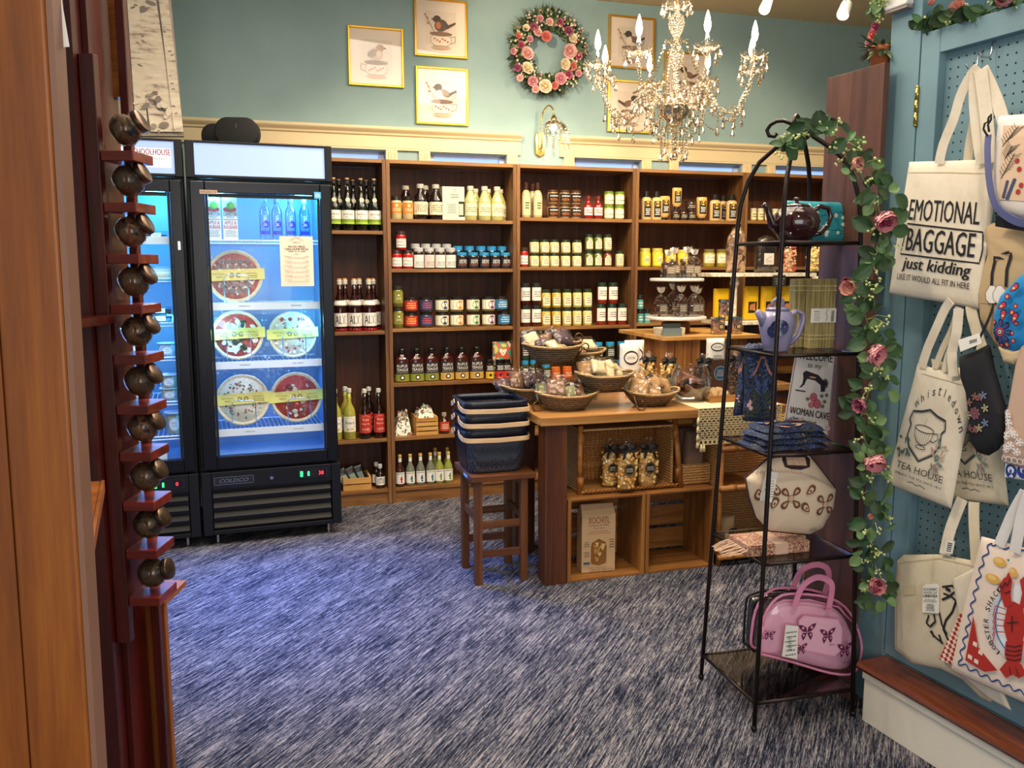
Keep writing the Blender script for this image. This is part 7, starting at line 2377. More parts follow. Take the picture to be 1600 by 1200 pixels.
def flower(cx, cy, r, n, filled=True):
    c = L2(cx, cy)
    s_ = abs(L2(cx + 10, cy)[0] - c[0]) / 10
    for k in range(n):
        an = 360 * k / n + 45
        L = r * s_
        x_, z_ = c[0] + .25 * L * math.cos(R_(an)), c[1] + .25 * L * math.sin(R_(an))
        leaf2(a, x_, z_, L * .8, L * .62, an, BE)
        a.l += 1
        leaf2(a, x_ + .15 * L * math.cos(R_(an)), z_ + .15 * L * math.sin(R_(an)), L * .45, L * .3, an, C('#d8bc9c', .7))
        a.l += 1
        for off in (-14, 0, 14):
            a.stroke([(x_, z_), (x_ + L * .7 * math.cos(R_(an + off)), z_ + L * .7 * math.sin(R_(an + off)))], .0011, BE); a.l -= 1
    a.ell(c[0], c[1], r * s_ * .25, r * s_ * .25, C('#caa888', .7), 14).ring(c[0], c[1], r * s_ * .25, r * s_ * .25, .0012, BE, 14)
flower(1223, 780, 18, 4)
flower(1277, 790, 17, 4)
for cx, cy, rot in ((1250, 770, 40), (1247, 797, 130), (1199, 763, -70), (1196, 791, 70), (1176, 772, -80)):
    c = L2(cx, cy)
    leaf2(a, c[0] - .012 * math.cos(R_(rot)), c[1] - .012 * math.sin(R_(rot)), .042, .030, rot, BE); a.l += 1
    leaf2(a, c[0] - .006 * math.cos(R_(rot)), c[1] - .006 * math.sin(R_(rot)), .026, .017, rot, C('#d8bc9c', .7)); a.l += 1
    a.ell(c[0] + .006 * math.cos(R_(rot)), c[1] + .006 * math.sin(R_(rot)), .005, .0035, BE, 8, rot=rot)
c = L2(1259, 828)
a.text('CCG', c[0], c[1], .009, INK, w=.026).stroke([(c[0] - .016, c[1] - .008), (c[0] + .016, c[1] - .007)], .001, INK)
part('embroidery', a.mb(P_.map()), t)
c0, c1 = L2(1187, 762), L2(1196, 735)
m = MB(WHITE)
tg = [L2(1184, 738), L2(1202, 740), L2(1192, 786), L2(1174, 783)]
m.add(g_prism(tg, -.052, -.0505))
a = Art().lines(min(p[0] for p in tg) + .014, max(p[0] for p in tg) - .012, min(p[1] for p in tg) + .015, max(p[1] for p in tg) - .03, 7, GREY, 5, .3)
c = L2(1188, 745); a.ell(c[0], c[1], .005, .006, INK, 8)
a.into(m, lambda x_, y_, l: (x_, -.0523 - l, y_))
tk = part('price_tag', m, t, label='white paper tag with small print')
part('tag_string', MB(INK).add(g_tube([(L2(1194, 738)[0], -.050, L2(1194, 738)[1]), (L2(1190, 725)[0], -.040, L2(1190, 725)[1]), (L2(1207, 718)[0], -.02, L2(1207, 718)[1])], .0009, 4), None, True), t)
# --- rolled scarf beneath
SCF = blotch('rust_print_scarf', ['#c9a48c', '#c9a48c', '#7a3a26', '#c9a48c', '#7a3a26', '#d8b8a0'], 75, .85, bump=.3, const=True, detail=2)
x0 = ET.hit(1216, 862, -.10)[0]
t = thing('rolled_scarf', 'folded beige scarf with rust pattern and fringe under the lunch tote', 'scarf', ET, x0, -.055, .5605)
m = MB(SCF)
m.add(g_grid(lambda u, v: ((u - .5) * .225, -.05 + .016 * math.cos(2 * math.pi * v) - .02 + .055, .018 + .017 * math.sin(2 * math.pi * v)), 10, 14), None, True)
m.add(g_box(-.1125, -.05, .0, .1125, .08, .036))
part('scarf', m, t)
part('plain_band', MB(C('#cfae98', .85)).box(-.015, -.0525, -.0001, .032, .08, .0365), t)
fr_ = MB(C('#c8a890', .85))
rr = random.Random(3)
for k in range(26):
    y_ = -.045 + .005 * k
    fr_.add(g_tube([(-.112, y_, .02), (-.13 - rr.random() * .02, y_ + rr.uniform(-.01, .01), .012), (-.165 - rr.random() * .03, y_ * .8 + rr.uniform(-.01, .01), .003)], .0014, 4))
part('fringe', fr_, t, stuff=True)
# --- pink clear bag on the bottom shelf
def pbag(y, pxs, th, body_m, trim_m, label, inner_m, handles, fr=ET, z0=.102):
    o = fr.hit(sum(p[0] for p in pxs) / len(pxs), 1060, y)
    pts = tr(fr, y, pxs, o)
    zb = min(p[1] for p in pts)
    pts = [(p[0], p[1]) for p in sm([(p[0], p[1] - zb, 0) for p in pts + pts[:1]], 3)[:-1]]
    t = thing('clear_handbag', label, 'handbag', fr, o[0], y, z0)
    P_ = Pillow(pts, th, 60, 4)
    part('vinyl_shell', MB(body_m).add(P_.geo(), None, True), t)
    loc = lambda px, py: (lambda q: (q[0] - o[0], q[1] - o[1] - zb))(fr.hit(px, py, y))
    tm = MB(trim_m)
    for s_ in (-1, 1):
        tm.add(g_tube([(p[0] * .985, s_ * th * .55, .004 + p[1] * .985) for p in pts], .0045, 6, True), None, True)
    part('edge_piping', tm, t)
    part('lining_pouch', MB(inner_m).add(Pillow([(p[0] * .92, .012 + p[1] * .86) for p in pts], th * .55, 40, 4, wav=.004).geo(), None, True), t)
    for k, hp in enumerate(handles):
        hp2 = sm([loc(*q) + (0,) for q in hp], 4)
        part('handle', MB(trim_m).add(g_ribbon([(q[0], (-1 if k == 0 else 1) * th * .9, q[1]) for q in hp2], (0, 1, 0) if False else [(1, 0, 0)] * 1 + [((hp2[min(i + 1, len(hp2) - 1)][1] - hp2[max(i - 1, 0)][1]), 0, -(hp2[min(i + 1, len(hp2) - 1)][0] - hp2[max(i - 1, 0)][0])) for i in range(1, len(hp2) - 1)] + [(1, 0, 0)], .020, .004)), t)
    return t, P_, loc
PINK = C('#e08cae', .45, coat=.2)
PKL = C('#e6b0c6', .7, var=.08)
pk = [(1178, 1030), (1185, 985), (1205, 955), (1235, 948), (1290, 955), (1320, 978), (1337, 1020), (1336, 1050), (1325, 1072), (1290, 1072), (1230, 1055), (1195, 1046), (1180, 1042)]
t, P_, loc = pbag(-.075, pk, .05, VINYL, PINK, 'pink clear vinyl handbag with butterflies on the bottom shelf of the rack', PKL,
                  [[(1228, 965), (1240, 935), (1262, 920), (1282, 926), (1286, 940), (1280, 972)], [(1250, 950), (1262, 925), (1285, 914), (1303, 920), (1306, 938), (1298, 965)]])
a = Art()
PKD = C('#5a1a40', .6)
PR = [loc(1234, 985), loc(1242, 978), loc(1296, 984), loc(1302, 1000), loc(1298, 1032), loc(1288, 1040), loc(1238, 1030), loc(1232, 1020)]
a.poly(PR, PKL).stroke(PR, .004, PINK, True)
def butterfly(cx, cy, s_):
    c = loc(cx, cy)
    k = s_ * .0034
    for sg_ in (-1, 1):
        w1 = [(0, 0), (.2, 1.0), (1.1, 1.5), (1.9, 1.6), (1.6, .9), (.9, .2)]
        w2 = [(0, -.1), (.9, 0), (1.2, -.6), (.8, -1.6), (.4, -1.0)]
        for wp in (w1, w2):
            a.poly([(c[0] + sg_ * p[0] * k * 5, c[1] + p[1] * k * 5) for p in wp], PKD)
        a.ell(c[0] + sg_ * k * 4.5, c[1] + k * 4.5, k * 1.6, k * 1.4, PINK, 10).ell(c[0] + sg_ * k * 3.6, c[1] - k * 2.6, k * 1.1, k * 1.3, PINK, 10)
butterfly(1246, 1003, 1.05)
butterfly(1277, 1008, .95)
butterfly(1236, 1028, .7)
butterfly(1303, 1030, .95)
butterfly(1190, 1010, .6)
c = loc(1305, 1048); a.text('love bag', c[0], c[1], .007, INK, w=.03)
c = loc(1282, 1020); a.text('sweet', c[0], c[1], .005, INK, w=.02)
part('butterfly_print', a.mb(lambda x_, z_, l: (x_, -P_.y(x_, z_) * 1.0 - .0015 - l, z_)), t)
part('zip_line', MB(PINK).add(g_tube([(loc(px_, py_)[0], -.03, loc(px_, py_)[1]) for px_, py_ in ((1190, 975), (1215, 958), (1255, 957), (1300, 968), (1330, 1000))], .003, 5), None, True), t)
tg = [loc(1211, 990), loc(1230, 992), loc(1228, 1042), loc(1205, 1038)]
m = MB(WHITE).add(g_prism(tg, -.062, -.0605))
a = Art().lines(min(p[0] for p in tg) + .008, max(p[0] for p in tg) - .006, min(p[1] for p in tg) + .01, max(p[1] for p in tg) - .02, 6, GREY, 5, .3)
for k in range(7):
    c = loc(1216, 1008 + 3.2 * k); a.rect(c[0] - .006, c[1] - .001, c[0] + .008, c[1] + .001, INK)
a.into(m, lambda x_, y_, l: (x_, -.0623 - l, y_))
part('price_tag', m, t, label='white paper tag with barcode')
part('tassel', MB(PINK).add(g_lathe([(.003, .03), (.007, .02), (.010, -.01), (.001, -.011)], 8, loc(1183, 1012)[0], -.03), None, True, T(0, 0, loc(1183, 1012)[1])), t)
# black one behind
bk = [(1166, 1012), (1170, 950), (1180, 934), (1225, 928), (1290, 940), (1310, 975), (1312, 1015), (1240, 1022), (1180, 1018)]
BV = clear('dark_vinyl', (.35, .33, .36, 1), .12, .05)
t, P2_, loc2 = pbag(.085, bk, .045, BV, C('#15131a', .4, coat=.4), 'black clear vinyl handbag behind the pink one on the rack', C('#1c1820', .5, coat=.3),
                    [[(1215, 940), (1222, 922), (1245, 918), (1262, 924), (1268, 944)]])
# --- small cloth corner peeking at second shelf
solo('folded_cloth', MB(FLN).add(crumple(.09, .06, .018, 8, 8), None, True), 'small floral cloth end lying left of the lavender teapot', 'cloth', ET, -.09, .02, 1.2262)

# ================================================================== BLUE PEGBOARD UNIT AND STEP
WY = .11
PB = WY + .028
bm = MB(BLUE)
bm.box(-.152, WY, 0, -.032, WY + .5, CEIL_Z - .001)
struct('wall_column', bm, Rw, .002)
bm = MB(BLUE)
bm.box(-.031, WY + .045, .2, 2.2, WY + .5, 2.20).box(-.031, WY + .26, 2.2005, 2.2, WY + .5, CEIL_Z - .001)
struct('wall_alcove', bm, Rw)
t = thing('pegboard_door', 'dusty blue framed pegboard door hung with tote bags', 'door', Rw, 0, WY, 0)
part('stile', MB(BLUE).box(-.027, 0, .205, .043, .044, 2.20), t, bev=.002)
part('stile', MB(BLUE).box(.93, 0, .205, 1.0, .044, 2.20), t, bev=.002)
part('rail', MB(BLUE).box(.0435, 0, 2.13, .9295, .044, 2.20), t, bev=.002)
part('rail', MB(BLUE).box(.0435, 0, .205, .9295, .044, .27), t, bev=.002)
part('pegboard', MB(BLUE).box(.0435, .028, .2705, .9295, .040, 2.1295), t)
hl = MB(C('#171310', .9))
disc = [(.0032 * math.cos(2 * math.pi * k / 8), .0032 * math.sin(2 * math.pi * k / 8)) for k in range(8)]
for i in range(30):
    for j in range(66):
        x, z = .062 + i * .0272, 2.108 - j * .0272
        if x < .92:
            hl.add(([(x + p[0], .0277, z + p[1]) for p in disc], [tuple(range(8))]))
part('peg_hole', hl, t, stuff=True)
hg = MB(BRASS)
hx0, hz1 = Rw.hit(1437, 136, WY - .005); _, hz0 = Rw.hit(1434, 194, WY - .005)
for k in range(3):
    dz = (hz1 - hz0) / 3
    hg.add(g_lathe([(.0065, hz0 + k * dz + .001), (.0065, hz0 + (k + 1) * dz - .001)], 10, -.0285, -.004), None, True)
hg.add(g_ball((-.0285, -.004, hz1 + .002), .006, 8, 4), None, True).add(g_ball((-.0285, -.004, hz0 - .002), .006, 8, 4), None, True)
part('brass_hinge', hg, t)
# step
mb = MB(C('#e6ddcd', .45, var=.04, scale=8))
mb.box(0, .002, 0, 2.4, .02, .172).box(0, .0205, 0, .018, WY - .001, .172).box(-.004, -.004, .148, 2.4, .0015, .172)
struct('trim_3', mb, Rw, .002)
mb = MB(W_NOSE)
prof = [(.0, .174), (-.012, .176), (-.018, .187), (-.012, .198), (.0, .2), (WY - .001, .2), (WY - .001, .174)]
k = len(prof)
v = [(-.018, y, z) for y, z in prof] + [(2.4, y, z) for y, z in prof]
mb.add((v, [tuple(range(k)), tuple(range(2 * k - 1, k - 1, -1))] + [(i, i + k, (i + 1) % k + k, (i + 1) % k) for i in range(k)]))
struct('floor_step', mb, Rw)
mb = MB(BLUE); mb.box(-.031, WY, 0, 2.4, WY + .044, .2); struct('baseboard_right', mb, Rw)
# tall dark cabinet side
t = thing('tall_cabinet', 'tall dark walnut cabinet seen from its side, behind the iron rack', 'cabinet', Rw, -.37, .055, 0)
part('side_panel', MB(W_DARKP).box(0, 0, 0, .255, .022, 2.13), t, bev=.001)
part('front_panel', MB(W_DARKP).box(.195, .0225, 0, .2165, .34, 2.13), t)
part('back_panel', MB(W_DARKP).box(0, .0225, 0, .02, .34, 2.13), t)
part('top_panel', MB(W_DARKP).box(.0205, .0225, 2.11, .1945, .34, 2.13), t)
x, z = Rw.hit(1384, 100, .10)
t = thing('flower_pot', 'small terracotta pot of pink artificial flowers on top of the tall cabinet', 'pot', Rw, -.20, .12, 2.131)
part('pot', MB(C('#b4693c', .7)).add(g_lathe([(.028, 0), (.036, .055), (.039, .055), (.039, .07), (.033, .068)], 16), None, True), t)
fo = MB(LEAFG[0])
rr = random.Random(9)
for k in range(70):
    q = rr.uniform(0, 6.28)
    leafm(fo, (.02 * math.cos(q), .02 * math.sin(q), .065), (math.cos(q), math.sin(q), rr.uniform(-.9, 1.2)), (0, 0, 1), rr.uniform(.03, .08), .014, LEAFG[k % 4])
part('greenery', fo, t, stuff=True)
for k in range(4):
    part('flower', rose_mesh(.02, PINKS[[0, 4, 5, 1][k]], k), t, T(-.02 + .012 * k, -.03, .085 + .022 * k))
# ---- garland
LM = {}
def leaf_proto(m, idx, L=.042, W=.036):
    mb = MB(m)
    def f(u, v):
        w = W * math.sin(math.pi * min(.98, .06 + u * .92)) ** .7
        return (u * L, (v - .5) * w, -.25 * u * u * L + .16 * L * abs(2 * v - 1) ** 1.5)
    mb.add(g_grid(f, 5, 4), None, True)
    return mb.mesh('leaf')
LP = [leaf_proto(LEAFG[1], 0), leaf_proto(LEAFG[0], 1), leaf_proto(C('#6f8f58', .55), 2, .034, .03), leaf_proto(C('#35562f', .55), 3, .048, .038), leaf_proto(C('#54754a', .5), 4, .03, .018)]
def garland(name, label, path, nleaf, flowers, seed, spread=.05, grp=None, berries=60, sc=1.0):
    P = [Vector(p) for p in path]
    t = thing(name, label, 'garland', WORLD, P[-1].x, P[-1].y, P[-1].z)
    O = Vector(P[-1])
    Lp = [p - O for p in P]
    part('vine_stem', MB(C('#5c6e40', .7)).add(g_tube(Lp, .0028, 6), None, True), t)
    rr = random.Random(seed)
    seg = len(Lp) - 1
    for k in range(nleaf):
        u = (k + rr.random()) / nleaf * seg
        i = min(int(u), seg - 1)
        p = Lp[i].lerp(Lp[i + 1], u - i)
        q = rr.uniform(0, 2 * math.pi)
        rad_ = spread * rr.random() ** .6
        off = Vector((math.cos(q) * rad_, rr.uniform(-.035, .01), math.sin(q) * rad_ * .7))
        s_ = rr.uniform(.75, 1.35) * sc
        face = Matrix.Rotation(q + rr.uniform(-.8, .8), 4, 'Y') @ Matrix.Rotation(R_(90) + rr.uniform(-.7, .7), 4, 'X')
        link('leaf', LP[rr.randrange(5)], t, Matrix.Translation(p + off) @ face @ Matrix.Scale(s_, 4))
    bm_ = MB(C('#c2cc86', .6))
    for k in range(berries):
        u = rr.random() * seg
        i = min(int(u), seg - 1)
        p = Lp[i].lerp(Lp[i + 1], u - i)
        c = p + Vector((rr.uniform(-spread, spread), rr.uniform(-.05, -.01), rr.uniform(-.03, .03)))
        for j in range(4):
            bm_.add(g_ball(tuple(c + Vector((rr.uniform(-.012, .012), rr.uniform(-.01, .01), rr.uniform(-.012, .012)))), .0042, 5, 4), None, True)
        bm_.add(g_tube([tuple(p), tuple((p + c) / 2 + Vector((0, 0, .01))), tuple(c)], .0009, 3))
    part('seed_cluster', bm_, t, stuff=True)
    for j, (px, py, Y, r, ci, tilt, yaw) in enumerate(flowers):
        c = on_y(px, py, Y) - O
        part('flower', peony(r * 1.25, ci, j + seed), t, Matrix.Translation(c) @ RZ(yaw) @ RX(tilt))
    return t
PEO = [[C('#e3a9ab', .7), C('#cf8288', .7), C('#8c2c48', .7)], [C('#e6b49a', .7), C('#d89a86', .7), C('#c07a70', .7)], [C('#c98a98', .7), C('#a85a70', .7), C('#7a2c48', .7)]]
_PE = {}
def peony(r, ci, seed):
    """open cupped flower: pale outer petals, ruffled dark heart; axis along -y"""
    rr = random.Random(seed)
    c = PEO[ci]
    mb = MB(c[0])
    for layer in range(3):
        n = 6 + layer
        for i in range(n):
            a = 2 * math.pi * (i + .5 * layer) / n + rr.uniform(-.12, .12)
            L = r * (1.0 - .14 * layer)
            cup = .55 + .22 * layer + rr.uniform(-.05, .05)
            def f(u, v, a=a, L=L, cup=cup):
                w = (u - .5) * 2
                wid = L * .62 * math.sin(math.pi * min(.92, .18 + v * .66)) * w
                th = cup * v * 1.5
                rad_ = L * (math.sin(th) / 1.0) * .95
                y_ = -L * (1 - math.cos(th)) * 1.1 - .06 * L * math.sin(w * 6) * v
                rad_ -= .14 * L * w * w * v
                return (rad_ * math.cos(a) - wid * math.sin(a), y_, rad_ * math.sin(a) + wid * math.cos(a))
            mb.add(g_grid(f, 5, 5), c[0] if layer < 2 else c[1], True)
    for k in range(22):
        a, q = rr.uniform(0, 6.28), r * .42 * rr.random() ** .5
        d = Vector((math.cos(a + 1), -1.2, math.sin(a + 1)))
        leafm(mb, (q * math.cos(a), -r * .10, q * math.sin(a)), d, (rr.uniform(-1, 1), 0, rr.uniform(-1, 1)), r * .45, r * .35, c[2])
    mb.add(g_lathe([(.001, r * .02), (r * .2, r * .01), (r * .25, -r * .05)], 8, caps=False), LEAFG[0], True, RX(90))
    return mb
GY = 2.62
gp = [on_y(px, py, GY + .02) for px, py in ((1268, 190), (1300, 205), (1325, 240), (1345, 275), (1368, 310), (1380, 350), (1375, 390), (1352, 425), (1345, 465), (1355, 505), (1370, 545), (1378, 575), (1358, 610), (1345, 650), (1352, 690), (1366, 720), (1362, 760), (1368, 800), (1358, 840), (1362, 880), (1370, 920), (1350, 955))]
fl = [(1380, 341, GY - .03, .036, 0, 35, 10), (1334, 256, GY, .024, 1, 10, 30), (1327, 450, GY - .02, .026, 1, 0, -40), (1362, 550, GY - .03, .036, 0, 20, 35), (1347, 632, GY - .02, .026, 2, 10, -60), (1365, 716, GY - .03, .036, 0, 45, 0), (1366, 915, GY - .02, .030, 0, -10, 10), (1359, 806, GY, .010, 1, 0, 0), (1322, 440, GY, .016, 2, 0, -20)]
garland('rose_garland', 'green leafy garland with pink peonies winding down the right side of the iron rack', gp, 185, fl, 3, .047, berries=58)
gp = [on_y(px, py, GY + .1) for px, py in ((1215, 235), (1228, 222), (1245, 210), (1262, 200))]
garland('leaf_garland', 'short leafy sprig twisted round the left top of the iron rack', gp, 14, [], 8, .02, berries=5)
# sprigs on the blue unit
zt = 2.205
def rw(px, py, y):
    x, z = Rw.hit(px, py, y)
    return Rw.w(x, y, z)
gp = [rw(px, py, WY + .02) for px, py in ((1440, 40), (1470, 30), (1500, 28), (1530, 26), (1560, 10), (1600, -5))]
P0 = gp
t = garland('rose_garland', 'leafy garland with peach roses lying in the niche above the pegboard door', gp, 60, [], 12, .035, berries=14)
O = gp[-1]
for (px, py, r, ci) in ((1496, 16, .030, 1), (1570, 4, .030, 0), (1456, 6, .014, 1)):
    c = rw(px, py, WY - .01) - O
    part('flower', peony(r, ci, px), t, Matrix.Translation(c) @ RZ(-40) @ RX(-30))
gp = [rw(px, py, WY - .03) for px, py in ((1384, -30), (1376, -5), (1370, 12), (1366, 20))]
garland('leaf_garland', 'small leafy sprig with white blossom at the ceiling left of the blue column', gp, 14, [], 15, .022, berries=16)
# white device on the column
x0, z0 = Rw.hit(1392, 20, WY); x1, _ = Rw.hit(1428, 20, WY)
t = thing('wall_sensor', 'white curved box mounted high on the blue column', 'box', Rw, (x0 + x1) / 2, WY - .001, z0)
w = x1 - x0
part('cover', MB(C('#e6e0dc', .4)).add(g_prism(rrect(-w / 2, 0, w / 2, .16, .008), -.03, 0)), t, bev=.004)
part('base_lip', MB(C('#9a8a80', .5)).box(-w / 2 + .003, -.026, -.008, w / 2 - .003, -.002, -.0005), t)

# ================================================================== BAGS ON THE PEGBOARD
CANV = blotch('natural_canvas', ['#dfd2bc', '#e6dac6', '#d9cbb3'], 9, .85, bump=.15)
CANV2 = blotch('natural_canvas_darker', ['#d2c2a6', '#daccb2', '#cab898'], 9, .85, bump=.15)
CANVP = blotch('pale_pink_canvas', ['#ecd6c4', '#f0dccb', '#e8d0bd'], 9, .85, bump=.1)
def hung(name, label, cat, pxs, y, th, mat, bpx, grp=None, n=90, p=5, wav=.0012, seed=0):
    o = Rw.hit(bpx[0], bpx[1], y)
    pts = tr(Rw, y, pxs, o)
    t = thing(name, label, cat, Rw, o[0], y, o[1], 0, grp)
    P_ = Pillow(pts, th, n, p, wav=wav, seed=seed)
    part('body', MB(mat).add(P_.geo(), None, True), t)
    loc = lambda px, py: (lambda q: (q[0] - o[0], q[1] - o[1]))(Rw.hit(px, py, y))
    return t, P_, loc
def strap(t, loc, px, w, mat, dy=0.0, dy2=None, nm='strap'):
    q = sm([loc(*p) + (0,) for p in px], 3)
    n = len(q)
    dy2 = dy if dy2 is None else dy2
    pts = [(p[0], dy + (dy2 - dy) * i / (n - 1), p[1]) for i, p in enumerate(q)]
    wv = []
    for i in range(n):
        a_, b2 = q[max(i - 1, 0)], q[min(i + 1, n - 1)]
        dx, dz = b2[0] - a_[0], b2[1] - a_[1]
        wv.append((dz, .25 * math.hypot(dx, dz), -dx))
    part(nm, MB(mat).add(g_ribbon(pts, wv, w, .003)), t)
def hook(px, py, label):
    x, z = Rw.hit(px, py, WY + .02)
    t = thing('peg_hook', label, 'hook', Rw, x, WY + .027, z)
    part('wire', MB(CHROME).add(g_tube([(0, 0, .03), (0, -.012, .028), (0, -.014, .0), (0, -.02, -.015), (0, -.05, -.016), (0, -.058, -.004)], .0024, 6), None, True), t)
hook(1530, 100, 'steel peg hook through the emotional tote straps, left')
hook(1552, 82, 'steel peg hook above the tote straps, right')
# 1 emotional baggage tote
y = .045
t, P1, loc = hung('tote_bag', 'natural canvas tote lettered EMOTIONAL BAGGAGE, uppermost on the pegboard', 'bag',
                  [(1421, 253), (1490, 251), (1553, 249), (1557, 300), (1549, 345), (1544, 378), (1548, 385), (1540, 402), (1530, 483), (1460, 470), (1389, 459), (1404, 360)], y, .012, CANV, (1460, 470), 'tote bags on the pegboard', seed=1)
Q = quadmap(loc(1421, 254), loc(1556, 254), loc(1389, 459), loc(1532, 483))
a = Art()
INK2 = C('#1c1a20', .8)
a.text('EMOTIONAL', .525, .655, .155, INK2, w=.80, bold=.004)
a.stroke([(.13, .55), (.97, .53), (.985, .42), (.965, .315), (.095, .32)], .012, INK2, True)
a.text('BAGGAGE', .53, .435, .17, INK2, w=.76, bold=.006)
a.text('just kidding', .52, .245, .115, INK2, w=.74, shear=.18, bold=.008)
a.text('LIKE IT WOULD ALL FIT IN HERE', .50, .150, .045, INK2, w=.80, bold=.001)
pm = P1.map()
part('lettering', a.mb(lambda u, v, l: pm(*Q(u, v), l)), t)
a = Art().stroke([Q(0.01, .925), Q(.5, .93), Q(.99, .925)], .0018, C('#b8a684', .9))
part('hem_stitch', a.mb(pm), t)
strap(t, loc, [(1472, 256), (1480, 225), (1497, 185), (1508, 150), (1525, 118), (1535, 108)], .028, CANV, -.012, -.02)
strap(t, loc, [(1510, 256), (1514, 225), (1524, 180), (1532, 140), (1536, 112)], .026, CANV2, .006, -.005)
strap(t, loc, [(1540, 256), (1534, 210), (1530, 160), (1532, 118), (1538, 106)], .030, CANV, -.014, -.022)
strap(t, loc, [(1575, 200), (1566, 165), (1553, 130), (1543, 108)], .032, CANV, -.01, -.02)
strap(t, loc, [(1552, 255), (1553, 215), (1549, 165), (1543, 110)], .034, CANV, -.018, -.026)
# 2 white bag with tree print
y = .01
t, P_, loc = hung('pouch_bag', 'white zip bag with winter tree print and purple strap, right edge of photo', 'bag',
                  [(1563, 181), (1660, 174), (1660, 345), (1600, 342), (1558, 331), (1550, 312), (1556, 250)], y, .022, C('#e6dcd4', .7, var=.04), (1600, 342), seed=2)
a = Art()
a.poly([loc(1576, 197), loc(1660, 195), loc(1660, 318), loc(1570, 312)], C('#dcbc9c', .7))
for (bx0, by0, bx1, by1) in ((1576, 230, 1600, 198), (1574, 280, 1596, 240), (1580, 250, 1592, 228)):
    a.stroke([loc(bx0, by0), loc(bx1, by1)], .0022, INK2)
    for k in range(7):
        u = (k + 1) / 8
        mx, my = bx0 + (bx1 - bx0) * u, by0 + (by1 - by0) * u
        a.stroke([loc(mx, my), loc(mx + 9, my - 9 + k), loc(mx + 14, my - 11 + k)], .0011, INK2); a.l -= 1
        a.stroke([loc(mx, my), loc(mx - 5, my - 9)], .0011, INK2); a.l -= 1
for k in range(8):
    c = loc(1584 + 1.6 * k, 310 - 4 * k); a.ell(c[0], c[1], .006, .005, C('#3c4a6a', .7), 8); a.l -= 1
    c = loc(1578 + .9 * k, 308 - 3.4 * k); a.ell(c[0], c[1], .005, .004, C('#3c4a6a', .7), 8); a.l -= 1
for px, py in ((1600, 252), (1603, 265), (1601, 300), (1606, 290)):
    c = loc(px, py); a.ell(c[0], c[1], .007, .007, C('#a82c2c', .7), 9)
part('tree_print', a.mb(P_.map()), t)
PUR = C('#5d6290', .7)
strap(t, loc, [(1557, 212), (1556, 240), (1560, 290), (1572, 325), (1600, 345), (1625, 350)], .022, PUR, -.03, -.035, 'purple_strap')
part('black_clip', MB(INK).add(g_tube([(loc(px_, py_)[0], -.034, loc(px_, py_)[1]) for px_, py_ in ((1557, 213), (1551, 203), (1553, 194), (1558, 192), (1559, 185), (1563, 180), (1563, 188), (1558, 196), (1560, 207))], .0028, 6), None, True), t)
strap(t, loc, [(1556, 345), (1600, 352), (1640, 356)], .03, C('#141218', .8), .0, .0, 'black_lining')
# 3 geese apron
y = .05
t, P_, loc = hung('oven_mitt', 'tan double oven mitt printed with two black-necked geese', 'mitt',
                  [(1541, 348), (1660, 350), (1660, 520), (1605, 560), (1585, 562), (1558, 540), (1534, 500), (1530, 460), (1538, 425), (1546, 395), (1546, 372)], y, .020, C('#bfa47c', .85, var=.05), (1590, 560), seed=3)
a = Art()
GW = C('#ece6de', .7)
def goose(x, yb, xt, yt, d):
    a.stroke([loc(x, yb), loc(x + .2 * (xt - x) , (yb + yt) / 2), loc(xt, yt + 8), loc(xt + 3 * d * .3, yt + 1)], .0095, INK2)
    a.stroke([loc(xt - 2, yt + 1), loc(xt + 7 * d, yt + 1), loc(xt + 15 * d, yt + 3)], [.010, .007, .001], INK2)
    c = loc(xt + 3 * d, yt + 4); a.ell(c[0], c[1], .004, .002, C('#c89060', .7), 8)
goose(1558, 452, 1563, 402, 1)
goose(1581, 448, 1588, 394, -1)
for cx in (1560, 1572):
    pts_ = [loc(cx + s_ * w_ - 1, yy_) for s_, w_, yy_ in ((-1, 3, 446), (-1, 10, 458), (-1, 9, 468), (-1, 3, 474), (1, 5, 474), (1, 11, 466), (1, 12, 456), (1, 4, 446))]
    a.poly(pts_, GW).stroke(pts_, .0012, INK2, True)
for px in (1555, 1563, 1571):
    c = loc(px, 475); a.ell(c[0], c[1], .004, .0016, INK2, 8)
a.stroke([loc(1540, 474), loc(1556, 475)], .0012, INK2)
part('goose_print', a.mb(P_.map()), t)
# blue patterned mitt
y = .005
t, P_, loc = hung('oven_mitt', 'bright blue oven mitt with red flower dot pattern, right edge of photo', 'mitt',
                  [(1603, 425), (1660, 400), (1660, 520), (1612, 545), (1585, 550), (1566, 543), (1555, 522), (1556, 490), (1566, 462), (1582, 445)], y, .022, C('#1a86c8', .7, var=.05), (1600, 548), seed=4)
a = Art()
DP, RD, OG = C('#24204a', .7), C('#c83a4a', .7), C('#e0905a', .7)
c = loc(1572, 518)
for k in range(8):
    leaf2(a, c[0] + .010 * math.cos(R_(45 * k)), c[1] + .010 * math.sin(R_(45 * k)), .026, .018, 45 * k, DP)
a.l += 1
for k in range(8):
    leaf2(a, c[0] + .013 * math.cos(R_(45 * k)), c[1] + .013 * math.sin(R_(45 * k)), .018, .009, 45 * k, C('#4a4a8a', .7))
a.l += 1
for r_, m_ in ((.012, RD), (.008, C('#16162c', .7)), (.0055, GW), (.003, C('#1a60a0', .7))):
    a.ell(c[0], c[1], r_, r_, m_, 16)
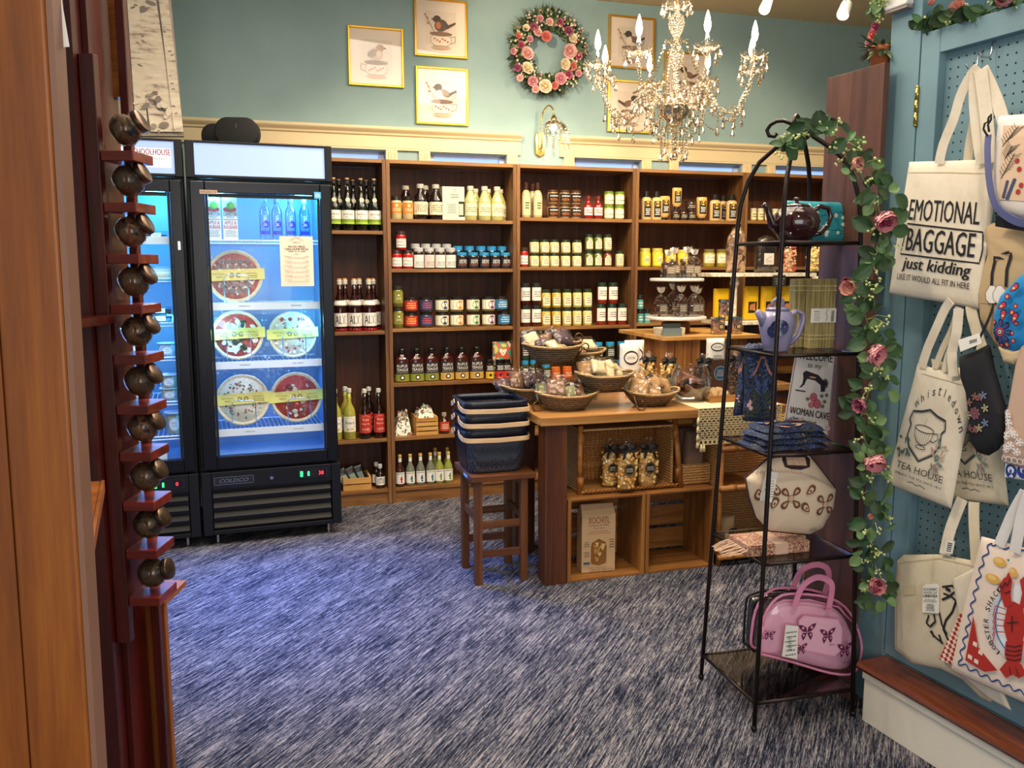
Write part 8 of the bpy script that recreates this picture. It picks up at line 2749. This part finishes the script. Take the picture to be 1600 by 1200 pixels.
for px, py, r_ in ((1562, 503, 5), (1561, 530, 5), (1573, 539, 5), (1583, 538, 6), (1594, 532, 5), (1600, 505, 5), (1594, 488, 6), (1586, 463, 6), (1600, 478, 5), (1595, 520, 4)):
    c = loc(px, py); k = .0011 * r_
    a.ell(c[0], c[1], k * 1.3, k * 1.3, DP, 12).ell(c[0], c[1], k, k, RD, 12).ell(c[0], c[1], k * .5, k * .5, C('#f0b070', .7), 8)
for px, py, rot in ((1578, 478, 30), (1581, 493, 80), (1598, 450, 40), (1600, 497, 70)):
    c = loc(px, py)
    leaf2(a, c[0] - .014 * math.cos(R_(rot)), c[1] - .014 * math.sin(R_(rot)), .032, .022, rot, DP); a.l += 1
    leaf2(a, c[0] - .011 * math.cos(R_(rot)), c[1] - .011 * math.sin(R_(rot)), .025, .015, rot, RD); a.l += 1
    a.ell(c[0], c[1], .004, .003, C('#f0d070', .7), 8)
part('dot_print', a.mb(P_.map()), t)
part('cuff_tip', MB(C('#cbb48c', .85)).add(Pillow([loc(1561, 541), loc(1590, 548), loc(1605, 543), (loc(1598, 562)[0], loc(1598, 562)[1]), loc(1586, 570), loc(1570, 566)], .014, 24).geo(), None, True), t)
# 4 whistledown totes
ycol = .035
def whistle(px4, y, seed, label, art_from=0.0, th=.012):
    tlx, trx, brx, blx = px4
    t, P_, loc = hung('tote_bag', label, 'bag', [tlx, ((tlx[0] + trx[0]) / 2, (tlx[1] + trx[1]) / 2 + 1), trx, ((trx[0] * .5 + brx[0] * .5) - (3 if seed == 1 else 0), (trx[1] + brx[1]) / 2), brx, ((brx[0] + blx[0]) / 2, (brx[1] + blx[1]) / 2), blx], y, th, CANV if seed == 1 else CANV2, ((brx[0] + blx[0]) / 2, (brx[1] + blx[1]) / 2), 'tote bags on the pegboard', seed=seed)
    Q = quadmap(loc(*tlx), loc(*trx), loc(*blx), loc(*brx))
    a = Art()
    K = C('#2e3840', .8)
    GRN = C('#4c6a66', .8)
    a.arctext('Whistledown', .54, .40, .46, .066, K, 142, 24, wf=.62)
    a.items = [(([(x, .42 + (y - .42) * .98) for x, y in v]), f, m, l) for v, f, m, l in a.items]
    n0 = len(a.items)
    shield = [(.20, .70), (.36, .72), (.50, .755), (.64, .72), (.80, .70), (.83, .62), (.78, .58), (.80, .48), (.72, .38), (.50, .28), (.28, .38), (.20, .48), (.22, .58), (.17, .62)]
    a.stroke(shield, .018, K, True)
    a.stroke([(.5 + (x - .5) * .93, .52 + (y - .52) * .93) for x, y in shield], .004, K, True)
    a.ring(.48, .575, .17, .030, .008, K, 24)
    a.stroke([(.31, .575), (.33, .50), (.40, .445), (.48, .43), (.56, .445), (.63, .50), (.65, .575)], .008, K)
    a.stroke([(.65, .56), (.73, .57), (.74, .52), (.68, .485), (.62, .49)], .009, K)
    a.ring(.48, .408, .09, .016, .007, K, 16)
    for k in range(7):
        a.stroke([(.36 + .04 * k, .545), (.39 + .03 * k, .445)], .004, K)
    a.stroke([(.48, .60), (.47, .63), (.50, .65), (.48, .68)], .004, K)
    rr = random.Random(6)
    for k in range(34):
        s_ = 1 if k % 3 else -1
        x, y2 = .5 + s_ * rr.uniform(.20, .40), rr.uniform(.27, .48)
        leaf2(a, x, y2, .07, .035, rr.uniform(0, 360), [GRN, C('#6a8078', .8), C('#b8988e', .8)][k % 3])
    a.l += 1
    a.items[n0:] = [([(.44 + (x - .5) * .88, .47 + (y - .50) * .88) for x, y in v], f, m, l) for v, f, m, l in a.items[n0:]]
    a.text('TEA HOUSE', .50, .205, .055, K, w=.72)
    a.text('SMILING THE TEA SINCE 1813', .5, .135, .020, K, w=.72, bold=.001)
    a.stroke([(.36, .09), (.44, .10), (.5, .085), (.56, .10), (.64, .085)], .006, K)
    pm = P_.map()
    part('tea_house_print', a.mb(lambda u, v, l: pm(*Q(u, v), l)), t)
    a = Art().stroke([Q(0.01, .94), Q(.99, .94)], .0018, C('#b8a684', .9))
    part('hem_stitch', a.mb(pm), t)
    return t, P_, loc
whistle([(1455, 560), (1553, 590), (1576, 790), (1478, 778)], .075, 2, 'tea house tote hanging behind the other one and the black mitt')
t, P_, loc = whistle([(1434, 568), (1529, 594), (1486, 795), (1385, 755)], ycol, 1, 'natural tote with teacup crest and TEA HOUSE lettering, middle left of the pegboard')
strap(t, loc, [(1444, 574), (1454, 545), (1468, 515), (1484, 482), (1494, 470)], .026, CANV, -.010, -.02)
strap(t, loc, [(1462, 576), (1474, 545), (1488, 515), (1498, 480)], .018, CANV2, -.004, .0)
strap(t, loc, [(1496, 588), (1494, 550), (1502, 520), (1506, 482)], .028, CANV, -.014, -.02)
strap(t, loc, [(1478, 580), (1484, 555), (1492, 535), (1500, 500)], .014, CANV, -.008, -.012)
strap(t, loc, [(1530, 545), (1522, 520), (1515, 495), (1512, 478)], .030, CANV2, .012, .012)
# 5 black mitt
t, P_, loc = hung('oven_mitt', 'black oven mitt with embroidered flowers and white tag, centre of the pegboard', 'mitt',
                  [(1501, 556), (1525, 548), (1544, 538), (1552, 575), (1562, 610), (1573, 648), (1571, 680), (1560, 703), (1545, 712), (1530, 708), (1519, 692), (1517, 650), (1512, 610), (1503, 585)], .012, .022, C('#0f0f16', .8), (1545, 712), seed=6)
a = Art()
EM = [C('#8a5a52', .7), C('#6c7c9a', .7), C('#a8a078', .7), C('#7a4858', .7)]
c = loc(1532, 645)
for k in range(8):
    leaf2(a, c[0] + .004 * math.cos(R_(45 * k)), c[1] + .004 * math.sin(R_(45 * k)), .014, .010, 45 * k, EM[3])
a.l += 1
a.ell(c[0], c[1], .004, .004, EM[0], 8)
for px, py, m_ in ((1533, 619, 0), (1540, 620, 0), (1546, 617, 1), (1549, 637, 2), (1549, 660, 1), (1540, 668, 2), (1533, 670, 0), (1525, 668, 3), (1524, 628, 0), (1522, 648, 2)):
    c = loc(px, py)
    for k in range(5):
        leaf2(a, c[0], c[1], .012, .006, 72 * k + px, EM[m_])
    a.l += 1
part('embroidery', a.mb(P_.map()), t)
tg = [loc(1508, 531), loc(1541, 520), loc(1545, 536), loc(1512, 549)]
m = MB(WHITE).add(g_prism(tg, -.028, -.026))
a = Art()
for k in range(8):
    c = loc(1527 + 1.5 * k, 534 - .4 * k); a.rect(c[0] - .001, c[1] - .005, c[0] + .0006, c[1] + .005, INK); a.l -= 1
a.into(m, lambda x_, y_, l: (x_, -.0285 - l, y_))
part('price_tag', m, t, label='white barcode tag')
strap(t, loc, [(1522, 545), (1540, 500), (1545, 475)], .006, INK, .0, .02, 'loop')
# pinkish lace towel at the right edge
t, P_, loc = hung('lace_towel', 'dusty pink towel with white lace border, right edge of photo', 'towel',
                  [(1606, 500), (1660, 490), (1660, 740), (1600, 732), (1567, 722), (1574, 650), (1588, 570)], .0, .012, C('#c9a892', .85, var=.05), (1600, 732), seed=7)
a = Art()
LW = C('#f2ece8', .8)
for k in range(9):
    c = loc(1571 + 9 * k, 716 + 1.6 * k); a.ring(c[0], c[1], .009, .008, .0028, LW, 10)
for px, py in ((1577, 700), (1585, 695), (1578, 680), (1586, 672), (1582, 660), (1580, 650), (1579, 645), (1595, 705), (1600, 690), (1592, 678)):
    c = loc(px, py)
    for k in range(5):
        leaf2(a, c[0], c[1], .011, .006, 72 * k, LW)
    a.ring(c[0], c[1], .012, .010, .0014, LW, 10)
part('lace_border', a.mb(P_.map()), t)
t, P_, loc = hung('blue_print_cloth', 'white cloth with blue pottery print peeking below the pink lace towel', 'cloth',
                  [(1571, 715), (1660, 728), (1660, 755), (1598, 750), (1570, 746)], .012, .008, C('#e8e6ea', .8), (1600, 750), seed=8)
a = Art()
for px in (1583, 1603):
    c = loc(px, 736); a.ell(c[0], c[1], .018, .020, C('#1c3a8a', .7), 14).ell(c[0], c[1] + .004, .010, .010, C('#dfe4f0', .7), 10).ell(c[0], c[1], .004, .006, C('#1c3a8a', .7), 8)
part('blue_print', a.mb(P_.map()), t)
# 7 iconic bag
t, P_, loc = hung('tote_bag', 'plain natural tote with black figure print and white ICONIC tag, standing on the step', 'bag',
                  [(1402, 876), (1412, 867), (1470, 866), (1550, 882), (1565, 892), (1565, 1060), (1548, 1097), (1535, 1092), (1505, 1062), (1470, 1045), (1425, 1036), (1398, 1014), (1398, 940)], .05, .014, CANV2, (1470, 1045), 'tote bags on the pegboard', seed=9)
pm = P_.map()
a = Art()
for pts_, w_ in (([(1478, 916), (1494, 914), (1500, 922), (1490, 930), (1480, 926)], .006), ([(1478, 936), (1492, 930), (1500, 938), (1494, 955), (1484, 968), (1480, 982), (1488, 1000), (1492, 1008)], .007),
                 ([(1474, 955), (1478, 975), (1486, 990)], .006), ([(1458, 960), (1454, 972), (1460, 978), (1468, 970), (1466, 958)], .006), ([(1460, 985), (1470, 996), (1480, 1004)], .006), ([(1462, 984), (1466, 994)], .008), ([(1474, 990), (1478, 1004)], .007), ([(1484, 918), (1492, 922)], .010)):
    a.stroke([loc(*q) for q in pts_], w_, INK2)
part('figure_print', a.mb(pm), t)
a = Art().stroke([loc(1405, 880), loc(1404, 1010), loc(1427, 1030)], .0015, C('#a8946e', .9)).stroke([loc(1404, 880), loc(1470, 872), loc(1552, 890)], .0015, C('#a8946e', .9))
a.poly([loc(1417, 914), loc(1436, 913), loc(1436, 928), loc(1417, 929)], C('#cfbe9c', .9))
part('seam_stitch', a.mb(pm), t)
strap(t, loc, [(1480, 866), (1484, 835), (1492, 805), (1500, 780)], .032, CANV, -.010, .01)
strap(t, loc, [(1528, 885), (1524, 850), (1520, 815), (1518, 785)], .030, CANV2, -.006, .01)
tgp = [(1449, 916), (1454, 911), (1470, 911), (1474, 916), (1474, 957), (1448, 955)]
m = MB(WHITE).add(g_prism([loc(*q) for q in tgp], -.019, -.0175))
Q = quadmap(loc(1449, 914), loc(1474, 914), loc(1448, 955), loc(1474, 957))
a = Art().text('ICONIC', .5, .87, .10, INK, w=.86, bold=.01).text('IMAGES OF', .5, .75, .08, INK, w=.84).text('LAND+SEA', .5, .63, .11, INK, w=.86, bold=.01).lines(.08, .92, .38, .52, 3, GREY, 3, .35).lines(.22, .78, .06, .34, 5, INK, 4, .4)
a.into(m, lambda u, v, l: (lambda q: (q[0], -.0195 - l, q[1]))(Q(u, v)))
part('swing_tag', m, t, label='white swing tag with black lettering')
part('tag_string', MB(C('#b8a684', .9)).add(g_tube([(loc(1463, 912)[0], -.019, loc(1463, 912)[1]), (loc(1464, 888)[0], -.017, loc(1464, 888)[1]), (loc(1463, 868)[0], -.014, loc(1463, 868)[1])], .0009, 4)), t)
Q = quadmap(loc(1484, 842), loc(1498, 845), loc(1480, 862), loc(1494, 865))
m = MB(WHITE).add(g_prism([Q(0, 0), Q(1, 0), Q(1, 1), Q(0, 1)], -.0155, -.0145))
a = Art()
for k in range(5):
    a.rect(.3, .15 + .15 * k, .8, .22 + .15 * k, INK)
a.into(m, lambda u, v, l: (lambda q: (q[0], -.0158 - l, q[1]))(Q(u, v)))
part('barcode_sticker', m, t, label='white barcode sticker on the strap')
# 8 checkered bag behind the lobster tote
CHK = new_mat('red_white_check')
mchk, nt, b_ = CHK
ck = nd(nt, 'ShaderNodeTexChecker', i_Scale=90.0)
ck.inputs['Color1'].default_value = hx('#b8241e'); ck.inputs['Color2'].default_value = hx('#efe2d0')
mp = mapping(nt, (1, .001, 1), (0, R_(30), 0)); nt.links.new(mp.outputs[0], ck.inputs['Vector']); nt.links.new(ck.outputs['Color'], b_.inputs['Base Color'])
b_.inputs['Roughness'].default_value = .85
t, P_, loc = hung('folded_tote', 'folded cream tote with red checked hem, wedged behind the lobster bag', 'bag',
                  [(1488, 905), (1530, 884), (1560, 940), (1560, 1090), (1580, 1110), (1546, 1092), (1470, 1030), (1500, 968)], .03, .006, CANV, (1520, 1040), seed=10)
a = Art().poly([loc(1470, 1029), loc(1503, 958), loc(1520, 960), loc(1500, 1036), loc(1490, 1038)], mchk)
part('checked_corner', a.mb(lambda x_, z_, l: (x_, -.0075 - l, z_)), t)
# 9 lobster tote
t, P_, loc = hung('tote_bag', 'pale pink LOBSTER SHACK tote with red lobster, lower right of the pegboard', 'bag',
                  [(1534, 838), (1580, 850), (1660, 872), (1665, 1120), (1600, 1098), (1540, 1072), (1486, 1047), (1508, 940)], .005, .014, CANVP, (1560, 1080), 'tote bags on the pegboard', seed=11)
pm = P_.map()
a = Art()
NVY, LR, LB = C('#1c3f88', .8), C('#b42a20', .8), C('#4a86c0', .8)
wv = []
base = [(1546, 1040)] + [(1503 + 3.0 * 0, 1034)]
path = [(1660, 878), (1600, 862), (1552, 848), (1540, 880), (1528, 930), (1516, 985), (1504, 1035), (1545, 1056), (1600, 1080), (1660, 1104)]
dist = 0
pp = []
for (x0_, y0_), (x1_, y1_) in zip(path[:-1], path[1:]):
    L = math.hypot(x1_ - x0_, y1_ - y0_)
    nst = int(L / 2)
    for k in range(nst):
        u = k / nst
        nx, ny = -(y1_ - y0_) / L, (x1_ - x0_) / L
        s_ = 3.2 * math.sin((dist + L * u) / 3.0)
        pp.append(loc(x0_ + (x1_ - x0_) * u + nx * s_, y0_ + (y1_ - y0_) * u + ny * s_))
    dist += L
a.stroke(pp, .0042, NVY)
a.poly([loc(1550 + 50 * (1 + math.cos(q)) , 970 + 62 * math.sin(q)) for q in [2 * math.pi * k / 30 for k in range(30)]], C('#ddd8dc', .8))
a.poly([loc(1562 + 42 * (1 + math.cos(q)), 968 + 56 * math.sin(q)) for q in [2 * math.pi * k / 30 for k in range(30)]], C('#ece8ea', .8))
a.stroke([loc(1562 + 42 * (1 + math.cos(q)), 968 + 56 * math.sin(q)) for q in [math.pi + (k - 8) * .13 for k in range(17)]], .005, LB)
for px, py, rx in ((1568, 877, .020), (1558, 903, .023), (1590, 893, .012)):
    c = loc(px, py); a.ell(c[0], c[1], rx, .013, C('#e0ac52', .8), 16, rot=5).ell(c[0] - .003, c[1] + .003, rx * .6, .007, C('#ecc478', .8), 12)
for px, py in ((1535, 914), (1582, 874)):
    c = loc(px, py); a.ell(c[0], c[1], .004, .003, C('#2a8a7a', .8), 8)
tri = [loc(1528, 960), loc(1536, 1010), loc(1566, 1046), loc(1545, 1048), loc(1515, 1030)]
a.poly(tri, LR)
for px, py in ((1531, 1005), (1523, 1025), (1540, 1018), (1533, 1032)):
    c = loc(px, py); a.poly([(c[0] - .008, c[1] - .005), (c[0] + .006, c[1] - .007), (c[0] + .007, c[1] + .006), (c[0] - .006, c[1] + .007)], CANVP)
# lobster
c0 = loc(1591, 975)
def LBp(pts_):
    return [loc(*q) for q in pts_]
a.poly(LBp([(1582, 945), (1592, 938), (1606, 945), (1612, 975), (1606, 1000), (1582, 1000), (1576, 975)]), LR)
a.poly(LBp([(1580, 1000), (1608, 1000), (1604, 1030), (1598, 1040), (1584, 1036), (1578, 1020)]), LR)
a.poly(LBp([(1582, 1030), (1604, 1036), (1612, 1052), (1600, 1058), (1590, 1052), (1580, 1058), (1570, 1044)]), LR)
a.poly(LBp([(1578, 948), (1572, 930), (1570, 912), (1578, 900), (1588, 908), (1588, 930), (1590, 944)]), LR)
a.poly(LBp([(1578, 905), (1584, 892), (1590, 905), (1588, 925), (1580, 925)]), LR)
a.poly(LBp([(1602, 944), (1606, 925), (1602, 905), (1610, 898), (1622, 905), (1618, 935), (1610, 950)]), LR)
for k in range(5):
    a.stroke(LBp([(1580, 950 + 9 * k), (1564, 945 + 10 * k), (1560, 962 + 10 * k)]), .0026, LR); a.l -= 1
a.l += 1
for k in range(4):
    a.stroke(LBp([(1580, 1006 + 7 * k), (1594, 1009 + 7 * k), (1605, 1006 + 7 * k)]), .0026, INK2); a.l -= 1
a.stroke(LBp([(1590, 960), (1590, 985)]), .003, INK2).stroke(LBp([(1582, 972), (1600, 970)]), .003, INK2).stroke(LBp([(1578, 925), (1588, 922)]), .0024, INK2).stroke(LBp([(1586, 1040), (1588, 1052)]), .002, INK2).stroke(LBp([(1596, 1040), (1600, 1054)]), .002, INK2)
# LOBSTER SHACK following the plate rim
arc = [loc(1600 - 53 * math.cos(q) + 0, 968 - 62 * math.sin(q)) for q in [-.85 + 1.75 * k / 12 for k in range(13)]]
word = 'LOBSTER SHACK'
for k, chh in enumerate(word):
    if chh != ' ':
        p0, p1 = arc[max(0, k - 1)], arc[min(12, k + 1)]
        a.text(chh, arc[k][0] + .006, arc[k][1], .0145, INK2, w=.011, rot=math.degrees(math.atan2(p1[1] - p0[1], p1[0] - p0[0])), bold=.001)
        a.l -= 1
a.l += 1
a.stroke(LBp([(1568, 920), (1572, 912), (1575, 918), (1580, 908), (1583, 914), (1588, 902)]), .0028, INK2)
part('lobster_print', a.mb(pm), t)
strap(t, loc, [(1566, 852), (1575, 830), (1588, 800), (1606, 768)], .028, C('#e6e0dc', .8), -.012, -.01)
strap(t, loc, [(1592, 862), (1598, 830), (1604, 800), (1614, 768)], .028, C('#e0dad6', .8), -.016, -.014)

# ================================================================== LEFT SIDE: JAR RACK AND SHELVING
def X2(px, py, Y):
    return on_y(px, py, Y)
YR = 2.15
pL = X2(165, 400, YR).x
t = thing('jar_rack', 'tall reddish wooden rack of ten small ledges, left of the fridges', 'rack', WORLD, X2(160, 600, YR).x, YR, 0)
RX0 = X2(160, 600, YR).x
JR = t
LEDGE = [(160, 210, 235), (163, 213, 316), (167, 217, 397), (172, 222, 476), (176, 227, 555), (180, 231, 634), (183, 235, 707), (190, 240, 785), (195, 244, 860), (200, 248, 934)]
xl = [X2(a_, c_, YR).x for a_, b2, c_ in LEDGE]
xr = [X2(b2, c_, YR).x for a_, b2, c_ in LEDGE]
zt = [X2(a_, c_, YR).z for a_, b2, c_ in LEDGE]
XL, XR = sum(xl) / 10, sum(xr) / 10
part('front_post', MB(W_RED).box(XL - .036 - RX0, -.005, .52, XL - RX0, .022, 2.0), t, bev=.002)
part('rear_post', MB(W_RED).box(XL + .004 - RX0, .118, .0, XL + .026 - RX0, .14, 2.5), t, bev=.002)
part('side_board', MB(W_RED).box(XL - .036 - RX0, .0225, 0, XL - .022 - RX0, .14, 2.6), t)
for z in zt:
    part('ledge', MB(W_REDX).box(XL + .0005 - RX0, 0, z - .024, XR - RX0, .1175, z), t, bev=.002)
SPICE = [blotch('dried_leaves', ['#120b07', '#3a291b', '#75593c', '#20140d'], 75, .75, kind='cells', bump=.9), C('#4c3a28', .7, var=.5), blotch('dried_bark', ['#1a0f0a', '#4a2c1c', '#8a6244', '#24150e'], 60, .75, kind='cells', bump=.9), C('#5a4028', .7, var=.5)]
JG = clear('spice_jar_glass', (.94, .91, .86, 1), .04, .03, fk=.22)
TIN = C('#6a5648', .3, .9)
jb = MB(JG).add(g_lathe([(.012, 0), (.030, .003), (.039, .018), (.0405, .034), (.036, .050), (.026, .060), (.0235, .064)], 20, caps=False), None, True).mesh('glass_body')
jl = MB(TIN).add(g_lathe([(.026, .0645), (.029, .066), (.029, .078), (.027, .080), (.001, .080)], 20), None, True).mesh('lid')
jn = MB(JG).add(g_lathe([(.0275, .058), (.0285, .0605), (.0275, .063)], 16, caps=False), None, True).mesh('neck_ring')
for i, z in enumerate(zt):
    M = T(0, 0, 0) @ RY(62 if i != 9 else 75)
    t = thing('spice_jar', 'tilted round glass spice jar on the ' + ['topmost', 'second', 'third', 'fourth', 'fifth', 'sixth', 'seventh', 'eighth', 'ninth', 'lowest'][i] + ' ledge of the red rack', 'jar', WORLD, XL + .015, YR + .052, z + .042, 0, 'tilted spice jars', M)
    link('glass_body', jb, t)
    link('neck_ring', jn, t)
    link('lid', jl, t)
    m = MB(SPICE[i % 4])
    rr = random.Random(i)
    m.add(g_lathe([(.010, .0025), (.028, .005), (.0365, .018), (.038, .034), (.033, .048), (.024, .054)], 18), None, True)
    for k in range(60):
        q, zz = rr.uniform(0, 6.28), rr.uniform(.010, .046)
        R0 = .036 - abs(zz - .03) * .35
        m.add(g_ball((R0 * math.cos(q), R0 * math.sin(q), zz), .0045, 5, 3, 1.4, .8, .6), SPICE[(i + k) % 4], False)
    part('dried_herbs', m, t, stuff=True)
# dark shelving unit between plank and rack
YS = 2.05
t = thing('dark_shelving', 'dark red shelving unit seen edge-on between the plank and the jar rack', 'shelving', WORLD, XL - .16, YS, 0)
x0_ = x0r = XL - .16
DSH = t
part('side_board', MB(W_RED).box(XL - .075 - x0_, .075, 0, XL - .037 - x0_, .30, 3.0), t)
part('side_board', MB(C('#1c0806', .5)).box(XL - .16 - x0_, .10, 0, XL - .0755 - x0_, .13, 3.0), t)  # near-black sheet standing in for the shaded shelving interior
part('upper_block', MB(W_RATTAN).box(XL - .0365 - x0_, .26, 1.93, XL - .006 - x0_, .30, 3.0), t)
# lower base of the rack
t = thing('base_cabinet', 'low orange-brown base cabinet below the jar rack', 'cabinet', WORLD, XL, YR + .145, 0)
part('side_panel', MB(W_PINE).box(-.06, 0, 0, .030, .02, .56), t)
part('top_board', MB(W_PINE).box(-.06, 0, .5605, .032, .16, .575), t)
# shelf board glimpsed behind the plank
p = X2(158, 752, 1.95)
pn = on_z(133, 880, p.z)
t = thing('plank_shelf', 'orange wooden shelf board glimpsed behind the big foreground plank', 'shelf', WORLD, p.x, p.y, p.z)
ps = [(pn.x - p.x - .3, pn.y - p.y), (pn.x - p.x, pn.y - p.y), (0, 0), (-.3, 0)]
part('board', MB(W_PINE).add(g_prismz(ps, -.02, 0)), t)
part('front_lip', MB(W_PINE).add(g_prismz([(ps[1][0] + .0005, ps[1][1]), (ps[1][0] + .008, ps[1][1]), (.008, 0), (.0005, 0)], -.022, .003)), t)
solo('small_carton', MB(C('#b07a44', .6)).box(-.02, 0, 0, .012, .04, .07), 'small brown carton on the shelf behind the foreground plank', 'box', WORLD, p.x - .10, p.y - .12, p.z + .0005)
# foreground plank
YPL = .90
xe = X2(112, 550, YPL).x
t = thing('foreground_panel', 'large knotty stained pine cabinet side filling the left edge of the photo', 'panel', WORLD, xe - .3147, YPL, 0, 0, None, RY(.6))
part('face_board', MB(W_PINE).box(-.20, 0, .3, .225, .025, 2.6), t)
part('face_board', MB(W_PINE).box(.2265, -.0015, .3, .293, .0235, 2.6), t, bev=.003)
part('edge_strip', MB(C('#8a6250', .5)).box(.2935, .002, .3, .300, .024, 2.6), t)
q = X2(114, 500, 1.95)
part('ledge', MB(W_RED).box(q.x - x0r - .08, -.16, q.z - .02, q.x - x0r + .004, .099, q.z), DSH)
t = thing('red_packet', 'red and white packet glimpsed at the edge of the foreground plank', 'packet', WORLD, q.x - .005, 1.92, q.z + .001)
part('packet', MB(C('#b01818', .4, coat=.3)).add(Pillow([(-.04, 0), (.012, 0), (.016, .08), (.004, .13), (-.04, .13)], .012, 24).geo(), None, True), t)
part('white_panel', MB(WHITE).box(-.004, -.0135, .02, .012, -.0125, .062), t)
solo('hook_tag', MB(WHITE).box(0, 0, 0, .006, .001, .09), 'white tag hanging at the top right edge of the foreground plank', 'tag', WORLD, xe + .003, YPL + .02, 1.72, 0, None, RY(-6))
